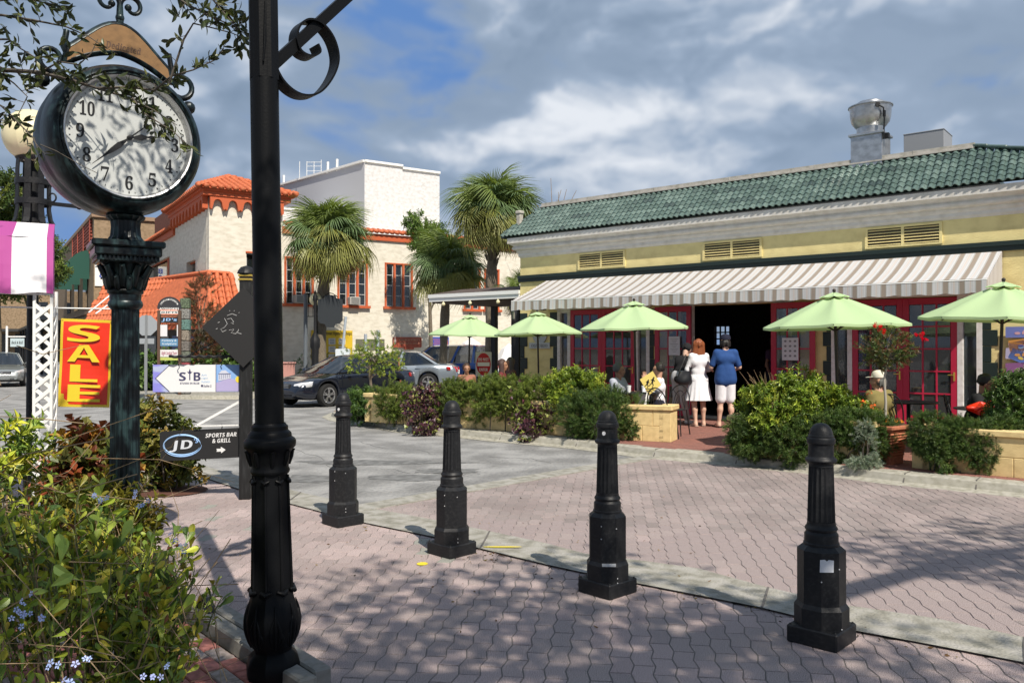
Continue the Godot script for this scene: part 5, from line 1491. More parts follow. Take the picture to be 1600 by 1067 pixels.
func make_terrace() -> void:
	var pu = make_umbrella()
	var sp = [[731, 20.3, "farthest parasol, left of the café in front of the blue van"], [843, 18.6, "parasol in front of the round sign at the café's left corner"], [995, 15.6, "parasol between the lettered pier and the open entrance"], [1311, 12.0, "parasol over the big yellow-green shrub right of the entrance"], [1558, 11.6, "parasol at the right edge above the man in black"]]
	for i in 5:
		var p = at(sp[i][0], 543, sp[i][1]); p.y = 0.12
		var o = pu if i == 0 else dup(pu, p, 0, "")
		o.position = p; o.rotation = Vector3([0.02, -0.025, 0.015, -0.02, 0.03][i], [0.2, 0.55, 0.1, 0.39, 0.3][i], [-0.02, 0.01, 0.025, 0.015, -0.02][i])
		o.scale = Vector3.ONE * [1.0, 1.0, 1.03, 1.0, 1.05][i]
		o.set_meta("label", "pale green " + sp[i][2])
	# tables and wire chairs
	var t = thing("round_table", "round black table with white cups where the grey-haired man sits", "table", at(995, 543, 15.2) * Vector3(1, 0, 1) + Vector3(0, 0.12, 0), 0, "black terrace tables")
	var b = mb(); b.lathe([[0.0, 0.705], [0.42, 0.71], [0.43, 0.72], [0.42, 0.732], [0.0, 0.733]], 36); part("tabletop", b, M.iron_b, t)
	b = mb(); b.lathe([[0.03, 0.05], [0.03, 0.7], [0.09, 0.705]], 12); part("stem", b, M.iron_b, t)
	for i in 3:
		b = mb(); var R = Basis(Vector3.UP, TAU * i / 3); b.tube([R * Vector3(0, 0.12, 0), R * Vector3(0, 0.1, 0.15), R * Vector3(0, 0.015, 0.3)], 0.018, 6); part("foot", b, M.iron_b, t)
	var tabs = [t, dup(t, at(1420, 543, 12.6) * Vector3(1, 0, 1) + Vector3(0, 0.12, 0), 0.3, "black table in front of the man in the pale cap"), dup(t, at(1545, 543, 11.2) * Vector3(1, 0, 1) + Vector3(0, 0.12, 0), 0.7, "black table under the leaning man with the red bag"), dup(t, at(745, 543, 18.9) * Vector3(1, 0, 1) + Vector3(0, 0.12, 0), 0.7, "black table behind the left hedge under the farthest parasol")]
	for q in [[0, -0.16, 0.1, 0, "white paper cup beside the grey-haired man's arm"], [0, 0.10, 0.18, 0, "white paper cup in the middle of the table"], [0, 0.26, 0.05, 1, "clear drinking glass near the white-shirted diner"], [2, 0.12, 0.18, 0, "white cup beside the red bag"]]:
		var c = thing("drinking_cup", q[4], "cup", tabs[q[0]].position + Vector3(q[1], 0.734, q[2]), 0)
		b = mb(); b.lathe([[0.0, 0.002], [0.032, 0.0], [0.042, 0.12], [0.040, 0.12], [0.031, 0.01]], 16); part("wall", b, M.plasticwhite if q[3] == 0 else M.glass, c)
		b = mb(); b.lathe([[0.042, 0.115], [0.044, 0.12], [0.042, 0.126], [0.0, 0.127]] if q[3] == 0 else [[0.0, 0.09], [0.037, 0.09]], 16); part("lid", b, M.plasticwhite, c)
	var pl = thing("dinner_plate", "white plate with crumpled napkin on the round black table", "plate", t.position + Vector3(0.18, 0.734, 0.26))
	b = mb(); b.lathe([[0, 0.006], [0.07, 0.004], [0.115, 0.018], [0.117, 0.022], [0.07, 0.010], [0, 0.011]], 24); part("rim", b, M.plasticwhite, pl)
	b = mb(); b.cbox(Vector3(0.02, 0.035, 0), Vector3(0.1, 0.04, 0.08), 0.015, Basis.from_euler(Vector3(0.3, 0.7, 0.2))); part("napkin", b, M.plasticwhite, pl)
	# chair
	var ch = thing("wire_chair", "black wire bistro chair with looped back at the end of the left planter", "chair", at(1036, 543, 13.9) * Vector3(1, 0, 1) + Vector3(0, 0.125, 0), 2.4, "black wire chairs on the terrace")
	b = mb(); b.lathe([[0, 0.445], [0.19, 0.445], [0.2, 0.455], [0.19, 0.465], [0, 0.466]], 28); part("seat", b, M.iron_b, ch)
	for q in [[-1, -1], [1, -1], [-1, 1], [1, 1]]:
		b = mb(); b.tube([Vector3(q[0] * 0.15, 0.45, q[1] * 0.15), Vector3(q[0] * 0.19, 0.0, q[1] * (0.22 if q[1] < 0 else 0.19))], 0.011, 6); part("leg", b, M.iron_b, ch)
	b = mb()
	var pts = []
	for i in 20:
		var a = PI * i / 19
		pts.append(Vector3(-cos(a) * 0.2, 0.46 + pow(sin(a), 0.7) * 0.42, -0.16 - 0.09 * sin(a)))
	b.tube(pts, 0.011, 6)
	pts = []
	for i in 16:
		var a = PI * i / 15
		pts.append(Vector3(-cos(a) * 0.11, 0.46 + pow(sin(a), 0.7) * 0.32, -0.18 - 0.06 * sin(a)))
	b.tube(pts, 0.008, 6)
	for x in [-0.12, 0.12]: b.tube([Vector3(x * 0.9, 0.46, -0.17), Vector3(x * 0.3, 0.68, -0.22), Vector3(x * 1.2, 0.80, -0.235)], 0.007, 5)
	part("back", b, M.iron_b, ch)
	b = mb()
	pts = []
	for i in 16:
		var a = TAU * i / 15
		pts.append(Vector3(cos(a) * 0.165, 0.25, sin(a) * 0.165))
	b.tube(pts, 0.007, 5); part("ring_stretcher", b, M.iron_b, ch)
	for q in [[1055, 14.6, -0.6, "black wire chair behind the handbag woman's companion"], [955, 15.0, 1.3, "black wire chair under the grey-haired man"], [1385, 12.1, 2.9, "black wire chair under the man in the pale cap"], [1507, 11.6, 1.2, "black wire chair under the man in black"]]:
		dup(ch, at(q[0], 543, q[1]) * Vector3(1, 0, 1) + Vector3(0, 0.125, 0), q[2], q[3])
	# red plastic bag
	var bg = thing("red_bag", "crumpled bright red plastic bag on the table of the man in black", "bag", at(1532, 638, 10.95), 0.3)
	b = mb()
	var rows = []
	for i in 9:
		var row = []
		for k in 22:
			var a = TAU * k / 22; var u = i / 8.0
			var r = sin(PI * clampf(u * 0.96 + 0.02, 0, 1)) * (0.14 + 0.025 * sin(a * 5 + u * 7) + 0.018 * sin(a * 9 - u * 5))
			row.append(Vector3(cos(a) * r * 1.35, (u - 0.5) * 0.16 + 0.015 * sin(a * 4), sin(a) * r * 0.8))
		row.reverse()
		rows.append(row)
	b.loft(rows); part("body", b, mat(L(0.72, 0.035, 0.012), 0.3, 0, {"back": L(0.5, 0.02, 0.0)}), bg)
	b = mb(); b.bar([Vector3(0.1, 0.05, 0), Vector3(0.16, 0.11, 0.02), Vector3(0.22, 0.06, 0.03)], Vector3(0, 0, 1), 0.05, 0.006); part("tied_handle", b, solid(L(0.6, 0.03, 0.01), 0.3), bg)
	# planter walls of rendered blocks
	var e1 = gnd(1037, 691, 0.12); 
	var pl_l = [Vector3(-3.0, 0.12, -17.15), Vector3(-2.0, 0.12, -16.5), Vector3(-0.75, 0.12, -15.75), Vector3(0.6, 0.12, -14.7), Vector3(1.5, 0.12, -13.95), e1]
	planter(pl_l, 0.60, 0.45, "long low yellow planter wall of rendered blocks left of the entrance")
	planter([gnd(1153, 712, 0.12), gnd(1250, 719, 0.12), gnd(1352, 727, 0.12)], 0.58, 0.5, "low yellow planter wall between the entrance and the terracotta pot")
	planter([gnd(1440, 733, 0.12), gnd(1530, 742, 0.12), gnd(1640, 752, 0.12), gnd(1760, 764, 0.12)], 0.56, 0.5, "low yellow planter wall with bare lower blocks at the right edge")
	# terracotta pot
	var po = gnd(1394, 727, 0.12)
	t = thing("terracotta_pot", "square tapering terracotta pot with ribbed sides holding the clipped rose tree", "pot", po + Vector3(0, 0, -0.2), 0.62)
	for i in 12:
		b = mb(); var w = lerpf(0.32, 0.44, i / 11.0)
		b.cbox(Vector3(0, 0.02 + 0.039 * i, 0), Vector3(w, 0.033, w), 0.012)
		part("rib", b, M.terracotta, t)
	b = mb(); b.cbox(Vector3(0, 0.24, 0), Vector3(0.33, 0.47, 0.33), 0.01); part("body", b, M.terracotta, t)
	b = mb(); b.cbox(Vector3(0, 0.495, 0), Vector3(0.50, 0.06, 0.50), 0.015); part("rim", b, M.terracotta, t)
	b = mb(); b.box(Vector3(0, 0.515, 0), Vector3(0.42, 0.03, 0.42)); part("soil", b, M.soil, t)

func planter(pts: Array, h: float, depth: float, label: String) -> void:
	var t = thing("planter_wall", label, "planter", pts[0], 0)
	var n = pts.size()
	for i in range(n - 1):
		var a = pts[i]; var c = pts[i + 1]
		var d = c - a; var ln = d.length(); d = d.normalized()
		var o = Vector3(d.z, 0, -d.x)
		var bs = Basis.looking_at(o, Vector3.UP)
		var k = maxi(1, roundi(ln / 0.42))
		for r in 2:
			var off = 0.5 * (r % 2)
			for j in range(0, k + (1 if off else 0)):
				var u0 = clampf((j - off) / k, 0, 1); var u1 = clampf((j + 1 - off) / k, 0, 1)
				if u1 - u0 < 0.02: continue
				var m = a.lerp(c, (u0 + u1) / 2) + o * 0.1 + Vector3(0, (h - 0.08) * (r + 0.5) / 2, 0)
				var b = mb(); b.cbox(m, Vector3((u1 - u0) * ln - 0.006, (h - 0.08) / 2 - 0.006, 0.2), 0.006, bs)
				wpart("block", b, M.planter, t)
		var b2 = mb()
		b2.box(a.lerp(c, 0.5) + o * 0.1 + Vector3(0, (h - 0.08) / 2, 0), Vector3(ln, h - 0.1, 0.18), bs)
		b2.box(a.lerp(c, 0.5) + o * (depth - 0.05) + Vector3(0, (h - 0.08) / 2, 0), Vector3(ln, h - 0.08, 0.1), bs)
		wpart("core", b2, M.planter, t)
		b2 = mb(); b2.cbox(a.lerp(c, 0.5) + o * 0.09 + Vector3(0, h - 0.04, 0), Vector3(ln + 0.02, 0.08, 0.24), 0.012, bs)
		wpart("cap_course", b2, M.planter, t)
		b2 = mb(); b2.box(a.lerp(c, 0.5) + o * (depth / 2) + Vector3(0, h - 0.12, 0), Vector3(ln, 0.06, depth - 0.1), bs)
		wpart("soil", b2, M.soil, t)
		for q in ([a, c] if i == 0 or i == n - 2 else []):
			if (q == a and i == 0) or (q == c and i == n - 2):
				b2 = mb(); b2.cbox(q + o * (depth / 2) + Vector3(0, (h - 0.08) / 2, 0) + d * (0.02 if q == c else -0.02), Vector3(0.2, h - 0.086, depth), 0.008, bs)
				wpart("end_block", b2, M.planter, t)
				b2 = mb(); b2.cbox(q + o * (depth / 2) + Vector3(0, h - 0.038, 0) + d * (0.02 if q == c else -0.02), Vector3(0.26, 0.084, depth + 0.06), 0.012, bs)
				wpart("end_cap", b2, M.planter, t)

# ---------- buildings across the road ----------
var SP := Transform3D()
func casement(par: Node, x: float, y: float, w: float, h: float, n: int, rows: int, xf = Transform3D(), conditioner = -1) -> void:
	var b = mb()
	b.box(xf * Vector3(x + w / 2, y - 0.06, 0.05), Vector3(w + 0.16, 0.12, 0.22), xf.basis)
	b.box(xf * Vector3(x + w / 2, y + h - 0.03, -0.03), Vector3(w - 0.002, 0.06, 0.13), xf.basis)
	for i in n + 1: b.box(xf * Vector3(x + 0.05 + (w - 0.1) * i / n, y + h / 2 - 0.03, -0.035), Vector3(0.11 if i > 0 and i < n else 0.095, h - 0.06, 0.12), xf.basis)
	var fr = part("window", b, M.orangetrim, par)
	var cw = (w - 0.1) / n - 0.11
	for i in n:
		var cx = x + 0.05 + (w - 0.1) * (i + 0.5) / n
		b = mb()
		for s in [-1, 1]: b.box(xf * Vector3(cx + s * (cw / 2 - 0.02), y + h / 2 - 0.03, -0.075), Vector3(0.04, h - 0.08, 0.05), xf.basis)
		for j in rows + 1: b.box(xf * Vector3(cx, y + 0.03 + (h - 0.12) * j / rows, -0.078), Vector3(cw - 0.08, 0.03, 0.04), xf.basis)
		part("sash", b, solid(L(0.45, 0.45, 0.44)), fr)
		for j in rows:
			b = mb(); b.box(xf * Vector3(cx, y + 0.03 + (h - 0.12) * (j + 0.5) / rows, -0.09), Vector3(cw - 0.08, (h - 0.12) / rows - 0.03, 0.008), xf.basis)
			part("pane", b, M.darkglass, fr)
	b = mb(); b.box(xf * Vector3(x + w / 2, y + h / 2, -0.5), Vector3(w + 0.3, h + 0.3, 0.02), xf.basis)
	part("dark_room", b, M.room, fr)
	if conditioner >= 0:
		var cx = x + 0.05 + (w - 0.1) * (conditioner + 0.5) / n
		b = mb(); b.cbox(xf * Vector3(cx - 0.02, y + 0.20, 0.12), Vector3(0.5, 0.36, 0.5), 0.02, xf.basis)
		var ac = part("air_conditioner", b, solid(L(0.42, 0.41, 0.38)), par)
		b = mb()
		for i in 6: b.box(xf * Vector3(cx - 0.02, y + 0.08 + 0.05 * i, 0.375), Vector3(0.4, 0.02, 0.014), xf.basis)
		part("grille_bars", b, solid(L(0.12, 0.12, 0.12)), ac)

# wall in the xy plane from x0..x1, 0..h, with rectangular holes [x, y, w, h]
func holed_wall(b: MB, x0: float, x1: float, h: float, holes: Array, xf = Transform3D(), th = 0.3) -> void:
	var cuts = [x0, x1]
	for q in holes: cuts.append(q[0]); cuts.append(q[0] + q[2])
	cuts.sort()
	for i in range(cuts.size() - 1):
		var a = cuts[i]; var c = cuts[i + 1]
		if c - a < 0.001: continue
		var segs = [[0.0, h]]
		for q in holes:
			if q[0] <= a + 0.001 and q[0] + q[2] >= c - 0.001: segs = [[0.0, q[1]], [q[1] + q[3], h]]
		for s in segs: b.box(xf * Vector3((a + c) / 2, (s[0] + s[1]) / 2, -th / 2), Vector3(c - a, s[1] - s[0], th), xf.basis)

func tile_row(b: MB, p0: Vector3, p1: Vector3, out: Vector3, drop: float, run: float, pitch := 0.26) -> void:
	var n = int(p0.distance_to(p1) / pitch)
	for i in n + 1:
		var p = p0.lerp(p1, i / float(n))
		b.tube([p, p + out * run * 0.5 + Vector3(0, -drop * 0.5 + 0.0, 0), p + out * run + Vector3(0, -drop, 0)], [0.085, 0.095, 0.105], 6)
	b.quad(p0 + out * run + Vector3(0, -drop - 0.03, 0), p1 + out * run + Vector3(0, -drop - 0.03, 0), p1 + Vector3(0, -0.03, 0), p0 + Vector3(0, -0.03, 0))

func slope_tiles(b: MB, tl: Vector3, tr: Vector3, bl: Vector3, br: Vector3, rows: int, pitch: float) -> void:
	var nr = ((br - bl).cross(tl - bl)).normalized()
	for r in rows:
		var u0 = r / float(rows); var u1 = (r + 1) / float(rows)
		var a0 = bl.lerp(tl, u0); var a1 = br.lerp(tr, u0)
		var c0 = bl.lerp(tl, u1); var c1 = br.lerp(tr, u1)
		var full = (br - bl).length()
		var dirx = (br - bl) / full
		var n = int(full / pitch)
		for i in n + 1:
			var q = bl + dirx * (i * pitch)
			var up = (tl + tr) / 2 - (bl + br) / 2
			var s0 = q + up * u0; var s1 = q + up * u1
			# keep inside the trapezoid
			var l0 = (s0 - a0).dot(dirx); var r0 = (a1 - s0).dot(dirx)
			if l0 < -0.02 or r0 < -0.02: continue
			b.tube([s0 + nr * 0.07, s1 + nr * 0.035], [pitch * 0.40, pitch * 0.33], 6, true)
	b.quad(bl, br, tr, tl)

func make_spanish() -> void:
	var turn = atan2(0.547, 0.837)
	var t = thing("stucco_building", "cream two-storey stucco building with orange casements and a tile-roofed corner tower", "building", Vector3(-12.72, 0.0, -34.29), turn)
	SP = t.transform
	var wins = [[3.2, 3.62, 1.35, 2.08, 1], [5.65, 3.62, 1.5, 2.08, 1], [8.0, 3.62, 1.48, 2.08, -1], [12.3, 3.62, 0.98, 2.08, -1], [13.5, 3.62, 0.92, 2.08, -1]]
	var b = mb()
	holed_wall(b, 3.1, 22.0, 7.0, wins.map(func(q): return [q[0], q[1], q[2], q[3]]))
	b.box(Vector3(12.5, 3.4, -14.3), Vector3(19.0, 6.8, 0.3)); b.box(Vector3(21.85, 3.4, -7.2), Vector3(0.3, 6.8, 13.8)); b.box(Vector3(12.4, 6.75, -7.2), Vector3(18.4, 0.1, 13.6))
	# tower, its left face along -z
	holed_wall(b, 0.0, 3.12, 8.0, [[1.55, 3.5, 1.2, 2.25]], T(Vector3(0, 0, 0.012)))
	var LF = Transform3D(Basis(Vector3.UP, -PI / 2), Vector3(-0.012, 0, 0))
	holed_wall(b, -6.9, -0.31, 8.0, [[-4.3, 4.75, 1.85, 0.85]], LF)
	holed_wall(b, -26.0, -6.9, 7.5, [[-14.4, 4.8, 6.0, 1.5]], LF * T(Vector3(0, 0, -0.02)))
	b.box(Vector3(2.96, 7.4, -3.4), Vector3(0.3, 1.2, 6.6)); b.box(Vector3(1.5, 7.4, -6.75), Vector3(2.7, 1.2, 0.3))
	part("wall", b, M.stucco, t)
	for q in wins: casement(t, q[0], q[1], q[2], q[3], 3 if q[2] > 1.2 else 2, 4, Transform3D(), q[4])
	# tower windows
	b = mb(); b.box(Vector3(2.15, 4.6, -0.16), Vector3(1.2, 2.25, 0.02)); part("window", b, M.darkglass, t)
	b = mb()
	for x in [1.58, 2.15, 2.72]: b.box(Vector3(x, 4.62, -0.13), Vector3(0.05, 2.2, 0.05))
	for y in [3.53, 4.25, 5.0, 5.72]: b.box(Vector3(2.15, y, -0.132), Vector3(1.2, 0.04, 0.04))
	part("window_bars", b, solid(L(0.4, 0.4, 0.4)), t)
	b = mb(); b.box(Vector3(2.15, 5.78, 0.01), Vector3(1.26, 0.07, 0.1)); part("window_head", b, M.orangetrim, t)
	for q in [[-3.4, 5.17, 1.85, 0.85], [-11.4, 5.55, 6.0, 1.5]]:
		b = mb(); b.box(LF * Vector3(q[0], q[1], -0.28), Vector3(q[2], q[3], 0.02), LF.basis); part("window", b, M.darkglass, t)
		b = mb(); b.box(LF * Vector3(q[0] + q[2] * 0.30, q[1], -0.2), Vector3(q[2] * 0.07, q[3], 0.06), LF.basis); b.box(LF * Vector3(q[0] + q[2] * 0.46, q[1], -0.2), Vector3(q[2] * 0.07, q[3], 0.06), LF.basis)
		b.box(LF * Vector3(q[0], q[1] + q[3] / 2 - 0.03, -0.19), Vector3(q[2], 0.06, 0.06), LF.basis)
		part("window_frame", b, M.orangetrim, t)
	b = mb(); b.box(LF * Vector3(-12.4, 5.1, -0.1), Vector3(2.4, 0.62, 0.05), LF.basis); part("white_sash", b, M.white, t)
	# orange band and tiles along the parapet
	b = mb(); b.box(Vector3(12.55, 6.86, 0.03), Vector3(18.9, 0.30, 0.14)); b.box(LF * Vector3(-16.4, 7.35, 0.03), Vector3(18.9, 0.3, 0.14), LF.basis)
	part("parapet_band", b, M.orangetrim, t)
	b = mb(); tile_row(b, Vector3(3.3, 7.26, -0.3), Vector3(22.0, 7.26, -0.3), Vector3(0, 0, 1), 0.16, 0.55)
	tile_row(b, LF * Vector3(-25.8, 7.75, -0.3), LF * Vector3(-7.0, 7.75, -0.3), LF.basis.z, 0.16, 0.55)
	part("parapet_tiles", b, M.orange, t).set_meta("kind", "stuff")
	# tower cornice with arched brackets
	b = mb()
	for f in 2:
		var X0 = 0.0 if f == 0 else -6.9; var X1 = 3.1 if f == 0 else 0.0
		var R = T(Vector3(0, 0, 0.03)) if f == 0 else LF * T(Vector3(0, 0, 0.03))
		var nb = 5 if f == 0 else 10
		var w = (X1 - X0) / nb
		for i in nb:
			var pg := PackedVector2Array([Vector2(X0 + w * i, 8.25), Vector2(X0 + w * i, 7.52), Vector2(X0 + w * i + 0.07, 7.46), Vector2(X0 + w * i + 0.12, 7.62)])
			for k in 9:
				var a = PI * (1 - k / 8.0)
				pg.append(Vector2(X0 + w * (i + 0.5) + cos(a) * (w / 2 - 0.13), 7.68 + sin(a) * 0.22))
			pg.append_array(PackedVector2Array([Vector2(X0 + w * (i + 1) - 0.12, 7.62), Vector2(X0 + w * (i + 1) - 0.07, 7.46), Vector2(X0 + w * (i + 1), 7.52), Vector2(X0 + w * (i + 1), 8.25)]))
			b.extrude(pg, 0.22, R)
	for q in [[Vector3(1.55, 8.12, -3.45), Vector3(3.7, 0.18, 7.5)], [Vector3(1.55, 8.26, -3.45), Vector3(3.9, 0.10, 7.7)]]: b.box(q[0], q[1])
	part("tower_cornice", b, M.orangetrim, t)
	b = mb()
	var ap0 = Vector3(1.55, 9.45, -2.9); var ap1 = Vector3(1.55, 9.45, -4.0)
	var c0 = Vector3(-0.5, 8.3, 0.5); var c1 = Vector3(3.6, 8.3, 0.5); var c2 = Vector3(3.6, 8.3, -7.4); var c3 = Vector3(-0.5, 8.3, -7.4)
	slope_tiles(b, ap0, ap0, c0, c1, 9, 0.30)
	slope_tiles(b, ap1, ap0, c3, c0, 9, 0.30)
	slope_tiles(b, ap0, ap1, c1, c2, 9, 0.30)
	b.tri(c2, c3, ap1)
	for q in [[c0, ap0], [c1, ap0], [c3, ap1], [ap0, ap1]]:
		for i in 10: b.tube([q[0].lerp(q[1], i / 10.0) + Vector3(0, 0.10, 0), q[0].lerp(q[1], (i + 1.1) / 10.0) + Vector3(0, 0.06, 0)], [0.13, 0.11], 6)
	part("tower_roof", b, M.orange, t).set_meta("kind", "stuff")
	# brick block behind the left wing
	b = mb(); b.box(Vector3(3.5, 4.8, -14), Vector3(5.0, 9.6, 9.0)); b.box(Vector3(8.0, 4.0, -20), Vector3(14.0, 7.9, 6.0))
	part("brick_rear", b, mat(L(0.24, 0.085, 0.055), 0.9, 0, {"tex": M.conc_t, "tri": 0.6}), t)
	# orange roofed shop against the tower
	t = thing("orange_roof_shop", "small shop under a bright orange tile mansard, left of the tower", "shop", Vector3(-12.72, 0, -34.29), turn)
	var inv = t.transform.affine_inverse()
	var R0 = Vector3(0.85, 4.75, 0.06); var R1 = Vector3(0.0, 4.78, 0.06)
	var R2 = inv * Vector3(-20.0, 4.78, -41.2)
	var E0 = Vector3(1.15, 2.6, 1.6); var E1 = Vector3(-0.3, 2.6, 1.6); var E2 = inv * Vector3(-20.9, 2.6, -39.8)
	b = mb()
	slope_tiles(b, R1, R0, E1, E0, 8, 0.30)
	slope_tiles(b, R2, R1, E2, E1, 8, 0.34)
	b.quad(E0, Vector3(1.2, 2.6, 0.05), R0, R0)
	part("roof_tiles", b, M.orange, t).set_meta("kind", "stuff")
	b = mb()
	for q in [[R1, E1], [R2, R1], [R1, R0], [R0, E0]]:
		for i in 6: b.tube([q[0].lerp(q[1], i / 6.0) + Vector3(0, 0.06, 0), q[0].lerp(q[1], (i + 1.0) / 6.0) + Vector3(0, 0.06, 0)], 0.10, 6)
	part("ridge_caps", b, M.orange, t)
	b = mb()
	b.bar([E0 + Vector3(0, -0.08, -0.05), E1 + Vector3(0, -0.08, -0.05)], Vector3(0, 1, 0), 0.16, 0.06); b.bar([E1 + Vector3(0, -0.08, -0.05), E2 + Vector3(0, -0.08, 0)], Vector3(0, 1, 0), 0.16, 0.06)
	part("fascia", b, M.orangetrim, t)
	var back0 = Vector3(0.9, 0, 0.55); var back1 = Vector3(0.1, 0, 0.55); var back2 = E2 * Vector3(1, 0, 1) + Vector3(1.0, 0, -0.6)
	b = mb()
	b.quad(back1, back0, back0 + Vector3(0, 2.6, 0), back1 + Vector3(0, 2.6, 0)); b.quad(back2, back1, back1 + Vector3(0, 2.6, 0), back2 + Vector3(0, 2.6, 0))
	part("shop_front", b, solid(L(0.05, 0.045, 0.04)), t)
	for i in 5:
		b = mb()
		var p0 = back2.lerp(back1, 0.45 + i * 0.11); var p1 = back2.lerp(back1, 0.53 + i * 0.11)
		var d = (p1 - p0).normalized(); var o = Vector3(-d.z, 0, d.x) * 0.04
		b.quad(p0 + o + Vector3(0, 0.6, 0), p1 + o + Vector3(0, 0.6, 0), p1 + o + Vector3(0, 2.2, 0), p0 + o + Vector3(0, 2.2, 0))
		part("shop_window", b, solid([L(0.10, 0.10, 0.10), L(0.22, 0.2, 0.17), L(0.03, 0.05, 0.16), L(0.04, 0.08, 0.22), L(0.25, 0.22, 0.18)][i], 0.15), t)
	# white block behind
	t = thing("white_building", "tall plain white roughcast building rising behind the orange parapet", "building", Vector3(-8.42, 0, -46.65))
	var o = t.position
	var q0 = Vector3(-15.6, 0, -54.0) - o; var q1 = Vector3.ZERO; var q2 = SP * Vector3(15.2, 0, -8) - o; q2.y = 0; var qm = q2 * 0.49; var q3 = q2 + Vector3(-9, 0, -10)
	b = mb()
	for q in [[q1, qm, 12.28], [qm, q2, 12.15], [q2, q3, 12.15]]: b.quad(q[0], q[1], q[1] + Vector3(0, q[2], 0), q[0] + Vector3(0, q[2], 0))
	var rf = Vector3(0, 11.9, 0); b.quad(q1 + rf, q2 + rf, q3 + rf, q0 + rf)
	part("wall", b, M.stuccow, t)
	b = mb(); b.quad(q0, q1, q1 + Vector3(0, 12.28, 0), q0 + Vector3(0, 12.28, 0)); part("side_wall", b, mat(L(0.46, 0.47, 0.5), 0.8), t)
	b = mb()
	for q in [[q0, q1, 12.33], [q1, qm, 12.33], [qm, q2, 12.2]]: b.bar([q[0] + Vector3(0, q[2], 0), q[1] + Vector3(0, q[2], 0)], Vector3(0, 1, 0), 0.12, 0.25)
	part("parapet_cap", b, M.white, t)
	b = mb()
	var lp = q0.lerp(q1, 0.4)
	for x in [-0.55, -0.1, 0.35, 0.8]: b.tube([lp + Vector3(x, 12.2, 0), lp + Vector3(x, 13.3 + 0.1 * float(x > 0.5), 0)], 0.02, 5)
	for y in [12.7, 13.0, 13.25]: b.tube([lp + Vector3(-0.1, y, 0), lp + Vector3(0.8, y, 0)], 0.016, 5)
	for f in [0.62, 0.72, 0.1]: b.tube([q0.lerp(q1, f) + Vector3(0, 12.2, 0), q0.lerp(q1, f) + Vector3(0, 12.9, 0)], 0.08, 6)
	part("roof_ladder", b, M.white, t)
	# lower white flat roofed range between tower and block
	t = thing("low_white_range", "low white rooftop range glimpsed between the tower and the first palm", "building", SP * Vector3(3.4, 0, -9.5), turn)
	b = mb(); b.box(Vector3(3.0, 4.7, -1.5), Vector3(6.5, 9.4, 3.0)); part("wall", b, M.stuccow, t)
	b = mb(); b.box(Vector3(3.0, 9.44, -1.5), Vector3(6.7, 0.12, 3.2)); part("coping", b, M.white, t)

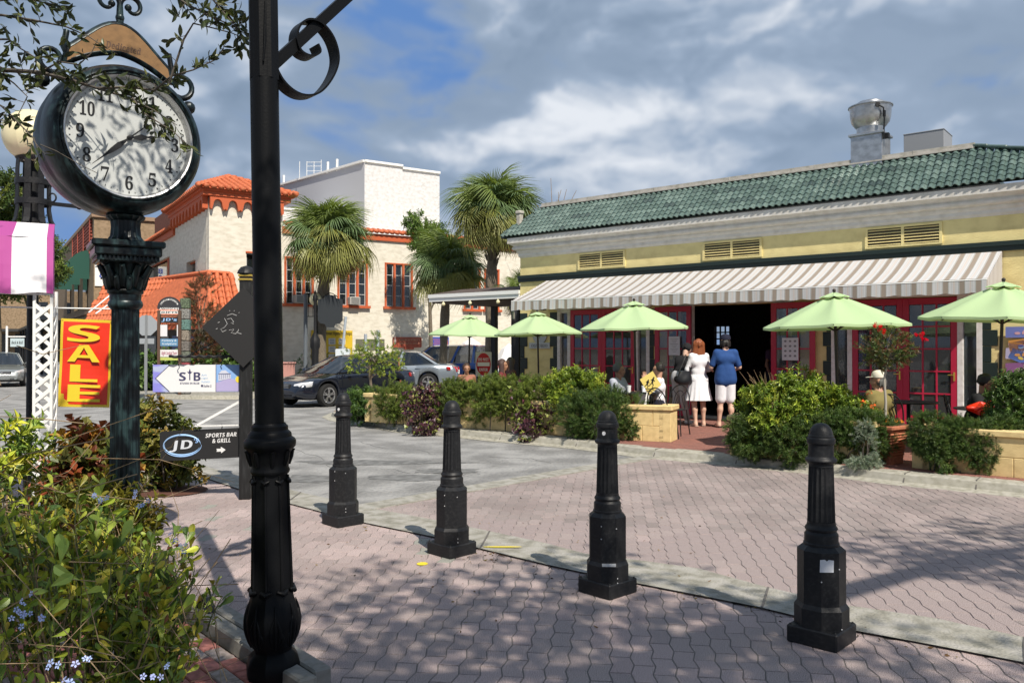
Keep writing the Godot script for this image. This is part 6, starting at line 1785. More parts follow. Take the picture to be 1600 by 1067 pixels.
func make_left_street() -> void:
	var turn = atan2(0.547, 0.837)
	var t = thing("brick_building", "tan brick corner block with green barrel awnings and red slatted panel, far left", "building", Vector3(-26.6, 0, -52.0), turn)
	var X = t.transform
	var LF = Transform3D(Basis(Vector3.UP, -PI / 2), Vector3.ZERO)
	var b = mb()
	b.box(Vector3(9, 5.0, -30), Vector3(18, 10.0, 60))
	part("wall", b, M.brickwall, t)
	b = mb(); b.box(Vector3(9, 10.1, -30), Vector3(18.3, 0.25, 60.3)); b.box(Vector3(9, 4.0, -29.9), Vector3(18.2, 0.2, 60.2))
	part("string_course", b, solid(L(0.30, 0.2, 0.13), 0.9), t)
	for i in 7:
		b = mb(); b.box(LF * Vector3(-7.0, 8.5 + 0.22 * i, 0.06), Vector3(12.5, 0.12, 0.10), LF.basis); part("red_slat", b, M.redslat, t)
	b = mb()
	for i in 4: b.box(LF * Vector3(-1.2 - 3.8 * i, 8.9, 0.1), Vector3(0.2, 2.3, 0.12), LF.basis)
	part("slat_posts", b, M.redslat, t)
	for i in 3:
		b = mb()
		var u0 = -2.4 - i * 6.0
		for k in 8:
			var a0 = PI / 2 * k / 8; var a1 = PI / 2 * (k + 1) / 8
			var P = func(a, u): return LF * Vector3(u, 6.2 + sin(a) * 1.9, cos(a) * 1.5)
			b.quad(P.call(a0, u0 - 4.2), P.call(a0, u0), P.call(a1, u0), P.call(a1, u0 - 4.2))
			b.tri(P.call(a0, u0), LF * Vector3(u0, 6.2, 0), P.call(a1, u0))
		for k in 14: b.tri(LF * Vector3(u0 - 0.3 * k, 6.22, 1.5), LF * Vector3(u0 - 0.3 * (k + 1), 6.22, 1.5), LF * Vector3(u0 - 0.3 * (k + 0.5), 5.95, 1.5))
		part("barrel_awning", b, mat(L(0.008, 0.07, 0.05), 0.7), t)
		b = mb(); b.box(LF * Vector3(u0 - 2.1, 5.6, 0.03), Vector3(2.6, 2.4, 0.06), LF.basis); part("window", b, M.darkglass, t)
	# street level: canopy, dark shop fronts, posts
	b = mb(); b.box(LF * Vector3(-24, 3.3, 1.5), Vector3(48, 0.18, 3.0), LF.basis); part("street_canopy", b, solid(L(0.05, 0.05, 0.045)), t)
	b = mb(); b.box(LF * Vector3(-24, 1.6, 0.04), Vector3(47.9, 3.2, 0.08), LF.basis); part("shop_front", b, solid(L(0.02, 0.018, 0.017), 0.3), t)
	for i in 8:
		b = mb(); b.tube([LF * Vector3(-1.0 - 5.0 * i, 0, 2.8), LF * Vector3(-1.0 - 5.0 * i, 3.3, 2.8)], 0.08, 8); part("canopy_post", b, M.iron_b, t)
		b = mb(); b.box(LF * Vector3(-3.5 - 5.0 * i, 1.5, 0.09), Vector3(2.6, 2.2, 0.04), LF.basis); part("shop_window", b, solid([L(0.07, 0.06, 0.05), L(0.03, 0.035, 0.04), L(0.10, 0.09, 0.08)][i % 3], 0.1), t)
	# ladder like slats of a lower shade, right face sign
	for i in 8:
		b = mb(); b.box(Vector3(2.2, 3.2 + 0.16 * i, 0.9 - 0.1 * i), Vector3(4.0, 0.05, 0.22)); part("shade_slat", b, solid(L(0.09, 0.11, 0.09)), t)
	b = mb(); b.box(Vector3(2.6, 4.4, 0.03), Vector3(1.0, 1.8, 0.06)); part("white_window", b, solid(L(0.45, 0.48, 0.52)), t)
	var sg = thing("jeweller_sign", "white sign with blue watch and pearl lettering on the tan brick wall", "sign", X * Vector3(1.55, 6.3, 0.05), turn)
	b = mb(); b.cbox(Vector3.ZERO, Vector3(3.0, 1.45, 0.08), 0.02); part("board", b, M.white, sg)
	b = mb()
	letter(b, "BAILEY'S", 0.33, T(Vector3(-0.15, 0.42, 0.05)), 2.2, "Droid Sans", 700, 0.01); letter(b, "& WATCH", 0.33, T(Vector3(-0.1, 0.0, 0.05)), 2.3, "Droid Sans", 700, 0.01)
	letter(b, "PEARLS", 0.36, T(Vector3(0.1, -0.44, 0.05)), 2.1, "Droid Sans", 700, 0.01, 0.25)
	part("lettering", b, solid(L(0.01, 0.05, 0.35)), sg)
	# the row closing the street
	var fr = thing("far_shop_row", "dark low shop row closing the street behind the grey car", "building", Vector3(-62, 0, -76), 0.15)
	b = mb(); b.box(Vector3(11, 3.6, -3), Vector3(34, 7.2, 6)); part("wall", b, M.brickwall, fr)
	b = mb(); b.box(Vector3(11, 3.3, 1.2), Vector3(34, 0.25, 2.4)); part("canopy", b, solid(L(0.04, 0.04, 0.04)), fr)
	for i in 8:
		b = mb(); b.box(Vector3(-4.5 + 4.2 * i, 1.5, 0.05), Vector3(3.6, 2.9, 0.1)); part("shop_window", b, solid([L(0.03, 0.03, 0.03), L(0.06, 0.055, 0.05), L(0.02, 0.025, 0.03)][i % 3], 0.15), fr)
		b = mb(); b.box(Vector3(-4.0 + 4.2 * i, 5.2, 0.05), Vector3(1.2, 1.7, 0.1)); part("window", b, M.darkglass, fr)
	# small white swinging shop sign beyond the grey car
	var p = at(13, 543, 39.0)
	sg = thing("swing_sign", "small white swinging shop sign on a white post behind the grey car", "sign", Vector3(p.x, 0.1, p.z))
	b = mb(); b.cbox(Vector3(-0.1, 1.3, 0), Vector3(0.09, 2.6, 0.09), 0.02); b.box(Vector3(0.32, 2.1, 0), Vector3(0.9, 0.06, 0.06)); part("post", b, M.white, sg)
	b = mb(); b.box(Vector3(0.4, 1.82, 0), Vector3(0.66, 0.4, 0.03)); part("board", b, solid(L(0.5, 0.6, 0.62)), sg)
	b = mb(); letter(b, "Rock & Roll", 0.14, T(Vector3(0.4, 1.82, 0.018)), 0.54, "Droid Serif", 700, 0.004, 0.2); part("lettering", b, M.black, sg)

func make_far_signs() -> void:
	# directory sign
	var Z = 27.0; var k = Z / FOC
	var o = at(264, 543, Z); o.y = 0.1
	var t = thing("directory_sign", "brown arch-topped shop directory sign with stacked panels by the far kerb", "sign", o, 0.1)
	var Y = func(y): return EYE - (y - 543.0) * k - 0.1
	var b = mb()
	for x in [-0.33, 0.33]: b.cbox(Vector3(x, Y.call(485) / 2, 0), Vector3(0.09, Y.call(485), 0.12), 0.01)
	b.box(Vector3(0, Y.call(493), -0.03), Vector3(0.66, 0.05, 0.05)); b.box(Vector3(0, Y.call(556), -0.03), Vector3(0.66, 0.05, 0.05))
	part("frame", b, M.brown, t)
	b = mb()
	var pg := PackedVector2Array([Vector2(-0.38, 0), Vector2(0.38, 0)])
	for i in 17: pg.append(Vector2(cos(PI * i / 16) * 0.38, 0.05 + sin(PI * i / 16) * 0.36))
	b.extrude(pg, 0.06, T(Vector3(0, Y.call(483), -0.03))); part("arched_board", b, solid(L(0.03, 0.03, 0.035)), t)
	b = mb()
	for i in 14: 
		var a = PI * (0.14 + 0.72 * i / 13)
		letter(b, "CHURCH STREET."[13 - i] if "CHURCH STREET."[13 - i] != " " else ".", 0.05, T(Vector3(cos(a) * 0.29, Y.call(483) + 0.05 + sin(a) * 0.27, 0.032)) * Transform3D(Basis(Vector3.BACK, a - PI / 2), Vector3.ZERO), 0.035, "Droid Sans", 700, 0.004)
	letter(b, "ACCESSORIES", 0.075, T(Vector3(0, Y.call(482.5), 0.032)), 0.62, "Droid Sans", 700, 0.004)
	part("lettering", b, M.white, t)
	for q in [[488, 0.66, 0.10, [0.7, 0.7, 0.68], "GIFTS", [0.03, 0.03, 0.03], 0], [500, 0.62, 0.2, [0.015, 0.015, 0.018], "JD's", [0.3, 0.5, 0.8], 1], [535, 0.60, 0.24, [0.10, 0.24, 0.40], "Pottery &|Sculpture", [0.6, 0.65, 0.7], 1], [552.5, 0.62, 0.26, [0.7, 0.68, 0.68], "Night Cocktail Tours", [0.3, 0.05, 0.1], 1], [560, 0.62, 0.12, [0.45, 0.5, 0.12], "", [0, 0, 0], 1]]:
		b = mb(); b.box(Vector3(0, Y.call(q[0]), 0.0), Vector3(q[1], q[2], 0.04)); part("panel", b, solid(L(q[3][0], q[3][1], q[3][2])), t)
		if q[4] != "":
			b = mb(); var ls = q[4].split("|")
			for i in ls.size(): letter(b, ls[i], q[2] * (0.6 if ls.size() == 1 else 0.34), T(Vector3(0, Y.call(q[0]) + (0.25 - 0.5 * i) * q[2] * (0.0 if ls.size() == 1 else 0.9), 0.022)), q[1] * 0.78, "Droid Sans", 700, 0.003, 0.15)
			part("lettering", b, solid(L(q[5][0], q[5][1], q[5][2])), t)
	for q in [[-0.19, 0.24, [0.68, 0.68, 0.7]], [0.27, 0.06, [0.68, 0.68, 0.7]]]:
		b = mb(); b.box(Vector3(q[0], Y.call(516.5), 0), Vector3(q[1], 0.38, 0.03)); part("panel", b, solid(L(q[2][0], q[2][1], q[2][2])), t)
	# back of a stop sign
	o = at(228, 543, 25.6); o.y = 0.1
	t = thing("stop_sign_back", "grey back of an octagonal road sign on a post left of the directory", "road sign", o, 0.15)
	b = mb(); b.lathe([[0.34, -0.003], [0.34, 0.003]], 8, Transform3D(Basis(Vector3.RIGHT, PI / 2), Vector3(0, 2.27, 0)), [], true, PI / 8)
	var og := PackedVector2Array()
	for i in 8: og.append(Vector2(cos(TAU * (i + 0.5) / 8), sin(TAU * (i + 0.5) / 8)) * 0.34)
	b.extrude(og, 0.006, T(Vector3(0, 2.27, -0.003))); part("octagon", b, M.signback, t)
	b = mb(); b.box(Vector3(0, 1.78, 0), Vector3(0.46, 0.17, 0.005)); part("name_plate", b, M.signback, t)
	b = mb(); b.box(Vector3(0, 1.3, 0.03), Vector3(0.06, 2.6, 0.04)); b.box(Vector3(0.0, 1.0, 0.05), Vector3(0.09, 1.5, 0.015)); part("post", b, solid(L(0.2, 0.21, 0.22), 0.5), t)
	# painted totem
	o = at(289, 543, 27.6); o.y = 0.1
	t = thing("painted_totem", "slim totem post patched with coloured mosaic, right of the directory sign", "totem", o, 0.1)
	for i in 9:
		b = mb(); b.cbox(Vector3(rng.randf_range(-0.02, 0.02), 0.18 + 0.36 * i, 0), Vector3(0.30, 0.35, 0.25), 0.03)
		part("mosaic_block", b, mat([L(0.2, 0.2, 0.19), L(0.30, 0.07, 0.05), L(0.35, 0.06, 0.08), L(0.18, 0.2, 0.16), L(0.22, 0.2, 0.18), L(0.35, 0.3, 0.24), L(0.15, 0.28, 0.25), L(0.32, 0.32, 0.3), L(0.15, 0.2, 0.12)][i], 0.7, 0, {"tex": M.speck, "tri": 0.25}), t)
	# signal pole, black globe lamp, shield board
	o = at(477, 543, 33.5); o.y = 0.1
	t = thing("signal_pole", "slim grey pole with a small bracket cage, left of the black shield board", "pole", o)
	b = mb(); b.tube([Vector3(0, 0, 0), Vector3(0, 3.75, 0)], 0.085, 10); b.cbox(Vector3(-0.03, 3.72, 0), Vector3(0.12, 0.12, 0.12), 0.02); part("pole", b, solid(L(0.12, 0.14, 0.16), 0.5), t)
	b = mb()
	for y in [2.85, 3.35]: b.bar([Vector3(0, y, 0), Vector3(0.5, y, 0)], Vector3(0, 0, 1), 0.03, 0.03)
	for x in [0.12, 0.3, 0.48]: b.bar([Vector3(x, 2.85, 0), Vector3(x, 3.35, 0)], Vector3(0, 0, 1), 0.02, 0.02)
	part("bracket", b, M.iron_b, t)
	o = at(492, 543, 32.5); o.y = 0.1
	t = thing("globe_post", "black post with a yellow globe and a blank black shield-shaped board", "street lamp", o)
	var kk = 32.5 / FOC
	b = mb(); b.lathe([[0.2, 0], [0.2, 0.1], [0.14, 0.2], [0.14, 1.5], [0.20, 1.6], [0.20, 1.9], [0.06, 2.2], [0.06, 3.4], [0.10, 3.45], [0.10, 3.6], [0.04, 3.7], [0.06, 3.76], [0, 3.85]], 12); part("post", b, M.iron_b, t)
	b = mb(); b.ball(Vector3(-0.05, EYE + (543 - 467) * kk - 0.1, -0.35), 0.27, 20); part("globe", b, M.globe, t)
	b = mb(); b.tube([Vector3(-0.05, 1.4, -0.35), Vector3(-0.05, 3.3, -0.35)], 0.05, 8); b.lathe([[0.05, 3.0], [0.13, 3.2], [0.13, 3.36]], 12, T(Vector3(-0.05, 0, -0.35))); part("globe_stem", b, M.iron_b, t)
	b = mb()
	var w = 0.49; var h0 = 2.38; var h1 = 3.62
	pg = PackedVector2Array([Vector2(-w, h1 - 0.12), Vector2(-w, h0 + 0.28), Vector2(-w + 0.1, h0 + 0.16), Vector2(-w + 0.28, h0 + 0.13), Vector2(-0.15, h0), Vector2(0.15, h0), Vector2(w - 0.28, h0 + 0.13), Vector2(w - 0.1, h0 + 0.16), Vector2(w, h0 + 0.28), Vector2(w, h1 - 0.12), Vector2(w - 0.25, h1 - 0.08), Vector2(0.2, h1 + 0.02), Vector2(0, h1 + 0.05), Vector2(-0.2, h1 + 0.02), Vector2(-w + 0.25, h1 - 0.08)])
	b.extrude(pg, 0.05, T(Vector3(0.60, 0, -0.02))); part("shield_board", b, mat(L(0.022, 0.027, 0.032), 0.6), t)
	b = mb(); b.tube([Vector3(0.3, h1 - 0.04, 0), Vector3(0.5, h1 + 0.1, 0), Vector3(0.6, h1 + 0.12, 0), Vector3(0.7, h1 + 0.1, 0), Vector3(0.9, h1 - 0.04, 0)], 0.02, 6); b.bar([Vector3(0, 2.9, 0), Vector3(0.2, 2.9, 0)], Vector3(0, 0, 1), 0.05, 0.05); part("board_scroll", b, M.iron_b, t)
	# leaning pole with a white plate
	o = at(531, 570, 31.0); o.y = 0.1
	t = thing("leaning_pole", "leaning pale metal pole with a blank white plate, by the yellow notice board", "pole", o)
	b = mb(); b.tube([Vector3(-0.05, 0, 0), Vector3(0.22, 2.75, 0)], 0.05, 8); part("pole", b, solid(L(0.4, 0.45, 0.5), 0.4), t)
	b = mb(); plate(b, 0.56, 0.32, 0.01, T(Vector3(0.12, 1.37, 0.06)), 0.04); part("plate", b, solid(L(0.6, 0.65, 0.68)), t)
	# grey sign board on two posts
	o = at(578, 543, 31.5); o.y = 0.1
	t = thing("grey_board", "olive-grey sign board on two metal posts behind the street tree", "sign", o, 0.15)
	b = mb(); plate(b, 1.1, 0.45, 0.02, T(Vector3(0.0, 1.68, 0))); part("board", b, solid(L(0.13, 0.13, 0.085)), t)
	for x in [-0.17, 0.3]:
		b = mb(); b.tube([Vector3(x, 0, 0.05), Vector3(x, 2.1 if x < 0 else 2.25, 0.05)], 0.06, 8); part("post", b, solid(L(0.36, 0.4, 0.45), 0.4), t)
	# notice board, carved sign, posters on the wall
	var turn = SP.basis.get_euler().y
	t = thing("notice_board", "yellow notice board with pinned papers on the stucco wall behind the globe post", "notice board", SP * Vector3(5.4, 1.8, 0.03), turn)
	b = mb(); b.cbox(Vector3.ZERO, Vector3(1.95, 1.32, 0.06), 0.01); part("board", b, solid(L(0.62, 0.42, 0.02)), t)
	b = mb(); letter(b, "Church Street Upstairs Shops", 0.20, T(Vector3(0.05, 0.5, 0.035)), 1.75, "Droid Sans", 700, 0.006); part("lettering", b, M.black, t)
	for i in 9:
		b = mb(); plate(b, 0.34, 0.36, 0.012, T(Vector3(-0.5 + 0.48 * (i % 3), 0.16 - 0.36 * (i / 3) * 1.0, 0.031)) * Transform3D(Basis(Vector3.BACK, rng.randfn(0, 0.03)), Vector3.ZERO).scaled_local(Vector3(0.95, 0.8, 1))); part("paper", b, solid(L(0.55, 0.55, 0.52)), t)
		b = mb()
		for j in 3: b.box(Vector3(-0.5 + 0.48 * (i % 3), 0.24 - 0.36 * (i / 3) - 0.08 * j, 0.045), Vector3(0.22, 0.03, 0.004))
		part("print", b, solid(L(0.12, 0.12, 0.14)), t)
	t = thing("carved_sign", "carved red-brown wooden shop sign on the stucco wall above the silver car", "sign", SP * Vector3(9.15, 1.93, 0.03), turn)
	b = mb(); plate(b, 1.5, 0.5, 0.08, Transform3D(), 0.06); plate(b, 0.5, 0.12, 0.06, T(Vector3(0.1, -0.28, 0)), 0.04); part("board", b, solid(L(0.30, 0.06, 0.03)), t)
	b = mb(); letter(b, "CHURCH STREET", 0.12, T(Vector3(0.1, 0.12, 0.085)), 1.1, "Droid Serif", 700, 0.02); letter(b, "ANTIQUE SHOP", 0.12, T(Vector3(0.1, -0.06, 0.085)), 1.1, "Droid Serif", 700, 0.02)
	part("lettering", b, solid(L(0.45, 0.22, 0.14)), t)
	b = mb(); b.ball(Vector3(-0.66, 0.05, 0.05), 0.14, 10, Vector3(0.6, 1.4, 0.4)); part("carved_figure", b, solid(L(0.5, 0.4, 0.35)), t)
	t = thing("blue_poster", "blue poster with a red corner on the stucco wall left of the blue van", "poster", SP * Vector3(10.95, 1.92, 0.03), turn)
	b = mb(); plate(b, 0.95, 0.55, 0.02, Transform3D()); part("sheet", b, solid(L(0.03, 0.07, 0.38)), t)
	b = mb(); b.box(Vector3(0.33, -0.05, 0.021), Vector3(0.2, 0.36, 0.004)); for i in 4: b.box(Vector3(-0.18, 0.16 - 0.1 * i, 0.021), Vector3(0.42 - 0.08 * (i % 2), 0.035, 0.004))
	part("print", b, solid(L(0.45, 0.12, 0.06)), t)
	# do-not-enter sign
	var p = at(755.5, 569, 20.6)
	t = thing("no_entry_sign", "red and white do not enter sign above the left hedge", "road sign", Vector3(p.x, 0.12, p.z), -0.05)
	var ks = 20.6 / FOC; var yy = p.y - 0.12
	b = mb(); plate(b, 25 * ks, 38.5 * ks, 0.006, T(Vector3(0, yy, 0)), 0.02); part("plate", b, solid(L(0.62, 0.62, 0.62), 0.4), t)
	b = mb(); ellipse(b, 11.3 * ks, 17.5 * ks, 0.004, T(Vector3(0, yy, 0.005))); part("red_disc", b, solid(L(0.5, 0.012, 0.015), 0.35), t)
	b = mb(); b.box(Vector3(0, yy, 0.011), Vector3(19 * ks, 6 * ks, 0.004))
	letter(b, "DO NOT", 4.6 * ks, T(Vector3(0, yy + 7.5 * ks, 0.011)), 16 * ks, "Droid Sans", 700, 0.003); letter(b, "ENTER", 4.6 * ks, T(Vector3(0, yy - 8.5 * ks, 0.011)), 13 * ks, "Droid Sans", 700, 0.003)
	part("lettering", b, M.white, t)
	b = mb(); b.box(Vector3(0, (yy + 0.28) / 2, -0.025), Vector3(0.05, yy + 0.28, 0.04)); part("post", b, solid(L(0.25, 0.26, 0.27), 0.5), t)
	# crossing sign on its white stake
	p = at(1018, 598, 14.0)
	var st = gnd(1008, 668, 0.5)
	t = thing("crossing_flag", "small yellow diamond crossing sign on a tilted white stake in the planter", "road sign", Vector3(p.x - 0.10, 0.6, p.z), 0.0)
	var kz = 14.0 / FOC
	var tilt = Basis(Vector3.BACK, -0.20)
	b = mb(); b.extrude(PackedVector2Array([Vector2(-0.185, 0.02), Vector2(0.02, -0.21), Vector2(0.19, 0.0), Vector2(0.0, 0.205)]), 0.008, T(Vector3(0.08, p.y - 0.6, 0)) * Transform3D(tilt, Vector3.ZERO)); part("diamond", b, solid(L(0.70, 0.56, 0.16), 0.4), t)
	b = mb()
	for q in [[-0.045, -0.03, 0.8], [0.035, 0.01, 1.0]]:
		var xf = T(Vector3(0.08, p.y - 0.6, 0.010)) * Transform3D(tilt, Vector3.ZERO) * T(Vector3(q[0], q[1], 0), 0, q[2])
		ellipse(b, 0.014, 0.014, 0.003, xf * T(Vector3(0.005, 0.085, 0)), 10)
		for l in [[[0.0, 0.07], [-0.004, 0.0], 0.03], [[0.0, 0.06], [0.035, 0.03], 0.011], [[0.0, 0.06], [-0.035, 0.035], 0.011], [[-0.004, 0.0], [0.022, -0.035], 0.014], [[0.022, -0.035], [0.015, -0.08], 0.012], [[-0.004, 0.0], [-0.03, -0.04], 0.014], [[-0.03, -0.04], [-0.05, -0.075], 0.012]]:
			b.bar([xf * Vector3(l[0][0], l[0][1], 0.002), xf * Vector3(l[1][0], l[1][1], 0.002)], Vector3(0, 0, 1), 0.003, l[2])
	var x2 = T(Vector3(0.08, p.y - 0.6, 0.010)) * Transform3D(tilt, Vector3.ZERO)
	b.bar([x2 * Vector3(-0.07, -0.115, 0.002), x2 * Vector3(0.09, -0.10, 0.002)], Vector3(0, 0, 1), 0.003, 0.012); b.bar([x2 * Vector3(-0.04, -0.145, 0.002), x2 * Vector3(0.06, -0.14, 0.002)], Vector3(0, 0, 1), 0.003, 0.012)
	part("symbols", b, M.black, t)
	b = mb(); b.bar([Vector3(-0.03, 0, -0.01), Vector3(0.07, p.y - 0.68, -0.01)], Vector3(0, 0, 1), 0.02, 0.055); part("stake", b, M.white, t)
	# chalkboard easel
	p = gnd(614, 617, 0.12)
	t = thing("chalkboard_easel", "wooden A-frame chalkboard with white chalk drawing behind the left hedge", "easel", p + Vector3(0.1, 0, 1.2), 0.15)
	b = mb(); b.box(Vector3(0, 0.85, 0.05), Vector3(0.5, 0.62, 0.02), Basis(Vector3.RIGHT, -0.14)); part("slate", b, solid(L(0.015, 0.017, 0.017)), t)
	for s in [-1, 1]:
		b = mb(); b.bar([Vector3(s * 0.33, 0.2, 0.17), Vector3(s * 0.25, 1.25, 0.0)], Vector3(0, 0, 1), 0.04, 0.05); part("leg", b, solid(L(0.25, 0.09, 0.04)), t)
	b = mb()
	for q in [[[-0.12, 0.95], [0.0, 1.05], [0.1, 0.98], [0.05, 0.85]], [[-0.1, 0.72], [0.0, 0.85], [0.02, 0.68]], [[0.08, 0.9], [0.14, 0.75]], [[-0.15, 0.62], [0.14, 0.64]]]: b.tube(q.map(func(w2): return Vector3(w2[0], w2[1], 0.07 - (w2[1] - 0.85) * 0.14)), 0.012, 5)
	part("chalk", b, solid(L(0.5, 0.5, 0.48)), t)
	# white market parasols beyond the cars
	for q in [[736, 527, 57, 36.0, "white parasol behind the blue van, left of the no entry post"], [795, 536, 46, 35.0, "white parasol behind the pale car, next to the café corner"]]:
		p = at(q[0], 543, q[3]); var kq = q[3] / FOC
		t = thing("white_parasol", q[4], "umbrella", Vector3(p.x, 0.0, p.z), 0.2, "white parasols beyond the parked cars")
		b = mb(); b.lathe([[q[2] / 2.0 * kq, EYE + (543 - q[1] - 27) * kq], [q[2] * 0.25 * kq, EYE + (543 - q[1] - 9) * kq], [0.001, EYE + (543 - q[1]) * kq]], 8, Transform3D(), [], true); part("canopy", b, mat(L(0.75, 0.75, 0.75), 0.7, 0, {"back": Color(0.4, 0.4, 0.4)}), t)
		b = mb(); b.tube([Vector3(0, 0, 0), Vector3(0, EYE + (543 - q[1]) * kq, 0)], 0.03, 6); part("pole", b, M.white, t)

# ---------- plants ----------
var LV := {}
func leaf_into(b: MB, o: Vector3, d: Vector3, up: Vector3, l: float, w: float, fold := 0.25, droop := 0.15) -> void:
	d = d.normalized()
	var s = d.cross(up)
	if s.length() < 0.01: s = d.cross(Vector3(0.3, 0.2, 0.9))
	s = s.normalized()
	var n = s.cross(d).normalized()
	var m0 = o; var m1 = o + d * l * 0.45 + n * l * 0.04; var m2 = o + d * l - n * l * droop
	var e1 = m1 + s * w / 2 + n * w * fold; var e2 = m1 - s * w / 2 + n * w * fold
	b.quad(m0, e1, m2, m1); b.quad(m0, m1, m2, e2)
func make_leaf_meshes() -> void:
	var r = RandomNumberGenerator.new(); r.seed = 5
	var b = mb(); leaf_into(b, Vector3.ZERO, Vector3.UP, Vector3.BACK, 1.0, 0.42); LV.leaf = b.mesh()
	b = mb(); leaf_into(b, Vector3.ZERO, Vector3.UP, Vector3.BACK, 1.0, 0.30, 0.2, 0.05); LV.narrow = b.mesh()
	# spatulate leaf, broad near the tip
	for q in [["spoon", [0.0, 0.25, 0.5, 0.7, 0.85, 0.95, 1.0], [0.015, 0.07, 0.14, 0.19, 0.185, 0.11, 0.0]], ["oval", [0.0, 0.12, 0.35, 0.6, 0.85, 1.0], [0.02, 0.09, 0.17, 0.175, 0.09, 0.0]]]:
		b = mb()
		for sd in [-1.0, 1.0]:
			var ids = []
			for k in q[1].size():
				var y = q[1][k]; var bend = -0.22 * y * y + 0.06 * y
				ids.append([b.vert(Vector3(0, y, bend)), b.vert(Vector3(sd * q[2][k], y, bend + q[2][k] * 0.35))])
			for k in range(ids.size() - 1):
				if sd > 0: b.face(ids[k][0], ids[k][1], ids[k + 1][1]); b.face(ids[k][0], ids[k + 1][1], ids[k + 1][0])
				else: b.face(ids[k][0], ids[k + 1][1], ids[k][1]); b.face(ids[k][0], ids[k + 1][0], ids[k + 1][1])
		LV[q[0]] = b.mesh()
	# a spray of leaves round a twig, one unit long
	for q in [["spray", 11, 0.34, 0.40], ["fine", 20, 0.26, 0.22], ["broad", 7, 0.5, 0.62]]:
		b = mb()
		for i in q[1]:
			var u = (i + 0.5) / q[1]
			var a = i * 2.4
			var d = Vector3(sin(a) * 0.85, 0.75, cos(a) * 0.85)
			leaf_into(b, Vector3(0, u * 0.8, 0), d, Vector3.UP, q[2] * r.randf_range(0.8, 1.2), q[2] * q[3])
		b.bar([Vector3.ZERO, Vector3(0, 0.9, 0)], Vector3(1, 0, 0), 0.02, 0.02)
		LV[q[0]] = b.mesh()
	# ivy-shaped leaf for the sweet potato vine
	b = mb()
	var pg := PackedVector2Array([Vector2(0, 0.1), Vector2(0.28, -0.05), Vector2(0.5, 0.2), Vector2(0.28, 0.5), Vector2(0, 1.0), Vector2(-0.28, 0.5), Vector2(-0.5, 0.2), Vector2(-0.28, -0.05)])
	for i in 8:
		var p = pg[i]; var q = pg[(i + 1) % 8]
		b.tri(Vector3(0, 0.3, 0.0), Vector3(p.x, p.y, 0.14 - 0.2 * absf(p.x)), Vector3(q.x, q.y, 0.14 - 0.2 * absf(q.x)))
	LV.heart = b.mesh()
	# five petalled flower
	b = mb()
	for i in 5:
		var a = TAU * i / 5
		var P = func(rr, da, h): return Vector3(sin(a + da) * rr, h, cos(a + da) * rr)
		b.quad(P.call(0.05, 0, 0.0), P.call(0.38, -0.42, 0.06), P.call(0.52, 0, 0.02), P.call(0.38, 0.42, 0.06))
	LV.flower = b.mesh()
func jitter(c: Color, a: float) -> Color:
	var f = 1.0 + rng.randf_range(-a, a)
	return Color(c.r * f * (1 + rng.randf_range(-0.08, 0.08)), c.g * f, c.b * f)
func grow(d: Vector3, s: float) -> Transform3D:    # y axis along d, random roll
	var y = d.normalized()
	var x = y.cross(Vector3(rng.randfn(), rng.randfn(), rng.randfn())).normalized()
	return Transform3D(Basis(x * s, y * s, x.cross(y) * s), Vector3.ZERO)
# sprays through a set of ellipsoids [centre, radii]; denser near their surface
func fill(el: Array, n: int, smin: float, smax: float, pal: Array, up := 0.5, floor_y := 0.02, cn: FastNoiseLite = null, jit := 0.3) -> Array:
	var xs = []; var cs = []
	var wsum = 0.0; var ws = []
	for e in el: wsum += pow(e[1].x * e[1].y * e[1].z, 0.67); ws.append(wsum)
	var tries = 0
	while xs.size() < n and tries < n * 4:
		tries += 1
		var t = rng.randf() * wsum; var k = 0
		while ws[k] < t and k < ws.size() - 1: k += 1
		var e = el[k]
		var d = Vector3(rng.randfn(), rng.randfn(), rng.randfn()).normalized()
		var rad = pow(rng.randf(), 0.30) * rng.randf_range(0.88, 1.06)
		var p: Vector3 = e[0] + d * e[1] * rad
		if p.y < floor_y: continue
		if cn and cn.get_noise_3dv(p) < -0.12: continue
		var g = grow(d + Vector3(0, up, 0) + Vector3(rng.randfn(), rng.randfn(), rng.randfn()) * 0.5, rng.randf_range(smin, smax))
		g.origin = p
		xs.append(g)
		cs.append(jitter(pal[rng.randi() % pal.size()] * 1.3, jit))
	return [xs, cs]
func bush(called: String, label: String, cat: String, base: Vector3, el: Array, n: int, leaf: String, s0: float, s1: float, pal: Array, o = {}) -> Node3D:
	var t = thing(called, label, cat, base, 0, o.get("group", ""))
	var f = fill(el, n, s0, s1, pal, o.get("up", 0.5), 0.02 - base.y if o.get("ground", true) else -9.0, noise(o.get("cf", 2.2), 2, rng.randi() % 999), o.get("jit", 0.3))
	copies("foliage", LV[leaf], o.get("mat", M.leaf), t, f[0], f[1])
	var b = mb()
	for i in o.get("stems", 12):
		var e = el[rng.randi() % el.size()]
		var p = e[0] + Vector3(rng.randfn() * 0.5, rng.randfn() * 0.4, rng.randfn() * 0.5) * e[1]
		var foot = Vector3(lerpf(p.x, e[0].x, 0.6), 0, lerpf(p.z, e[0].z, 0.6)) if not o.has("foot") else o.foot
		b.tube([foot, foot.lerp(p, 0.5) + Vector3(rng.randfn() * 0.03, 0.02, 0), p], [0.012, 0.009, 0.004], 5)
	part("stem", b, o.get("stemmat", M.twig), t)
	return t
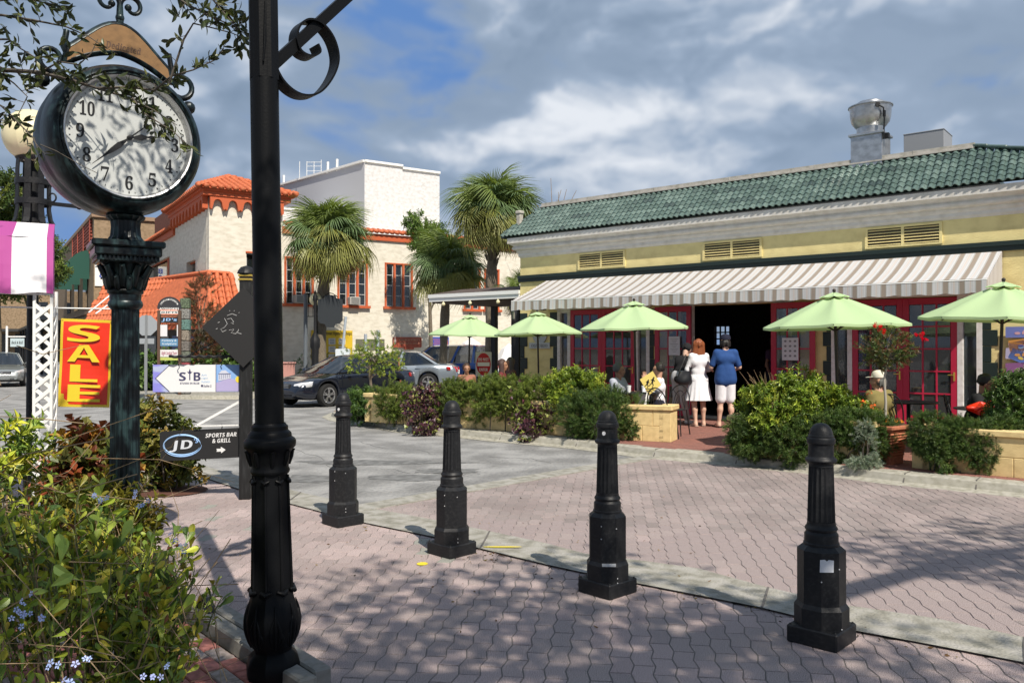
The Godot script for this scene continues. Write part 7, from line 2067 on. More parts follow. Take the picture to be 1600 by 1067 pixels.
func blooms(par: Node, called: String, pts: Array, s: float, col: Color, n := 5) -> void:
	for p in pts:
		var b = mb(col)
		for i in n:
			var g = grow(Vector3(rng.randfn() * 0.5, 0.6, 1.0 + rng.randfn() * 0.4), s * rng.randf_range(0.8, 1.15))
			g.origin = p + Vector3(rng.randfn(), rng.randfn(), rng.randfn()) * s * 0.6
			b.col = jitter(col, 0.12)
			b.add_mesh(LV.flower, g)
		part(called, b, M.petal, par).set_meta("kind", "stuff")

func make_frond(v: int) -> ArrayMesh:
	var b = mb()
	var r = RandomNumberGenerator.new(); r.seed = 40 + v
	var pl = 0.75
	b.tube([Vector3(0, 0, 0), Vector3(0, pl * 0.5, -0.02), Vector3(0, pl, 0.0)], [0.022, 0.016, 0.010], 5)
	var n = 48
	for i in n:
		var u = (i + 0.5) / n * 2 - 1
		var a = u * 2.15
		var l = (0.98 - 0.30 * absf(u)) * r.randf_range(0.88, 1.08)
		var d = Vector3(sin(a), cos(a), 0.0)
		var o = Vector3(0, pl + 0.10 * (1 - absf(u)), 0)
		var s = Vector3(cos(a), -sin(a), 0) 
		var w = 0.022
		var fold = Vector3(0, 0, 1)
		var drp = 0.20 + 0.36 * absf(u) + 0.40 * r.randf() + 0.16 * v
		var p0 = o; var p1 = o + d * l * 0.42 - fold * 0.02 + fold * 0.10 * (1 - absf(u)); var p2 = o + d * l * 0.75 - fold * l * drp * 0.30; var p3 = o + d * l * 0.98 - fold * l * drp
		var q = [p0, p1, p2, p3]; var ww = [w * 0.5, w, w * 0.7, 0.001]
		for j in 3:
			for sd in [-1, 1]:
				var x0 = q[j] + s * sd * ww[j] + fold * ww[j] * 0.8; var x1 = q[j + 1] + s * sd * ww[j + 1] + fold * ww[j + 1] * 0.8
				if sd > 0: b.quad(q[j], x0, x1, q[j + 1])
				else: b.quad(x0, q[j], q[j + 1], x1)
	return b.mesh()

func make_palms() -> void:
	var fm = [make_frond(0), make_frond(1), make_frond(2)]
	for P in [[512, 33.0, 376, 2.0, 78, 34, 500, "bushy cabbage palm with a brown skirt, in front of the first casements", 0.36, 11], [772, 28.5, 335, 1.75, 74, 12, 765, "tall cabbage palm beside the café, its crown above the green roof's end", 0.30, 12], [700, 31.0, 420, 1.7, 60, 8, 692, "shorter cabbage palm standing behind the brown walkway roof", 0.26, 13], [812, 27.0, 462, 1.0, 20, 3, 815, "low palm just showing between café corner and walkway roof", 0.2, 14]]:
		var c = at(P[0], P[2], P[1]); var f0 = at(P[6], 543, P[1])
		var o = Vector3(f0.x, 0.1, f0.z)
		var t = thing("cabbage_palm", P[7], "palm", o, 0, "cabbage palms along the road")
		rng.seed = P[9]
		var top = c - o
		var b = mb()
		var pts = []
		for i in 9:
			var u = i / 8.0
			pts.append(Vector3(lerpf(0, top.x, u * u), top.y * u, 0))
		b.tube(pts, range(9).map(func(j): return P[8] * (0.62 + 0.10 * sin(j * 1.7)) * (1.0 if j < 7 else 1.25)), 14)
		part("trunk", b, M.bark, t)
		b = mb()      # old leaf bases
		for i in 46:
			var u = 0.70 + 0.28 * i / 46.0; var a = i * 2.4
			var p = Vector3(top.x * u * u, top.y * u, 0) + Vector3(sin(a), 0, cos(a)) * P[8] * 0.62
			b.bar([p, p + Vector3(sin(a) * 0.10, 0.22, cos(a) * 0.10)], Vector3(cos(a), 0, -sin(a)), 0.09, 0.02)
		part("boots", b, M.bark, t)
		var n = P[4]
		for i in n:
			var u = (i + 0.5) / n
			var el = lerpf(1.45, -0.85, pow(u, 0.85)); var a = i * 2.39996 + rng.randf() * 0.3
			var d = Vector3(cos(el) * sin(a), sin(el), cos(el) * cos(a))
			var side = Vector3(cos(a), 0, -sin(a))
			var s = P[3] * rng.randf_range(0.70, 1.14) / 1.75
			var z = side.cross(d).normalized()
			if z.y < 0: z = -z; side = -side
			var roll = Basis(d, rng.randfn(0, 0.35))
			var m = M.frond[[0, 0, 2, 1, 1][clampi(int(u * 5 + rng.randf_range(-0.6, 0.9)), 0, 4)]]
			meshnode("frond", fm[i % 3], m, t, Transform3D(roll * Basis(side * s, d * s, z * s), top + d * 0.05))
		for i in P[5]:
			var a = i * 2.39996; var el = rng.randf_range(-1.35, -0.75)
			var d = Vector3(cos(el) * sin(a), sin(el), cos(el) * cos(a))
			var side = Vector3(cos(a), 0, -sin(a)); var z = side.cross(d).normalized()
			var s = P[3] * rng.randf_range(0.7, 0.95) / 1.75
			meshnode("dead_frond", fm[i % 3], M.frond[3], t, Transform3D(Basis(side * s, d * s, z * s), top + Vector3(0, -0.1, 0)))

func tree(called: String, label: String, o: Vector3, h: float, el: Array, n: int, leaf: String, s0: float, s1: float, pal: Array, rad: float, nb := 14, cf := 0.8) -> Node3D:
	var t = thing(called, label, "tree", o)
	var b = mb()
	b.tube([Vector3.ZERO, Vector3(0.03, h * 0.3, 0), Vector3(-0.02, h * 0.6, 0.05), Vector3(0, h, 0)], [rad, rad * 0.8, rad * 0.6, rad * 0.35], 10)
	part("trunk", b, M.bark, t)
	b = mb()
	for i in nb:
		var e = el[i % el.size()]
		var p = e[0] + Vector3(rng.randfn(), rng.randfn(), rng.randfn()) * e[1] * 0.45
		var s = Vector3(0, h * rng.randf_range(0.5, 0.98), 0)
		b.tube([s, s.lerp(p, 0.5) + Vector3(0, 0.08 * h * 0.3, 0), p], [rad * 0.35, rad * 0.2, rad * 0.06], 6)
	part("limb", b, M.bark, t)
	var f = fill(el, n, s0, s1, pal, 0.3, -9.0, noise(cf, 2, rng.randi() % 999))
	copies("crown", LV[leaf], M.leaf, t, f[0], f[1])
	return t

func make_terrace_plants() -> void:
	var olive = [Color(0.115, 0.16, 0.03), Color(0.15, 0.195, 0.035), Color(0.085, 0.125, 0.025)]
	var lime = [Color(0.21, 0.29, 0.03), Color(0.15, 0.22, 0.025), Color(0.09, 0.15, 0.02), Color(0.28, 0.33, 0.04)]
	var deep = [Color(0.05, 0.095, 0.022), Color(0.075, 0.13, 0.028), Color(0.10, 0.15, 0.035)]
	var mids = [Color(0.07, 0.13, 0.03), Color(0.10, 0.17, 0.03), Color(0.05, 0.10, 0.025)]
	var purple = [Color(0.06, 0.022, 0.035), Color(0.09, 0.035, 0.045), Color(0.045, 0.018, 0.026), Color(0.17, 0.19, 0.045), Color(0.07, 0.04, 0.04)]
	var B = func(px, py, z): return at(px, py, z)
	var pl = [
		["round_shrub", "small rounded green shrub at the tip of the kerb island", 568, 634, 17.6, 0.36, 0.36, 900, "spray", 0.10, 0.17, mids],
		["feathery_shrub", "light green feathery shrub spilling over the planter's left end", 617, 628, 16.8, 0.36, 0.38, 1000, "fine", 0.12, 0.2, olive],
		["feathery_shrub", "green feathery mass between the two purple vines, behind the second bollard", 725, 626, 15.9, 0.52, 0.34, 1400, "fine", 0.12, 0.2, olive],
		["feathery_shrub", "broad light green feathery shrub right of the second bollard", 800, 624, 15.3, 0.72, 0.36, 2000, "fine", 0.12, 0.2, [olive[0], olive[1], Color(0.14, 0.19, 0.03)]],
		["sweet_potato_vine", "dark purple vine trailing over the kerb left of the second bollard", 670, 632, 16.2, 0.50, 0.42, 1300, "heart", 0.05, 0.09, purple],
		["sweet_potato_vine", "purple and lime vine trailing to the road beside the broad feathery shrub", 840, 646, 14.9, 0.55, 0.42, 1400, "heart", 0.05, 0.09, [purple[0], purple[1], purple[3], Color(0.16, 0.2, 0.04)]],
		["golden_shrub", "bright yellow-green leafy shrub left of the grey-haired diner", 896, 616, 14.6, 0.50, 0.42, 1700, "spray", 0.10, 0.18, lime],
		["dense_hedge", "dense dark green fine-leaved hedge at the planter's end by the crossing sign", 945, 650, 13.95, 0.72, 0.42, 3200, "fine", 0.09, 0.15, deep],
	]
	for q in pl:
		var c = B.call(q[2], q[3], q[4])
		var k = q[4] / FOC
		var base = Vector3(c.x, 0.12, c.z)
		var w = q[5]; var h = q[6]
		var cy = c.y - 0.12
		var el = []
		for i in 6: el.append([Vector3(w * (i / 5.0 - 0.5) * 1.2, cy + rng.randfn() * 0.05, w * (0.5 - i / 5.0) * -0.9 * 0.5 + rng.randfn() * 0.05), Vector3(w * 0.5, h * rng.randf_range(0.85, 1.12), 0.34)])
		bush(q[0], q[1], "shrub" if q[0] != "sweet_potato_vine" else "vine", base, el, q[7], q[8], q[9], q[10], q[11], {"ground": true, "cf": 2.5})
	# trailing tongues of the vines, down to the road
	for q in [[660, 668, 15.9, 0.30, 0.16, "purple vine tongue lying on the kerb", 450], [825, 678, 14.4, 0.30, 0.14, "purple and lime vine tongue reaching the gutter", 520]]:
		var c = gnd(q[0], q[1], 0.15)
		bush("sweet_potato_vine", q[5], "vine", Vector3(c.x, 0.0, c.z), [[Vector3(0, 0.16, 0), Vector3(q[3], q[4], 0.25)], [Vector3(0.05, 0.3, -0.25), Vector3(q[3], 0.22, 0.25)]], q[6], "heart", 0.05, 0.09, purple, {"stems": 4})
	# right of the entrance
	var c = at(1245, 640, 11.55)
	var el = [[Vector3(-0.45, 0.58, 0), Vector3(0.32, 0.40, 0.35)], [Vector3(-0.05, 0.70, 0), Vector3(0.35, 0.42, 0.35)], [Vector3(0.05, 0.95, -0.05), Vector3(0.28, 0.28, 0.3)], [Vector3(0.42, 0.62, 0.05), Vector3(0.36, 0.36, 0.35)], [Vector3(0.75, 0.5, 0.15), Vector3(0.3, 0.3, 0.3)]]
	var gs = bush("golden_shrub", "big yellow-green shrub with orange blossoms right of the entrance", "shrub", Vector3(c.x, 0.12, c.z), el, 4200, "spray", 0.10, 0.19, lime)
	blooms(gs, "orange_blossom", [Vector3(0.80, 0.82, 0.35), Vector3(0.74, 0.72, 0.4), Vector3(0.9, 0.74, 0.4), Vector3(0.95, 0.62, 0.42), Vector3(0.25, 0.52, 0.42), Vector3(1.0, 0.52, 0.42), Vector3(0.88, 0.92, 0.3)], 0.04, Color(0.75, 0.13, 0.035), 6)
	var b = mb()
	for i in 16:
		var a = rng.randf_range(-1.0, -0.1); var s = Vector3(-0.5 + rng.randf() * 0.3, 0.7, 0)
		b.tube([s, s + Vector3(a * 0.15, 0.25, 0), s + Vector3(a * 0.4, 0.35 + rng.randf() * 0.2, 0.05)], [0.006, 0.004, 0.002], 4)
	part("bare_twigs", b, M.drytwig, gs)
	c = at(1255, 676, 11.2)
	bush("trailing_shrub", "dark fine-leaved trailing shrub down the front of the planter right of the entrance", "shrub", Vector3(c.x, 0.12, c.z), [[Vector3(-0.6, 0.36, -0.3), Vector3(0.36, 0.36, 0.25)], [Vector3(-0.1, 0.3, -0.1), Vector3(0.4, 0.36, 0.25)], [Vector3(0.4, 0.34, 0.05), Vector3(0.4, 0.34, 0.25)], [Vector3(0.8, 0.36, 0.25), Vector3(0.30, 0.36, 0.2)], [Vector3(0.62, 0.5, 0.15), Vector3(0.3, 0.22, 0.22)]], 5400, "fine", 0.09, 0.15, deep, {"up": -0.1, "cf": 3.0})
	c = at(1352, 694, 10.75)
	bush("silver_trailer", "pale silvery trailing plant hanging down beside the terracotta pot", "plant", Vector3(c.x, 0.12, c.z), [[Vector3(0, 0.30, 0), Vector3(0.13, 0.30, 0.14)], [Vector3(-0.05, 0.06, 0.08), Vector3(0.22, 0.07, 0.15)]], 750, "fine", 0.06, 0.1, [Color(0.30, 0.34, 0.26), Color(0.22, 0.27, 0.2), Color(0.14, 0.19, 0.12)], {"up": -0.6})
	c = at(1500, 672, 10.25)
	bush("trailing_shrub", "dark trailing shrub over the wall below the man with the red bag", "shrub", Vector3(c.x, 0.12, c.z), [[Vector3(-0.32, 0.46, -0.12), Vector3(0.24, 0.26, 0.22)], [Vector3(0.0, 0.45, 0), Vector3(0.3, 0.22, 0.22)], [Vector3(-0.25, 0.28, 0.05), Vector3(0.2, 0.27, 0.16)], [Vector3(0.0, 0.3, 0.1), Vector3(0.2, 0.2, 0.16)], [Vector3(0.24, 0.28, 0.17), Vector3(0.18, 0.3, 0.16)], [Vector3(0.45, 0.46, 0.14), Vector3(0.3, 0.24, 0.2)], [Vector3(0.5, 0.3, 0.22), Vector3(0.14, 0.24, 0.14)]], 5200, "fine", 0.07, 0.13, deep, {"up": -0.3, "cf": 3.0})
	c = at(1590, 632, 10.3)
	bush("leafy_shrub", "glossy mid-green leafy shrub at the right edge below the painted boards", "shrub", Vector3(c.x, 0.12, c.z), [[Vector3(0, 0.78, 0), Vector3(0.30, 0.42, 0.3)], [Vector3(0.25, 0.9, 0), Vector3(0.3, 0.45, 0.3)], [Vector3(0.1, 0.5, 0.1), Vector3(0.35, 0.2, 0.25)]], 1900, "spray", 0.09, 0.16, mids)
	# rose tree in the pot
	var po = gnd(1394, 727, 0.12) + Vector3(0, 0, -0.2)
	var t = thing("rose_tree", "clipped rose tree with a thin bare stem and red flowers in the terracotta pot", "tree", po + Vector3(0, 0.52, 0))
	b = mb(); b.tube([Vector3(0, 0, 0), Vector3(0.01, 0.3, 0), Vector3(-0.01, 0.6, 0), Vector3(0.03, 0.85, 0)], [0.022, 0.018, 0.017, 0.012], 8); part("trunk", b, mat(L(0.36, 0.33, 0.28), 0.9), t)
	b = mb()
	for i in 26:
		var d = Vector3(rng.randfn(), 0.5 + rng.randfn() * 0.6, rng.randfn()).normalized()
		b.tube([Vector3(0, 0.72 + 0.1 * rng.randf(), 0), Vector3(0, 0.95, 0) + d * 0.15, Vector3(0, 1.0, 0) + d * Vector3(0.36, 0.28, 0.36)], [0.008, 0.005, 0.003], 5)
	part("limb", b, M.twig, t)
	var f = fill([[Vector3(0.0, 1.02, 0), Vector3(0.36, 0.27, 0.34)], [Vector3(0.06, 0.90, 0), Vector3(0.22, 0.12, 0.22)]], 520, 0.06, 0.11, [Color(0.09, 0.13, 0.03), Color(0.12, 0.12, 0.03), Color(0.14, 0.08, 0.03), Color(0.06, 0.10, 0.03)], 0.4, -9, noise(3.0, 2, 4))
	copies("crown", LV.spray, M.leaf, t, f[0], f[1])
	blooms(t, "red_flower", [Vector3(-0.18, 1.33, 0.15), Vector3(-0.13, 1.30, 0.2), Vector3(0.42, 1.20, 0.1), Vector3(0.46, 1.16, 0.12)], 0.05, Color(0.38, 0.003, 0.008), 7)
	f = fill([[Vector3(0, 0.02, 0), Vector3(0.2, 0.07, 0.2)]], 120, 0.04, 0.08, deep, 0.8, 0.0)
	copies("foot_plants", LV.spray, M.leaf, t, f[0], f[1])
	blooms(t, "orange_blossom", [Vector3(0.05, 0.06, 0.2), Vector3(-0.08, 0.06, 0.2), Vector3(0.15, 0.06, 0.15)], 0.03, Color(0.6, 0.2, 0.02), 4)
	# small leafy street tree by the black car, in front of the easel
	var o = gnd(566, 645, 0.1)
	t = tree("street_sapling", "young street tree with a pale slim trunk beside the black car", o + Vector3(0.1, 0, -0.6), 1.5, [[Vector3(0.15, 1.35, 0), Vector3(0.5, 0.42, 0.4)], [Vector3(-0.35, 1.25, 0), Vector3(0.4, 0.3, 0.35)], [Vector3(0.45, 1.2, 0), Vector3(0.45, 0.35, 0.35)], [Vector3(0.2, 1.7, 0), Vector3(0.25, 0.25, 0.2)]], 300, "spray", 0.11, 0.18, lime, 0.05, 16, 2.5)
	# verge hedge across the road, lilies before it
	var h0 = gnd(222, 612, 0.1); var h1 = gnd(395, 613, 0.1)
	el = []
	for i in 12: el.append([Vector3((h1.x - h0.x) * i / 11.0, 0.62, (h1.z - h0.z) * i / 11.0 - 0.4), Vector3(0.4, 0.72, 0.5)])
	bush("verge_hedge", "long green hedge along the far kerb under the directory sign", "hedge", h0 + Vector3(0, 0, -0.4), el, 2600, "broad", 0.22, 0.38, [Color(0.06, 0.11, 0.02), Color(0.09, 0.16, 0.03), Color(0.04, 0.08, 0.02)], {"cf": 1.5})
	# reddish thin tree, left of the diamond board
	o = at(312, 543, 29.5); o.y = 0.1
	tree("russet_tree", "sparse russet-leaved small tree in front of the orange roof", o, 2.6, [[Vector3(0, 2.4, 0), Vector3(0.75, 1.1, 0.6)], [Vector3(0.1, 3.4, 0), Vector3(0.5, 0.8, 0.4)], [Vector3(0.2, 1.4, 0), Vector3(0.6, 0.7, 0.5)]], 800, "fine", 0.18, 0.34, [Color(0.17, 0.06, 0.03), Color(0.12, 0.07, 0.03), Color(0.08, 0.08, 0.03)], 0.05, 26, 1.2)
	# flower bed under the stucco wall
	o = SP * Vector3(3.9, 0.1, 1.0)
	bush("wall_creeper", "thin leafy rose stems at the foot of the stucco wall behind the black car", "plant", o, [[Vector3(0.2, 0.8, 0), Vector3(0.9, 0.6, 0.2)], [Vector3(1.2, 0.6, -0.6), Vector3(0.7, 0.5, 0.2)]], 160, "spray", 0.15, 0.25, mids, {"stems": 16})
	b = mb(); b.cbox(Vector3(0, 0.55, 0), Vector3(1.1, 0.9, 0.5), 0.02)
	var pb = thing("pink_planter_box", "dull pink rendered planter box at the stucco wall behind the black car", "planter", SP * Vector3(2.6, 0, 1.4), SP.basis.get_euler().y)
	part("box", b, mat(L(0.45, 0.23, 0.2), 0.9), pb)
	b = mb(); b.cbox(Vector3(0, 1.03, 0), Vector3(1.2, 0.08, 0.6), 0.02); part("rim", b, mat(L(0.48, 0.25, 0.22), 0.9), pb)
	# trees at the far left, behind the palms and the roof
	o = at(-5, 543, 44.0); o.y = 0.1
	tree("street_tree", "tall airy street tree before the brick block at the far left", o, 8.0, [[Vector3(-1.5, 7.0, 0), Vector3(2.4, 2.2, 2.0)], [Vector3(1.0, 6.2, 0), Vector3(2.0, 1.8, 2.0)], [Vector3(-0.5, 9.2, 0), Vector3(2.0, 1.8, 2.0)], [Vector3(-3, 5, 0), Vector3(2, 1.6, 2)]], 5200, "spray", 0.4, 0.75, [Color(0.05, 0.085, 0.02), Color(0.09, 0.13, 0.025), Color(0.14, 0.17, 0.03)], 0.22, 18, 0.5)
	o = at(48, 543, 47.0); o.y = 0.1
	tree("street_tree", "second street tree, right of the airy one, before the brick block", o, 6.5, [[Vector3(0, 6.4, 0), Vector3(1.9, 1.6, 1.6)], [Vector3(-0.8, 8.0, 0), Vector3(1.6, 1.5, 1.5)]], 1700, "spray", 0.35, 0.6, [Color(0.04, 0.075, 0.02), Color(0.07, 0.11, 0.025), Color(0.11, 0.14, 0.03)], 0.2, 14, 0.5)
	o = at(672, 543, 36.5); o.y = 0.1
	tree("wall_tree", "light green small-leaved tree showing between the two right palms", o, 6.2, [[Vector3(0, 6.4, 0), Vector3(0.8, 0.9, 0.7)], [Vector3(0.6, 5.6, 0), Vector3(0.8, 0.7, 0.6)], [Vector3(-0.5, 7.2, 0), Vector3(0.5, 0.4, 0.5)]], 620, "spray", 0.28, 0.5, [Color(0.10, 0.17, 0.04), Color(0.15, 0.23, 0.05)], 0.12, 16, 0.9)
	b = mb()
	o = at(868, 330, 40)
	t = thing("bare_twig_tree", "leafless thin branches rising over the left end of the café roof", "tree", Vector3(o.x, 0.1, o.z))
	for i in 7:
		var s = Vector3(0, 6.5, 0)
		b.tube([s, s + Vector3(rng.randfn() * 0.2, 1.2, 0), s + Vector3(rng.randfn() * 0.7, 2.2 + rng.randf() * 1.2, 0)], [0.03, 0.02, 0.01], 4)
	b.tube([Vector3.ZERO, Vector3(0, 3.5, 0), Vector3(0, 6.6, 0)], [0.09, 0.07, 0.04], 6)
	part("trunk", b, M.drytwig, t)

func make_foreground_plants() -> void:
	rng.seed = 2024
	# plumbago: stems, spoon leaves, pale blue flower heads, dry twigs
	var t = thing("plumbago_bush", "sprawling plumbago bush with pale blue flowers and dry twigs, bottom left", "shrub", Vector3(-1.75, 0, -3.3))
	var lobes = [[Vector3(-0.15, 0.45, 0.1), Vector3(0.50, 0.50, 0.55)], [Vector3(-0.55, 0.70, 0.0), Vector3(0.42, 0.52, 0.6)], [Vector3(0.02, 0.50, -0.5), Vector3(0.36, 0.42, 0.42)], [Vector3(-0.32, 0.74, -0.5), Vector3(0.34, 0.34, 0.45)], [Vector3(-0.85, 1.0, -0.3), Vector3(0.38, 0.42, 0.5)], [Vector3(-0.1, 0.25, 0.75), Vector3(0.55, 0.3, 0.4)], [Vector3(0.16, 0.42, -0.35), Vector3(0.2, 0.24, 0.25)]]
	var pal = [Color(0.36, 0.43, 0.045), Color(0.24, 0.32, 0.04), Color(0.42, 0.46, 0.05), Color(0.10, 0.17, 0.03), Color(0.46, 0.42, 0.05), Color(0.17, 0.25, 0.035)]
	var stems = mb(); var dry = mb()
	var xs = []; var cs = []; var tips = []
	for i in 720:
		var e = lobes[rng.randi() % lobes.size()]
		var d = Vector3(rng.randfn(), rng.randfn(), rng.randfn()).normalized()
		var p = e[0] + d * e[1] * pow(rng.randf(), 0.28)
		if p.y < 0.06: continue
		var r = Vector3(p.x * 0.5, maxf(0.0, p.y - 0.45), p.z * 0.5)
		var dirn = (p - r + Vector3(0, 0.12, 0)).normalized()
		var ln = rng.randf_range(0.16, 0.34)
		var a = p - dirn * ln
		(stems if rng.randf() < 0.8 else dry).tube([a, a.lerp(p, 0.5) + Vector3(rng.randfn(), rng.randfn(), rng.randfn()) * 0.015, p], [0.0042, 0.0032, 0.0018], 4, false)
		var n = rng.randi_range(7, 13)
		for k in n:
			var u = (k + 0.5) / n
			var g = grow(dirn * 0.6 + Vector3(rng.randfn(), rng.randfn() * 0.6 + 0.2, rng.randfn()) * 0.8, rng.randf_range(0.038, 0.078) * (0.75 + 0.5 * u))
			g.origin = a.lerp(p, u)
			xs.append(g)
			cs.append(jitter(pal[rng.randi() % pal.size()] if rng.randf() > 0.04 else Color(0.40, 0.30, 0.03), 0.25))
		if rng.randf() < 0.10: tips.append(p)
	copies("leaves", LV.spoon, M.leaf, t, xs, cs)
	part("stems", stems, mat(L(0.11, 0.12, 0.04), 0.8), t)
	for i in 210:
		var e = lobes[rng.randi() % lobes.size()]
		var p = e[0] + Vector3(rng.randfn(), rng.randfn(), rng.randfn()) * e[1] * 0.6
		var d = Vector3(rng.randfn(), rng.randfn() * 0.7 + 0.2, rng.randfn()).normalized() * rng.randf_range(0.15, 0.45)
		dry.tube([p - d, p + Vector3(rng.randfn(), rng.randfn(), rng.randfn()) * 0.045, p + d], [0.0024, 0.002, 0.001], 4, false)
	part("dry_twigs", dry, M.drytwig, t)
	xs = []; cs = []
	for i in 130:
		var e = lobes[rng.randi() % lobes.size()]
		var g = grow(Vector3(rng.randfn(), rng.randfn(), rng.randfn()), rng.randf_range(0.03, 0.055)); g.origin = e[0] + Vector3(rng.randfn(), rng.randfn(), rng.randfn()) * e[1] * 0.5
		xs.append(g); cs.append(jitter(Color(0.16, 0.065, 0.03), 0.3))
	copies("dead_leaves", LV.leaf, M.leafmatt, t, xs, cs)
	# flower heads where the photograph shows them
	var fl = []
	for q in [[150, 772, 3.3], [168, 785, 3.2], [212, 772, 3.4], [225, 790, 3.3], [275, 842, 3.35], [290, 858, 3.3], [42, 945, 2.6], [62, 958, 2.6], [38, 965, 2.55], [82, 1037, 2.3], [118, 1030, 2.3], [110, 1060, 2.25], [235, 1052, 2.7], [250, 1050, 2.75], [20, 955, 2.5]]:
		fl.append(at(q[0], q[1], q[2] - 0.25) - t.position)
	blooms(t, "flower_head", fl, 0.020, Color(0.38, 0.45, 0.74), 3)
	# a few broad leaves close to the lens
	for q in [[95, 880, 1.7, 0.3], [112, 872, 1.7, -0.4], [80, 915, 1.7, 1.1], [125, 905, 1.7, -1.0], [190, 845, 1.9, 0.5]]:
		var b = mb(); b.add_mesh(LV.spoon, Transform3D(Basis(Vector3.BACK, -q[3]) * Basis(Vector3.RIGHT, 0.3).scaled(Vector3.ONE * 0.058), Vector3.ZERO))
		var m = part("leaf", b, mat(L(0.06, 0.11, 0.018), 0.5, 0, {"back": Color(0.5, 0.5, 0.2)}), t)
		m.position = at(q[0], q[1], q[2]) - t.position
	# tall lanky shoots on the left
	bush("leafy_shoots", "tall yellow-green shoots at the left edge beside the lattice post", "shrub", Vector3(-2.72, 0, -4.15), [[Vector3(0.0, 0.85, 0), Vector3(0.28, 0.5, 0.3)], [Vector3(0.08, 1.15, 0), Vector3(0.18, 0.22, 0.2)], [Vector3(-0.3, 0.7, 0.1), Vector3(0.4, 0.45, 0.3)]], 420, "spray", 0.10, 0.19, pal, {"stems": 24, "stemmat": M.drytwig})
	# crotons round the lattice post, green one right of the clock column
	var cr = [Color(0.19, 0.045, 0.015), Color(0.10, 0.10, 0.02), Color(0.24, 0.13, 0.02), Color(0.07, 0.09, 0.018), Color(0.12, 0.035, 0.015)]
	bush("red_croton", "red and orange croton between the lattice post and the clock column", "shrub", at(135, 543, 6.1) * Vector3(1, 0, 1), [[Vector3(0, 0.68, 0), Vector3(0.24, 0.3, 0.25)], [Vector3(-0.1, 0.8, -0.05), Vector3(0.16, 0.2, 0.2)], [Vector3(0.05, 0.45, 0.05), Vector3(0.28, 0.3, 0.28)]], 330, "broad", 0.13, 0.22, cr, {"up": 0.9})
	bush("green_croton", "olive-green croton right of the clock column", "shrub", at(254, 543, 9.7) * Vector3(1, 0, 1), [[Vector3(-0.1, 0.55, 0), Vector3(0.36, 0.42, 0.35)], [Vector3(0.13, 0.42, 0.05), Vector3(0.32, 0.36, 0.3)]], 520, "broad", 0.13, 0.21, [Color(0.10, 0.12, 0.025), Color(0.15, 0.15, 0.03), Color(0.22, 0.16, 0.03), Color(0.06, 0.085, 0.02)], {"up": 0.8})
	bush("yellow_croton", "yellow-flecked croton at the foot of the clock column", "shrub", at(150, 543, 5.2) * Vector3(1, 0, 1), [[Vector3(0, 0.50, 0), Vector3(0.30, 0.30, 0.25)], [Vector3(0.2, 0.38, 0), Vector3(0.25, 0.26, 0.22)]], 380, "spray", 0.12, 0.2, [Color(0.2, 0.19, 0.025), Color(0.12, 0.15, 0.025), Color(0.28, 0.24, 0.03), Color(0.12, 0.09, 0.02)], {"up": 0.8})
	# bed edging: timber, bricks, hoop
	var t2 = thing("timber_edging", "pair of weathered grey timbers edging the planting bed beside the lamp post", "edging", gnd(395, 1020))
	var a = gnd(322, 968); var c = gnd(500, 1085)
	var d = (c - a).normalized(); var o = Vector3(-d.z, 0, d.x)
	for i in 2:
		var b = mb(); b.cbox(a.lerp(c, 0.5) - o * (0.11 * i - 0.06) + Vector3(0, 0.05, 0), Vector3(a.distance_to(c) - 0.12 * i, 0.10, 0.098), 0.010, Basis(d, Vector3.UP, d.cross(Vector3.UP)))
		wpart("timber", b, M.greywood, t2)
	var root := Node3D.new(); root.name = "bed_bricks"; root.set_meta("kind", "structure"); add_child(root)
	var ba = Basis(d, Vector3.UP, d.cross(Vector3.UP))
	var bms = mb(); bms.cbox(Vector3(0, 0, 0), Vector3(0.196, 0.05, 0.096), 0.006); var bm = bms.mesh()
	var pinks = [M.pink, mat(L(0.46, 0.17, 0.145), 0.85, 0, {"tex": M.conc_t, "tri": 1.6}), mat(L(0.40, 0.33, 0.31), 0.85, 0, {"tex": M.conc_t, "tri": 1.6})]
	for i in range(-3, 7):
		for j in range(1, 13):
			var p = a + d * (i * 0.2 + (0.1 if j % 2 else 0.0)) - ba.z * 0.0 + o * (0.09 + j * 0.1) + Vector3(0, 0.012, 0)
			if p.z > -3.2: continue
			meshnode("brick", bm, pinks[[0, 0, 0, 1, 1, 2][rng.randi() % 6] if rng.randf() > 0.15 else 2], root, Transform3D(ba, p))
	var soil = mb()
	soil.quad(Vector3(-6, 0.004, -1.2), Vector3(-1.0, 0.004, -1.2), Vector3(-1.6, 0.004, -4.9), Vector3(-5, 0.004, -8.6))
	struct("planting_bed", soil, M.soil)
	var hp = thing("iron_hoop", "black iron edging hoop at the corner of the timber edging", "hoop", gnd(322, 978))
	var b = mb(); var pts = []
	for i in 12: pts.append(Vector3(cos(PI * i / 11) * 0.07, sin(PI * i / 11) * 0.17, cos(PI * i / 11) * 0.07))
	b.bar(pts, Vector3(0.7, 0, -0.7), 0.05, 0.012); part("hoop", b, M.iron_b, hp)
	# dry leaves and crumbs blown against bollards and gutter
	var lx = []; var lc = []
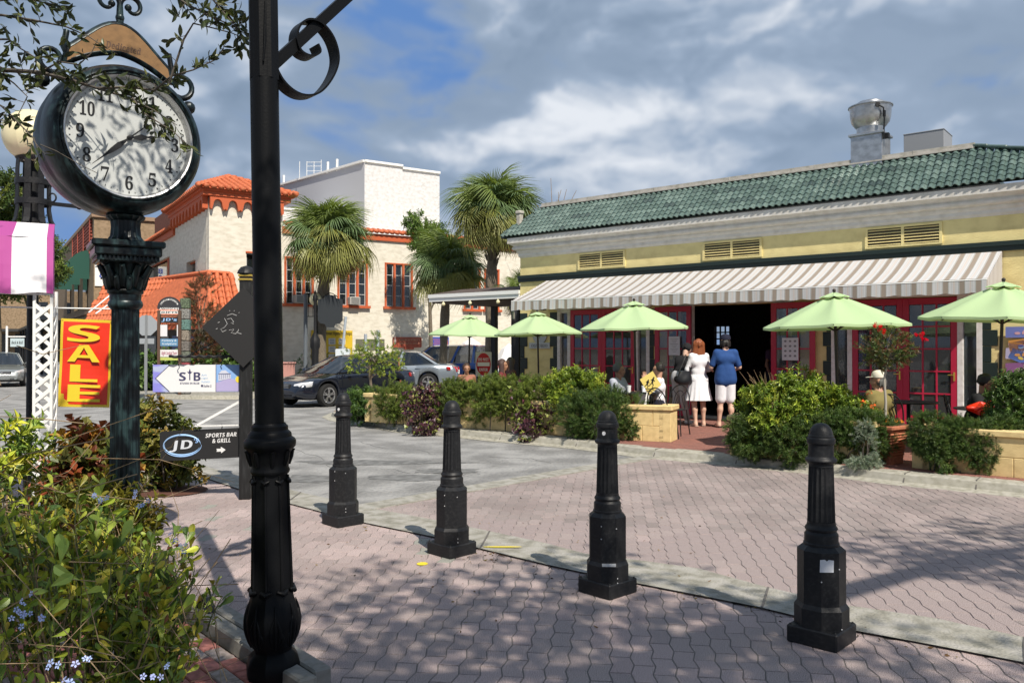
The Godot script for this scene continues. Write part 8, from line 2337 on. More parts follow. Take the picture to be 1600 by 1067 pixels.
	for i in 260:
		var q = gnd(clampf(rng.randfn() * 260 + 760, 330, 1560), clampf(rng.randfn() * 55 + 880, 770, 1060))
		if i < 110:
			var u = rng.randf(); q = gnd(lerpf(560, 1500, u), lerpf(822, 1022, u) + rng.randfn() * 5)
		elif i < 140: q = gnd(775 + rng.randfn() * 22, 872 + rng.randfn() * 5)
		var g = grow(Vector3(rng.randfn(), 0.15, rng.randfn()), rng.randf_range(0.012, 0.034)); g.origin = q + Vector3(0, 0.008, 0)
		lx.append(g); lc.append(jitter([Color(0.16, 0.09, 0.04), Color(0.22, 0.16, 0.06), Color(0.06, 0.045, 0.03)][i % 3], 0.3))
	var lo = copies("fallen_leaves", LV.oval, M.leafmatt, self, lx, lc)
	tag(lo, "scattered dry leaves and crumbs on the footway pavers", "leaves")
	# mulch and little weeds round the sign post
	var ms = mb(); var q0 = gnd(262, 768)
	for i in 20: ms.tri(q0 + Vector3(0, 0.03, 0), q0 + Vector3(cos(TAU * i / 20) * 0.45, 0.012, -sin(TAU * i / 20) * 0.40), q0 + Vector3(cos(TAU * (i + 1) / 20) * 0.45, 0.012, -sin(TAU * (i + 1) / 20) * 0.40))
	struct("mulch", ms, mat(L(0.10, 0.04, 0.025), 0.95))

func twig_path(t: Node, b: MB, xs: Array, cs: Array, px: Array, z0: float, z1: float, r0: float, dens: float, spread := 0.06) -> void:
	var pts = []
	for i in px.size(): pts.append(at(px[i][0], px[i][1], lerpf(z0, z1, i / float(px.size() - 1))) - t.position)
	b.tube(pts, range(pts.size()).map(func(j): return lerpf(r0, 0.002, j / float(pts.size() - 1))), 6)
	for i in range(pts.size() - 1):
		var seg = pts[i + 1] - pts[i]
		var n = int(seg.length() * dens * 1.05)
		for k in n:
			var p = pts[i] + seg * rng.randf()
			# short side twig with its leaves
			var d = (seg.normalized() * 0.6 + Vector3(rng.randfn(), rng.randfn(), rng.randfn()) * 0.7).normalized()
			var ln = rng.randf_range(0.4, 1.0) * spread * 2.2
			b.tube([p, p + d * ln], [0.0022, 0.001], 4, false)
			for m in rng.randi_range(3, 7):
				var g = grow(d + Vector3(rng.randfn(), rng.randfn() - 0.15, rng.randfn()) * 0.8, rng.randf_range(0.045, 0.075))
				g.origin = p + d * ln * rng.randf_range(0.2, 1.0)
				xs.append(g); cs.append(jitter([Color(0.035, 0.05, 0.014), Color(0.055, 0.075, 0.018), Color(0.10, 0.115, 0.03), Color(0.03, 0.04, 0.012)][rng.randi() % 4], 0.3))

func make_oak() -> void:
	rng.seed = 909
	var t = thing("oak_tree", "overhanging oak whose small-leaved branches cross the clock, top left", "tree", Vector3(-5.2, 0, -1.6))
	var b = mb()
	b.tube([Vector3(0, 0, 0), Vector3(0.1, 1.5, 0), Vector3(0.0, 3.2, 0.1), Vector3(0.2, 4.8, 0.0), Vector3(0.3, 6.2, 0)], [0.30, 0.25, 0.22, 0.17, 0.08], 12)
	part("trunk", b, M.bark, t)
	b = mb()
	var xs = []; var cs = []
	var tw = mb()
	# the limb over the clock
	b.tube([Vector3(0.05, 2.8, 0.05), Vector3(0.8, 3.3, -1.4), at(-160, 60, 5.0) - t.position, at(-30, 95, 4.95) - t.position, at(0, 108, 4.9) - t.position], [0.11, 0.08, 0.04, 0.022, 0.016], 8)
	twig_path(t, tw, xs, cs, [[0, 108], [60, 112], [110, 124], [150, 137], [200, 152], [240, 172], [275, 195]], 4.9, 4.8, 0.014, 34)
	twig_path(t, tw, xs, cs, [[-40, 20], [0, 22], [50, 30], [100, 40], [135, 55], [165, 75]], 4.8, 4.9, 0.009, 22)
	twig_path(t, tw, xs, cs, [[150, 137], [200, 135], [240, 140], [265, 118], [300, 108], [335, 92], [348, 74]], 4.85, 4.75, 0.009, 24)
	twig_path(t, tw, xs, cs, [[262, 130], [272, 100], [285, 60], [300, 35], [330, 42], [360, 50], [384, 60]], 4.8, 4.7, 0.008, 22)
	twig_path(t, tw, xs, cs, [[255, -20], [290, 5], [330, 25], [365, 40], [386, 55]], 4.7, 4.7, 0.007, 40, 0.075)
	twig_path(t, tw, xs, cs, [[320, -15], [345, 15], [372, 45]], 4.7, 4.65, 0.006, 46, 0.075)
	twig_path(t, tw, xs, cs, [[205, 152], [222, 175], [245, 190], [270, 205], [286, 222]], 4.8, 4.75, 0.006, 22)
	twig_path(t, tw, xs, cs, [[-30, 150], [0, 165], [25, 190], [50, 215], [62, 245]], 4.9, 4.85, 0.007, 24)
	twig_path(t, tw, xs, cs, [[-30, 60], [10, 60], [30, 75], [55, 90], [80, 85]], 4.9, 4.9, 0.007, 30)
	twig_path(t, tw, xs, cs, [[-20, 100], [20, 130], [40, 150], [20, 190]], 4.9, 4.9, 0.006, 24)
	twig_path(t, tw, xs, cs, [[60, 112], [90, 95], [120, 100], [140, 82], [150, 60]], 4.9, 4.9, 0.006, 18)
	twig_path(t, tw, xs, cs, [[-10, 0], [30, -5], [80, 5], [95, 15]], 4.9, 4.9, 0.005, 34)
	twig_path(t, tw, xs, cs, [[60, 225], [85, 235], [120, 255], [150, 270]], 4.85, 4.95, 0.003, 3)
	# the shading limb, out over the footway behind the lens
	var ends = []
	for q in [[Vector3(0.2, 4.4, 0.0), Vector3(3.6, 5.2, 1.5), Vector3(6.4, 5.6, 2.0), Vector3(9.4, 5.9, 1.9)], [Vector3(0.25, 4.9, 0.0), Vector3(4.2, 5.9, 2.4), Vector3(7.4, 6.2, 3.0), Vector3(10.6, 6.4, 2.8)], [Vector3(7.4, 6.15, 2.9), Vector3(9.6, 6.3, 1.2), Vector3(11.4, 6.3, 0.0), Vector3(13.0, 6.2, -0.7)]]:
		b.tube(q, [0.13, 0.10, 0.07, 0.02], 8)
		for k in (20 if q[0].x < 1.0 else 9):
			var u = 0.25 + 0.75 * rng.randf()
			var p = q[1].lerp(q[3], u)
			var e = p + Vector3(rng.randfn() * 0.8, rng.randfn() * 0.45 + 0.2, rng.randfn() * 0.75)
			b.tube([p, p.lerp(e, 0.5) + Vector3(0, 0.08, 0), e], [0.028, 0.018, 0.006], 5)
			ends.append(e)
	for e in ends:
		for k in 74:
			var g = grow(Vector3(rng.randfn(), rng.randfn(), rng.randfn()), rng.randf_range(0.16, 0.26))
			g.origin = e + Vector3(rng.randfn(), rng.randfn() * 0.6, rng.randfn()) * 0.36
			xs.append(g); cs.append(jitter(Color(0.05, 0.07, 0.02), 0.3))
	# a hanging branch just above the picture: it dapples the dial
	b.tube([Vector3(0.8, 3.6, -1.2), Vector3(1.9, 4.6, -2.0), Vector3(3.4, 5.0, -2.5)], [0.05, 0.03, 0.008], 6)
	for k in 34:
		var e = Vector3(3.2, 4.75, -2.4) + Vector3(rng.randf_range(-0.55, 0.55), rng.randf_range(-0.42, 0.42), rng.randf_range(-0.25, 0.25))
		tw.tube([e + Vector3(-0.12, 0.1, 0), e, e + Vector3(0.1, -0.12, 0)], [0.004, 0.003, 0.001], 4)
		for m in 13:
			var g = grow(Vector3(rng.randfn(), rng.randfn() - 0.5, rng.randfn()), rng.randf_range(0.055, 0.085))
			g.origin = e + Vector3(rng.randfn(), rng.randfn(), rng.randfn()) * 0.07
			xs.append(g); cs.append(jitter(Color(0.05, 0.07, 0.02), 0.3))
	part("limb", b, M.bark, t)
	part("twigs", tw, M.twig, t).set_meta("kind", "stuff")
	# left-hand crown above the bush
	for k in 1500:
		var g = grow(Vector3(rng.randfn(), rng.randfn(), rng.randfn()), rng.randf_range(0.2, 0.32))
		g.origin = Vector3(0.2, 6.4, 0.2) + Vector3(rng.randfn(), rng.randfn() * 0.5, rng.randfn()) * 1.3
		xs.append(g); cs.append(jitter(Color(0.05, 0.07, 0.02), 0.3))
	var small = []; var sc = []; var big = []; var bc = []
	for i in xs.size():
		if xs[i].basis.x.length() < 0.1: small.append(xs[i]); sc.append(cs[i])
		else: big.append(xs[i]); bc.append(cs[i])
	copies("leaves", LV.oval, M.leaf, t, small, sc)
	copies("crown", LV.spray, M.leaf, t, big, bc)

# ---------- cars ----------
func interp(tab: Array, x: float) -> float:
	if x <= tab[0][0]: return tab[0][1]
	for i in range(tab.size() - 1):
		if x <= tab[i + 1][0]:
			var u = (x - tab[i][0]) / (tab[i + 1][0] - tab[i][0])
			u = u * u * (3 - 2 * u) * 0.5 + u * 0.5
			return lerpf(tab[i][1], tab[i + 1][1], u)
	return tab[-1][1]
# nose towards +x, wheels on y = 0
func make_car(label: String, cat: String, p: Vector3, turn: float, paint: Material, o: Dictionary) -> Node3D:
	var t = thing(o.get("name", "parked_car"), label, cat, p, turn, "cars along the road")
	var Ln = o.get("len", 4.8); var hw = o.get("hw", 0.9); var hl = Ln / 2
	var roof = o.get("roof", 1.43); var van = o.get("van", false)
	var wb = o.get("wb", 1.37); var wr = 0.33; var wx = [wb + 0.05, -wb]
	# top line of the lower body: bumper, bonnet, belt, boot
	var topl = [[-hl, 0.62], [-hl + 0.04, 0.86 if not van else 0.95], [-hl + 0.25, 0.98 if not van else 1.0], [-hl + 0.95, 1.0 if not van else 1.0], [0.4, 0.96], [hl - 1.45, 0.93], [hl - 0.75, 0.84], [hl - 0.25, 0.73], [hl - 0.06, 0.62], [hl, 0.48]]
	var wid = [[-hl, hw - 0.16], [-hl + 0.15, hw - 0.06], [-hl + 0.8, hw], [hl - 1.3, hw], [hl - 0.5, hw - 0.05], [hl - 0.15, hw - 0.16], [hl, hw - 0.32]]
	var xs = []
	var n = 84
	for i in n + 1: xs.append(-hl + Ln * i / n)
	var rows = []
	for x in xs:
		var w = interp(wid, x); var y1 = interp(topl, x)
		var yb = 0.24 + 0.10 * smoothstep(hl - 0.35, hl, absf(x))
		for q in wx:
			var dd = absf(x - q)
			if dd < wr + 0.05: yb = maxf(yb, wr + sqrt(pow(wr + 0.05, 2) - dd * dd))
		yb = minf(yb, y1 - 0.16)
		var ys = lerpf(yb, y1, 0.62)
		var sec = [Vector3(x, yb, 0), Vector3(x, yb, w * 0.9), Vector3(x, yb + 0.03, w * 0.97), Vector3(x, lerpf(yb, ys, 0.5), w), Vector3(x, ys, w * 0.995), Vector3(x, ys + (y1 - ys) * 0.35, w * 0.975), Vector3(x, y1 - 0.05, w * 0.94), Vector3(x, y1 - 0.01, w * 0.86), Vector3(x, y1 + 0.02, w * 0.5), Vector3(x, y1 + 0.028, 0)]
		var full = sec.duplicate()
		for k in range(8, 0, -1): full.append(Vector3(sec[k].x, sec[k].y, -sec[k].z))
		full.reverse()
		rows.append(full)
	rows.reverse()
	for r in rows: r.reverse()
	var b = mb(); b.loft(rows)
	part("body", b, paint, t)
	# glasshouse: belt outline and roof outline
	var f0 = o.get("ws", hl - 1.35); var f1 = f0 - (0.95 if not van else 0.8); var r1 = o.get("rr", -hl + 1.35); var r0 = o.get("rb", -hl + 0.62)
	var bt = 0.96; var gw0 = hw - 0.07; var gw1 = hw - 0.27
	var C = func(u, v, s):   # u 0 rear .. 1 front along, v 0 belt .. 1 roof, side s
		var x = lerpf(lerpf(r0, r1, v), lerpf(f0, f1, v), u)
		var bow = 0.05 * (1 - pow(2 * u - 1, 2))
		return Vector3(x, lerpf(bt - 0.02, roof - 0.06, v) + bow * v, s * (lerpf(gw0, gw1, v) - 0.06 * pow(absf(2 * u - 1), 3) + 0.0))
	b = mb()   # roof skin, pillars
	var rr = []
	for i in 17:
		var u = i / 16.0
		var row = []
		for j in 13:
			var s = j / 6.0 - 1
			var e = C.call(u, 1.0, signf(s) if s != 0 else 1.0)
			row.append(Vector3(e.x, e.y + 0.055 * (1 - pow(absf(s), 2.6)), e.z * absf(s)))
		rr.append(row)
	for i in 16:
		for j in 12:
			b.quad(rr[i][j], rr[i][j + 1], rr[i + 1][j + 1], rr[i + 1][j])
	part("roof", b, paint, t)
	for s in [-1, 1]:
		for q in [[0.985, 0.05], [0.52, 0.07], [0.02, 0.10]] + ([[0.27, 0.07]] if van else []):
			b = mb()
			var p0 = C.call(q[0], 0.0, s); var p1 = C.call(q[0], 1.0, s)
			b.bar([p0, p0.lerp(p1, 0.5) + Vector3(0, 0, s * 0.015), p1], Vector3(1, 0, 0), q[1] * 1.3, 0.03)
			part("pillar", b, paint, t)
		b = mb()
		for i in 12:
			var u0 = i / 12.0; var u1 = (i + 1) / 12.0
			var q = [C.call(u0, 0.0, s * 0.99), C.call(u1, 0.0, s * 0.99), C.call(u1, 1.0, s * 0.99), C.call(u0, 1.0, s * 0.99)]
			if s > 0: b.quad(q[0], q[1], q[2], q[3])
			else: b.quad(q[1], q[0], q[3], q[2])
		part("side_window", b, M.darkglass, t)
		b = mb(); b.bar([C.call(0.03, 0.0, s) + Vector3(0, 0.015, s * 0.012), C.call(0.5, 0.0, s) + Vector3(0, 0.015, s * 0.02), C.call(0.97, 0.0, s) + Vector3(0, 0.015, s * 0.012)], Vector3(0, 1, 0), 0.022, 0.012); part("trim_line", b, M.rim if van else M.black, t)
	for e in [[1.0, "windscreen"], [0.0, "rear_window"]]:
		b = mb()
		for j in 8:
			var s0 = j / 4.0 - 1; var s1 = (j + 1) / 4.0 - 1
			var K = func(v, s):
				var q = C.call(e[0], v, 1.0)
				return Vector3(q.x + (0.10 if e[0] > 0.5 else -0.06) * (1 - s * s), q.y + 0.05 * v * (1 - s * s), q.z * s * 0.985)
			var w4 = [K.call(0.0, s0), K.call(0.0, s1), K.call(1.0, s1), K.call(1.0, s0)]
			if e[0] > 0.5: b.quad(w4[1], w4[0], w4[3], w4[2])
			else: b.quad(w4[0], w4[1], w4[2], w4[3])
		part(e[1], b, M.darkglass, t)
	b = mb(); b.box(Vector3((f0 + r0) / 2 - 0.1, 0.80, 0), Vector3((f0 - r0) * 0.8, 0.3, gw0 * 1.8))
	for q in [[0.15, 0.36], [0.15, -0.36], [-0.75, 0.3], [-0.75, -0.3]]: b.cbox(Vector3(q[0], 1.05, q[1]), Vector3(0.16, 0.5, 0.46), 0.06, Basis(Vector3.BACK, 0.15))
	part("seats", b, M.black, t)
	# wheels
	for q in wx:
		for s in [-1, 1]:
			var wn = Node3D.new(); wn.name = numbered(t, "wheel"); wn.position = Vector3(q, wr, s * (hw - 0.11)); wn.rotation.x = PI / 2 * s
			t.add_child(wn)
			b = mb(); b.lathe([[0.22, -0.09], [wr - 0.02, -0.10], [wr, -0.07], [wr, 0.07], [wr - 0.02, 0.10], [0.225, 0.10], [0.215, 0.085]], 28); part("tyre", b, M.rubber, wn)
			b = mb(); b.lathe([[0.0, 0.02], [0.19, 0.02], [0.19, 0.085], [0.222, 0.095]], 28); part("rim_barrel", b, solid(L(0.06, 0.06, 0.065), 0.5), wn)
			b = mb(); b.lathe([[0.20, 0.09], [0.225, 0.102], [0.215, 0.085]], 28); b.lathe([[0.055, 0.03], [0.055, 0.09], [0.0, 0.1]], 14)
			for k in o.get("spokes", 5):
				var a = TAU * k / o.get("spokes", 5)
				for dd in [-0.16, 0.16]: b.bar([Vector3(sin(a) * 0.03, 0.075, cos(a) * 0.03), Vector3(sin(a + dd) * 0.215, 0.095, cos(a + dd) * 0.215)], Vector3(cos(a), 0, -sin(a)), 0.03, 0.02)
			part("rim", b, M.rim, wn)
	b = mb(); b.box(Vector3(0, 0.32, 0), Vector3(Ln - 0.9, 0.22, hw * 1.5)); part("underside", b, M.rubber, t)
	# lamps, grille, bumpers, mirrors, handles, plates
	for s in [-1, 1]:
		b = mb()
		var hx = hl - 0.13
		b.loft([[Vector3(hx + 0.08, 0.55, s * (hw - 0.42)), Vector3(hx + 0.07, 0.66, s * (hw - 0.42)), Vector3(hx + 0.02, 0.68, s * (hw - 0.42)), Vector3(hx, 0.55, s * (hw - 0.42))], [Vector3(hx + 0.03, 0.55, s * (hw - 0.24)), Vector3(hx + 0.0, 0.70, s * (hw - 0.24)), Vector3(hx - 0.06, 0.72, s * (hw - 0.26)), Vector3(hx - 0.06, 0.55, s * (hw - 0.26))], [Vector3(hx - 0.26, 0.60, s * (hw - 0.055)), Vector3(hx - 0.30, 0.73, s * (hw - 0.065)), Vector3(hx - 0.36, 0.745, s * (hw - 0.10)), Vector3(hx - 0.3, 0.60, s * (hw - 0.09))]])
		part("headlight", b, M.lamp, t)
		b = mb()
		b.loft([[Vector3(-hl - 0.012, 0.72, s * (hw - 0.48)), Vector3(-hl + 0.02, 0.86, s * (hw - 0.48)), Vector3(-hl + 0.1, 0.86, s * (hw - 0.48)), Vector3(-hl + 0.1, 0.72, s * (hw - 0.48))], [Vector3(-hl + 0.03, 0.70, s * (hw - 0.16)), Vector3(-hl + 0.06, 0.89, s * (hw - 0.17)), Vector3(-hl + 0.16, 0.89, s * (hw - 0.2)), Vector3(-hl + 0.16, 0.70, s * (hw - 0.2))], [Vector3(-hl + 0.36, 0.78, s * (hw - 0.015)), Vector3(-hl + 0.38, 0.90, s * (hw - 0.03)), Vector3(-hl + 0.4, 0.9, s * (hw - 0.08)), Vector3(-hl + 0.4, 0.78, s * (hw - 0.08))]])
		part("tail_light", b, M.redlamp, t)
		b = mb(); b.ball(Vector3(f0 - 0.35, 1.0, s * (hw + 0.10)), 0.1, 12, Vector3(0.6, 0.75, 1.0)); b.bar([Vector3(f0 - 0.33, 0.97, s * (hw - 0.06)), Vector3(f0 - 0.35, 0.98, s * (hw + 0.06))], Vector3(1, 0, 0), 0.05, 0.03); part("mirror", b, paint, t)
		for x in [0.0, -1.0]:
			b = mb(); b.cbox(Vector3(x, 0.84, s * (hw - 0.005)), Vector3(0.2, 0.03, 0.035), 0.008); part("door_handle", b, paint, t)
		for x in [0.92, -0.12, -1.05]:
			b = mb(); b.bar([Vector3(x, 0.33, s * (hw - 0.002)), Vector3(x - 0.02, 0.7, s * (hw + 0.002)), Vector3(x - 0.05, 0.93, s * (hw - 0.05))], Vector3(1, 0, 0), 0.010, 0.006); part("door_gap", b, M.black, t)
		b = mb(); b.ball(Vector3(hl - 0.10, 0.36, s * (hw - 0.33)), 0.06, 10, Vector3(0.5, 0.7, 1)); part("fog_lamp", b, M.lamp, t)
	b = mb()
	b.cbox(Vector3(hl - 0.055, 0.60, 0), Vector3(0.1, 0.13, hw * 0.78), 0.02); part("grille", b, M.black, t)
	b = mb(); for y in [0.57, 0.61, 0.65]: b.bar([Vector3(hl, y, -0.32), Vector3(hl + 0.005, y, 0.32)], Vector3(0, 1, 0), 0.014, 0.012)
	b.box(Vector3(hl + 0.005, 0.61, 0), Vector3(0.015, 0.06, 0.09)); part("grille_bars", b, M.rim, t)
	b = mb(); b.cbox(Vector3(hl - 0.06, 0.33, 0), Vector3(0.12, 0.16, hw * 1.1), 0.03); part("air_intake", b, M.black, t)
	b = mb(); b.box(Vector3(-hl - 0.012, 0.70, 0), Vector3(0.02, 0.15, 0.32)); part("licence_plate", b, M.white, t)
	if o.has("lit"):
		b = mb(); b.ball(Vector3(-hl + 0.05, 0.82, (hw - 0.2)), 0.07, 10, Vector3(0.6, 1.2, 1)); part("tail_light", b, mat(L(0.8, 0.03, 0.02), 0.2, 0, {"em": Color(1.0, 0.08, 0.04), "ee": 2.5}), t)
	return t

func make_cars() -> void:
	var navy = mat(L(0.010, 0.014, 0.026), 0.22, 0.3, {"clear": 1.0})
	var silver = mat(L(0.26, 0.30, 0.34), 0.3, 0.5, {"clear": 1.0})
	var blue = mat(L(0.03, 0.11, 0.42), 0.28, 0.1, {"clear": 1.0})
	var grey = mat(L(0.27, 0.29, 0.29), 0.32, 0.45, {"clear": 1.0})
	var pale = mat(L(0.42, 0.46, 0.44), 0.3, 0.3, {"clear": 1.0})
	var white = mat(L(0.62, 0.64, 0.64), 0.35, 0.0, {"clear": 1.0})
	make_car("dark navy saloon pulling out of the car park towards the camera", "car", Vector3(-5.1, -0.006, -24.9), PI + atan2(0.819, 0.574), navy, {})
	make_car("silver saloon side-on behind the dark navy one", "car", Vector3(-4.35, 0.1, -30.0), PI, silver, {"len": 4.8})
	make_car("bright blue people carrier with a lit tail lamp, behind the no entry sign", "van", Vector3(-3.0, 0.1, -33.6), PI, blue, {"len": 4.9, "roof": 1.66, "van": true, "rr": -2.15, "rb": -2.35, "lit": true, "spokes": 9})
	make_car("pale grey-green car mostly hidden by the café's left corner", "car", Vector3(1.75, 0.1, -34.2), PI, pale, {"len": 4.6, "roof": 1.55, "van": true, "rr": -1.9, "rb": -2.2})
	make_car("grey saloon parked at the left edge under the swinging sign", "car", at(2, 543, 36.5) * Vector3(1, 0, 1) + Vector3(0, 0.0, 0), -1.02, grey, {"len": 4.5})
	make_car("white saloon half hidden by the sale banner", "car", at(128, 543, 38.5) * Vector3(1, 0, 1), 2.3, white, {"len": 4.7})

# ---------- people ----------
# bones: [a, b, ra, rb]; one surface through their smooth union
func skinned(b: MB, bones: Array, cell: float, k: float, xf := Transform3D()) -> void:
	var lo := Vector3.ONE * 1e9; var hi := -lo
	for q in bones:
		var r = maxf(q[2], q[3]) + k * 0.5 + cell * 2
		for p in [q[0], q[1]]:
			lo = lo.min(p - Vector3.ONE * r); hi = hi.max(p + Vector3.ONE * r)
	var nx := int((hi.x - lo.x) / cell) + 2; var ny := int((hi.y - lo.y) / cell) + 2; var nz := int((hi.z - lo.z) / cell) + 2
	var f := PackedFloat32Array(); f.resize(nx * ny * nz); f.fill(1.0)
	for q in bones:
		var a: Vector3 = q[0]; var ab: Vector3 = q[1] - q[0]; var ra: float = q[2]; var rb: float = q[3]
		var l2 := maxf(ab.length_squared(), 1e-9)
		var r := maxf(ra, rb) + k + cell * 1.8
		var l := (a.min(q[1]) - Vector3.ONE * r - lo) / cell; var h := (a.max(q[1]) + Vector3.ONE * r - lo) / cell
		for z in range(maxi(0, int(l.z)), mini(nz, int(h.z) + 1)):
			for y in range(maxi(0, int(l.y)), mini(ny, int(h.y) + 1)):
				var i := (z * ny + y) * nx
				for x in range(maxi(0, int(l.x)), mini(nx, int(h.x) + 1)):
					var p := lo + Vector3(x, y, z) * cell - a
					var t := clampf(p.dot(ab) / l2, 0.0, 1.0)
					var d := (p - ab * t).length() - lerpf(ra, rb, t)
					var g := f[i + x]
					var m := maxf(k - absf(g - d), 0.0) / k
					f[i + x] = minf(g, d) - m * m * k * 0.25
	var vid := PackedInt32Array(); vid.resize(nx * ny * nz); vid.fill(-1)
	var sx := 1; var sy := nx; var sz := nx * ny
	var offs := [0, sx, sy, sx + sy, sz, sx + sz, sy + sz, sx + sy + sz]
	var ed := [[0, 1], [2, 3], [4, 5], [6, 7], [0, 2], [1, 3], [4, 6], [5, 7], [0, 4], [1, 5], [2, 6], [3, 7]]
	for z in range(nz - 1):
		for y in range(ny - 1):
			for x in range(nx - 1):
				var i := z * sz + y * sy + x
				var neg := 0
				for c in 8:
					if f[i + offs[c]] < 0.0: neg += 1
				if neg == 0 or neg == 8: continue
				var s := Vector3.ZERO; var n := 0
				for e in ed:
					var fa := f[i + offs[e[0]]]; var fb := f[i + offs[e[1]]]
					if (fa < 0.0) == (fb < 0.0): continue
					var t := fa / (fa - fb)
					var pa := Vector3(e[0] & 1, (e[0] >> 1) & 1, e[0] >> 2); var pb := Vector3(e[1] & 1, (e[1] >> 1) & 1, e[1] >> 2)
					s += pa.lerp(pb, t); n += 1
				vid[i] = b.vert(xf * (lo + (Vector3(x, y, z) + s / n) * cell))
	for z in range(1, nz - 1):
		for y in range(1, ny - 1):
			for x in range(1, nx - 1):
				var i := z * sz + y * sy + x
				var a := f[i] < 0.0
				for ax in 3:
					var st: int = [sx, sy, sz][ax]
					if a == (f[i + st] < 0.0): continue
					var u: int = [sy, sz, sx][ax]; var w: int = [sz, sx, sy][ax]
					var q0 := vid[i]; var q1 := vid[i - u]; var q2 := vid[i - u - w]; var q3 := vid[i - w]
					if q0 < 0 or q1 < 0 or q2 < 0 or q3 < 0: continue
					if a: b.face(q0, q1, q2); b.face(q0, q2, q3)
					else: b.face(q0, q2, q1); b.face(q0, q3, q2)
var HAND: MB
func make_hand() -> void:   # relaxed hand along -y from the wrist, palm to -x, thumb to +z
	HAND = mb()
	var bn = [[Vector3(0, 0.0, 0), Vector3(0, -0.03, 0), 0.024, 0.026]]
	for i in 4:
		var z = [0.030, 0.010, -0.010, -0.028][i]; var l = [0.068, 0.076, 0.070, 0.055][i]
		bn.append([Vector3(0, -0.02, z * 0.6), Vector3(0, -0.085, z), 0.016, 0.0125])
		var k = Vector3(0, -0.092, z)
		var m = k + Vector3(-0.012, -l * 0.48, 0); var e = m + Vector3(-0.024, -l * 0.38, 0)
		bn.append([k, m, 0.0095, 0.0085]); bn.append([m, e, 0.0085, 0.007])
	bn.append([Vector3(-0.006, -0.025, 0.022), Vector3(-0.016, -0.06, 0.05), 0.014, 0.011]); bn.append([Vector3(-0.016, -0.06, 0.05), Vector3(-0.028, -0.088, 0.056), 0.010, 0.008])
	skinned(HAND, bn, 0.0042, 0.006)
func add_hand(b: MB, elbow: Vector3, wrist: Vector3, side: float) -> void:
	var y = (elbow - wrist).normalized()
	var z = (Vector3(0, 0, 1) - y * y.z).normalized()
	if z.length() < 0.3: z = (Vector3(0, 1, 0) - y * y.y).normalized()
	var x = y.cross(z)
	var s = 1.0 if side > 0 else -1.0
	var t = Transform3D(Basis(x * s, y, z), wrist)
	if s > 0: b.add(HAND, t)
	else:
		var st = b.v.size()
		for p in HAND.v: b.vert(t * p)
		for i in range(0, HAND.ix.size(), 3):
			b.ix.append(st + HAND.ix[i]); b.ix.append(st + HAND.ix[i + 2]); b.ix.append(st + HAND.ix[i + 1])
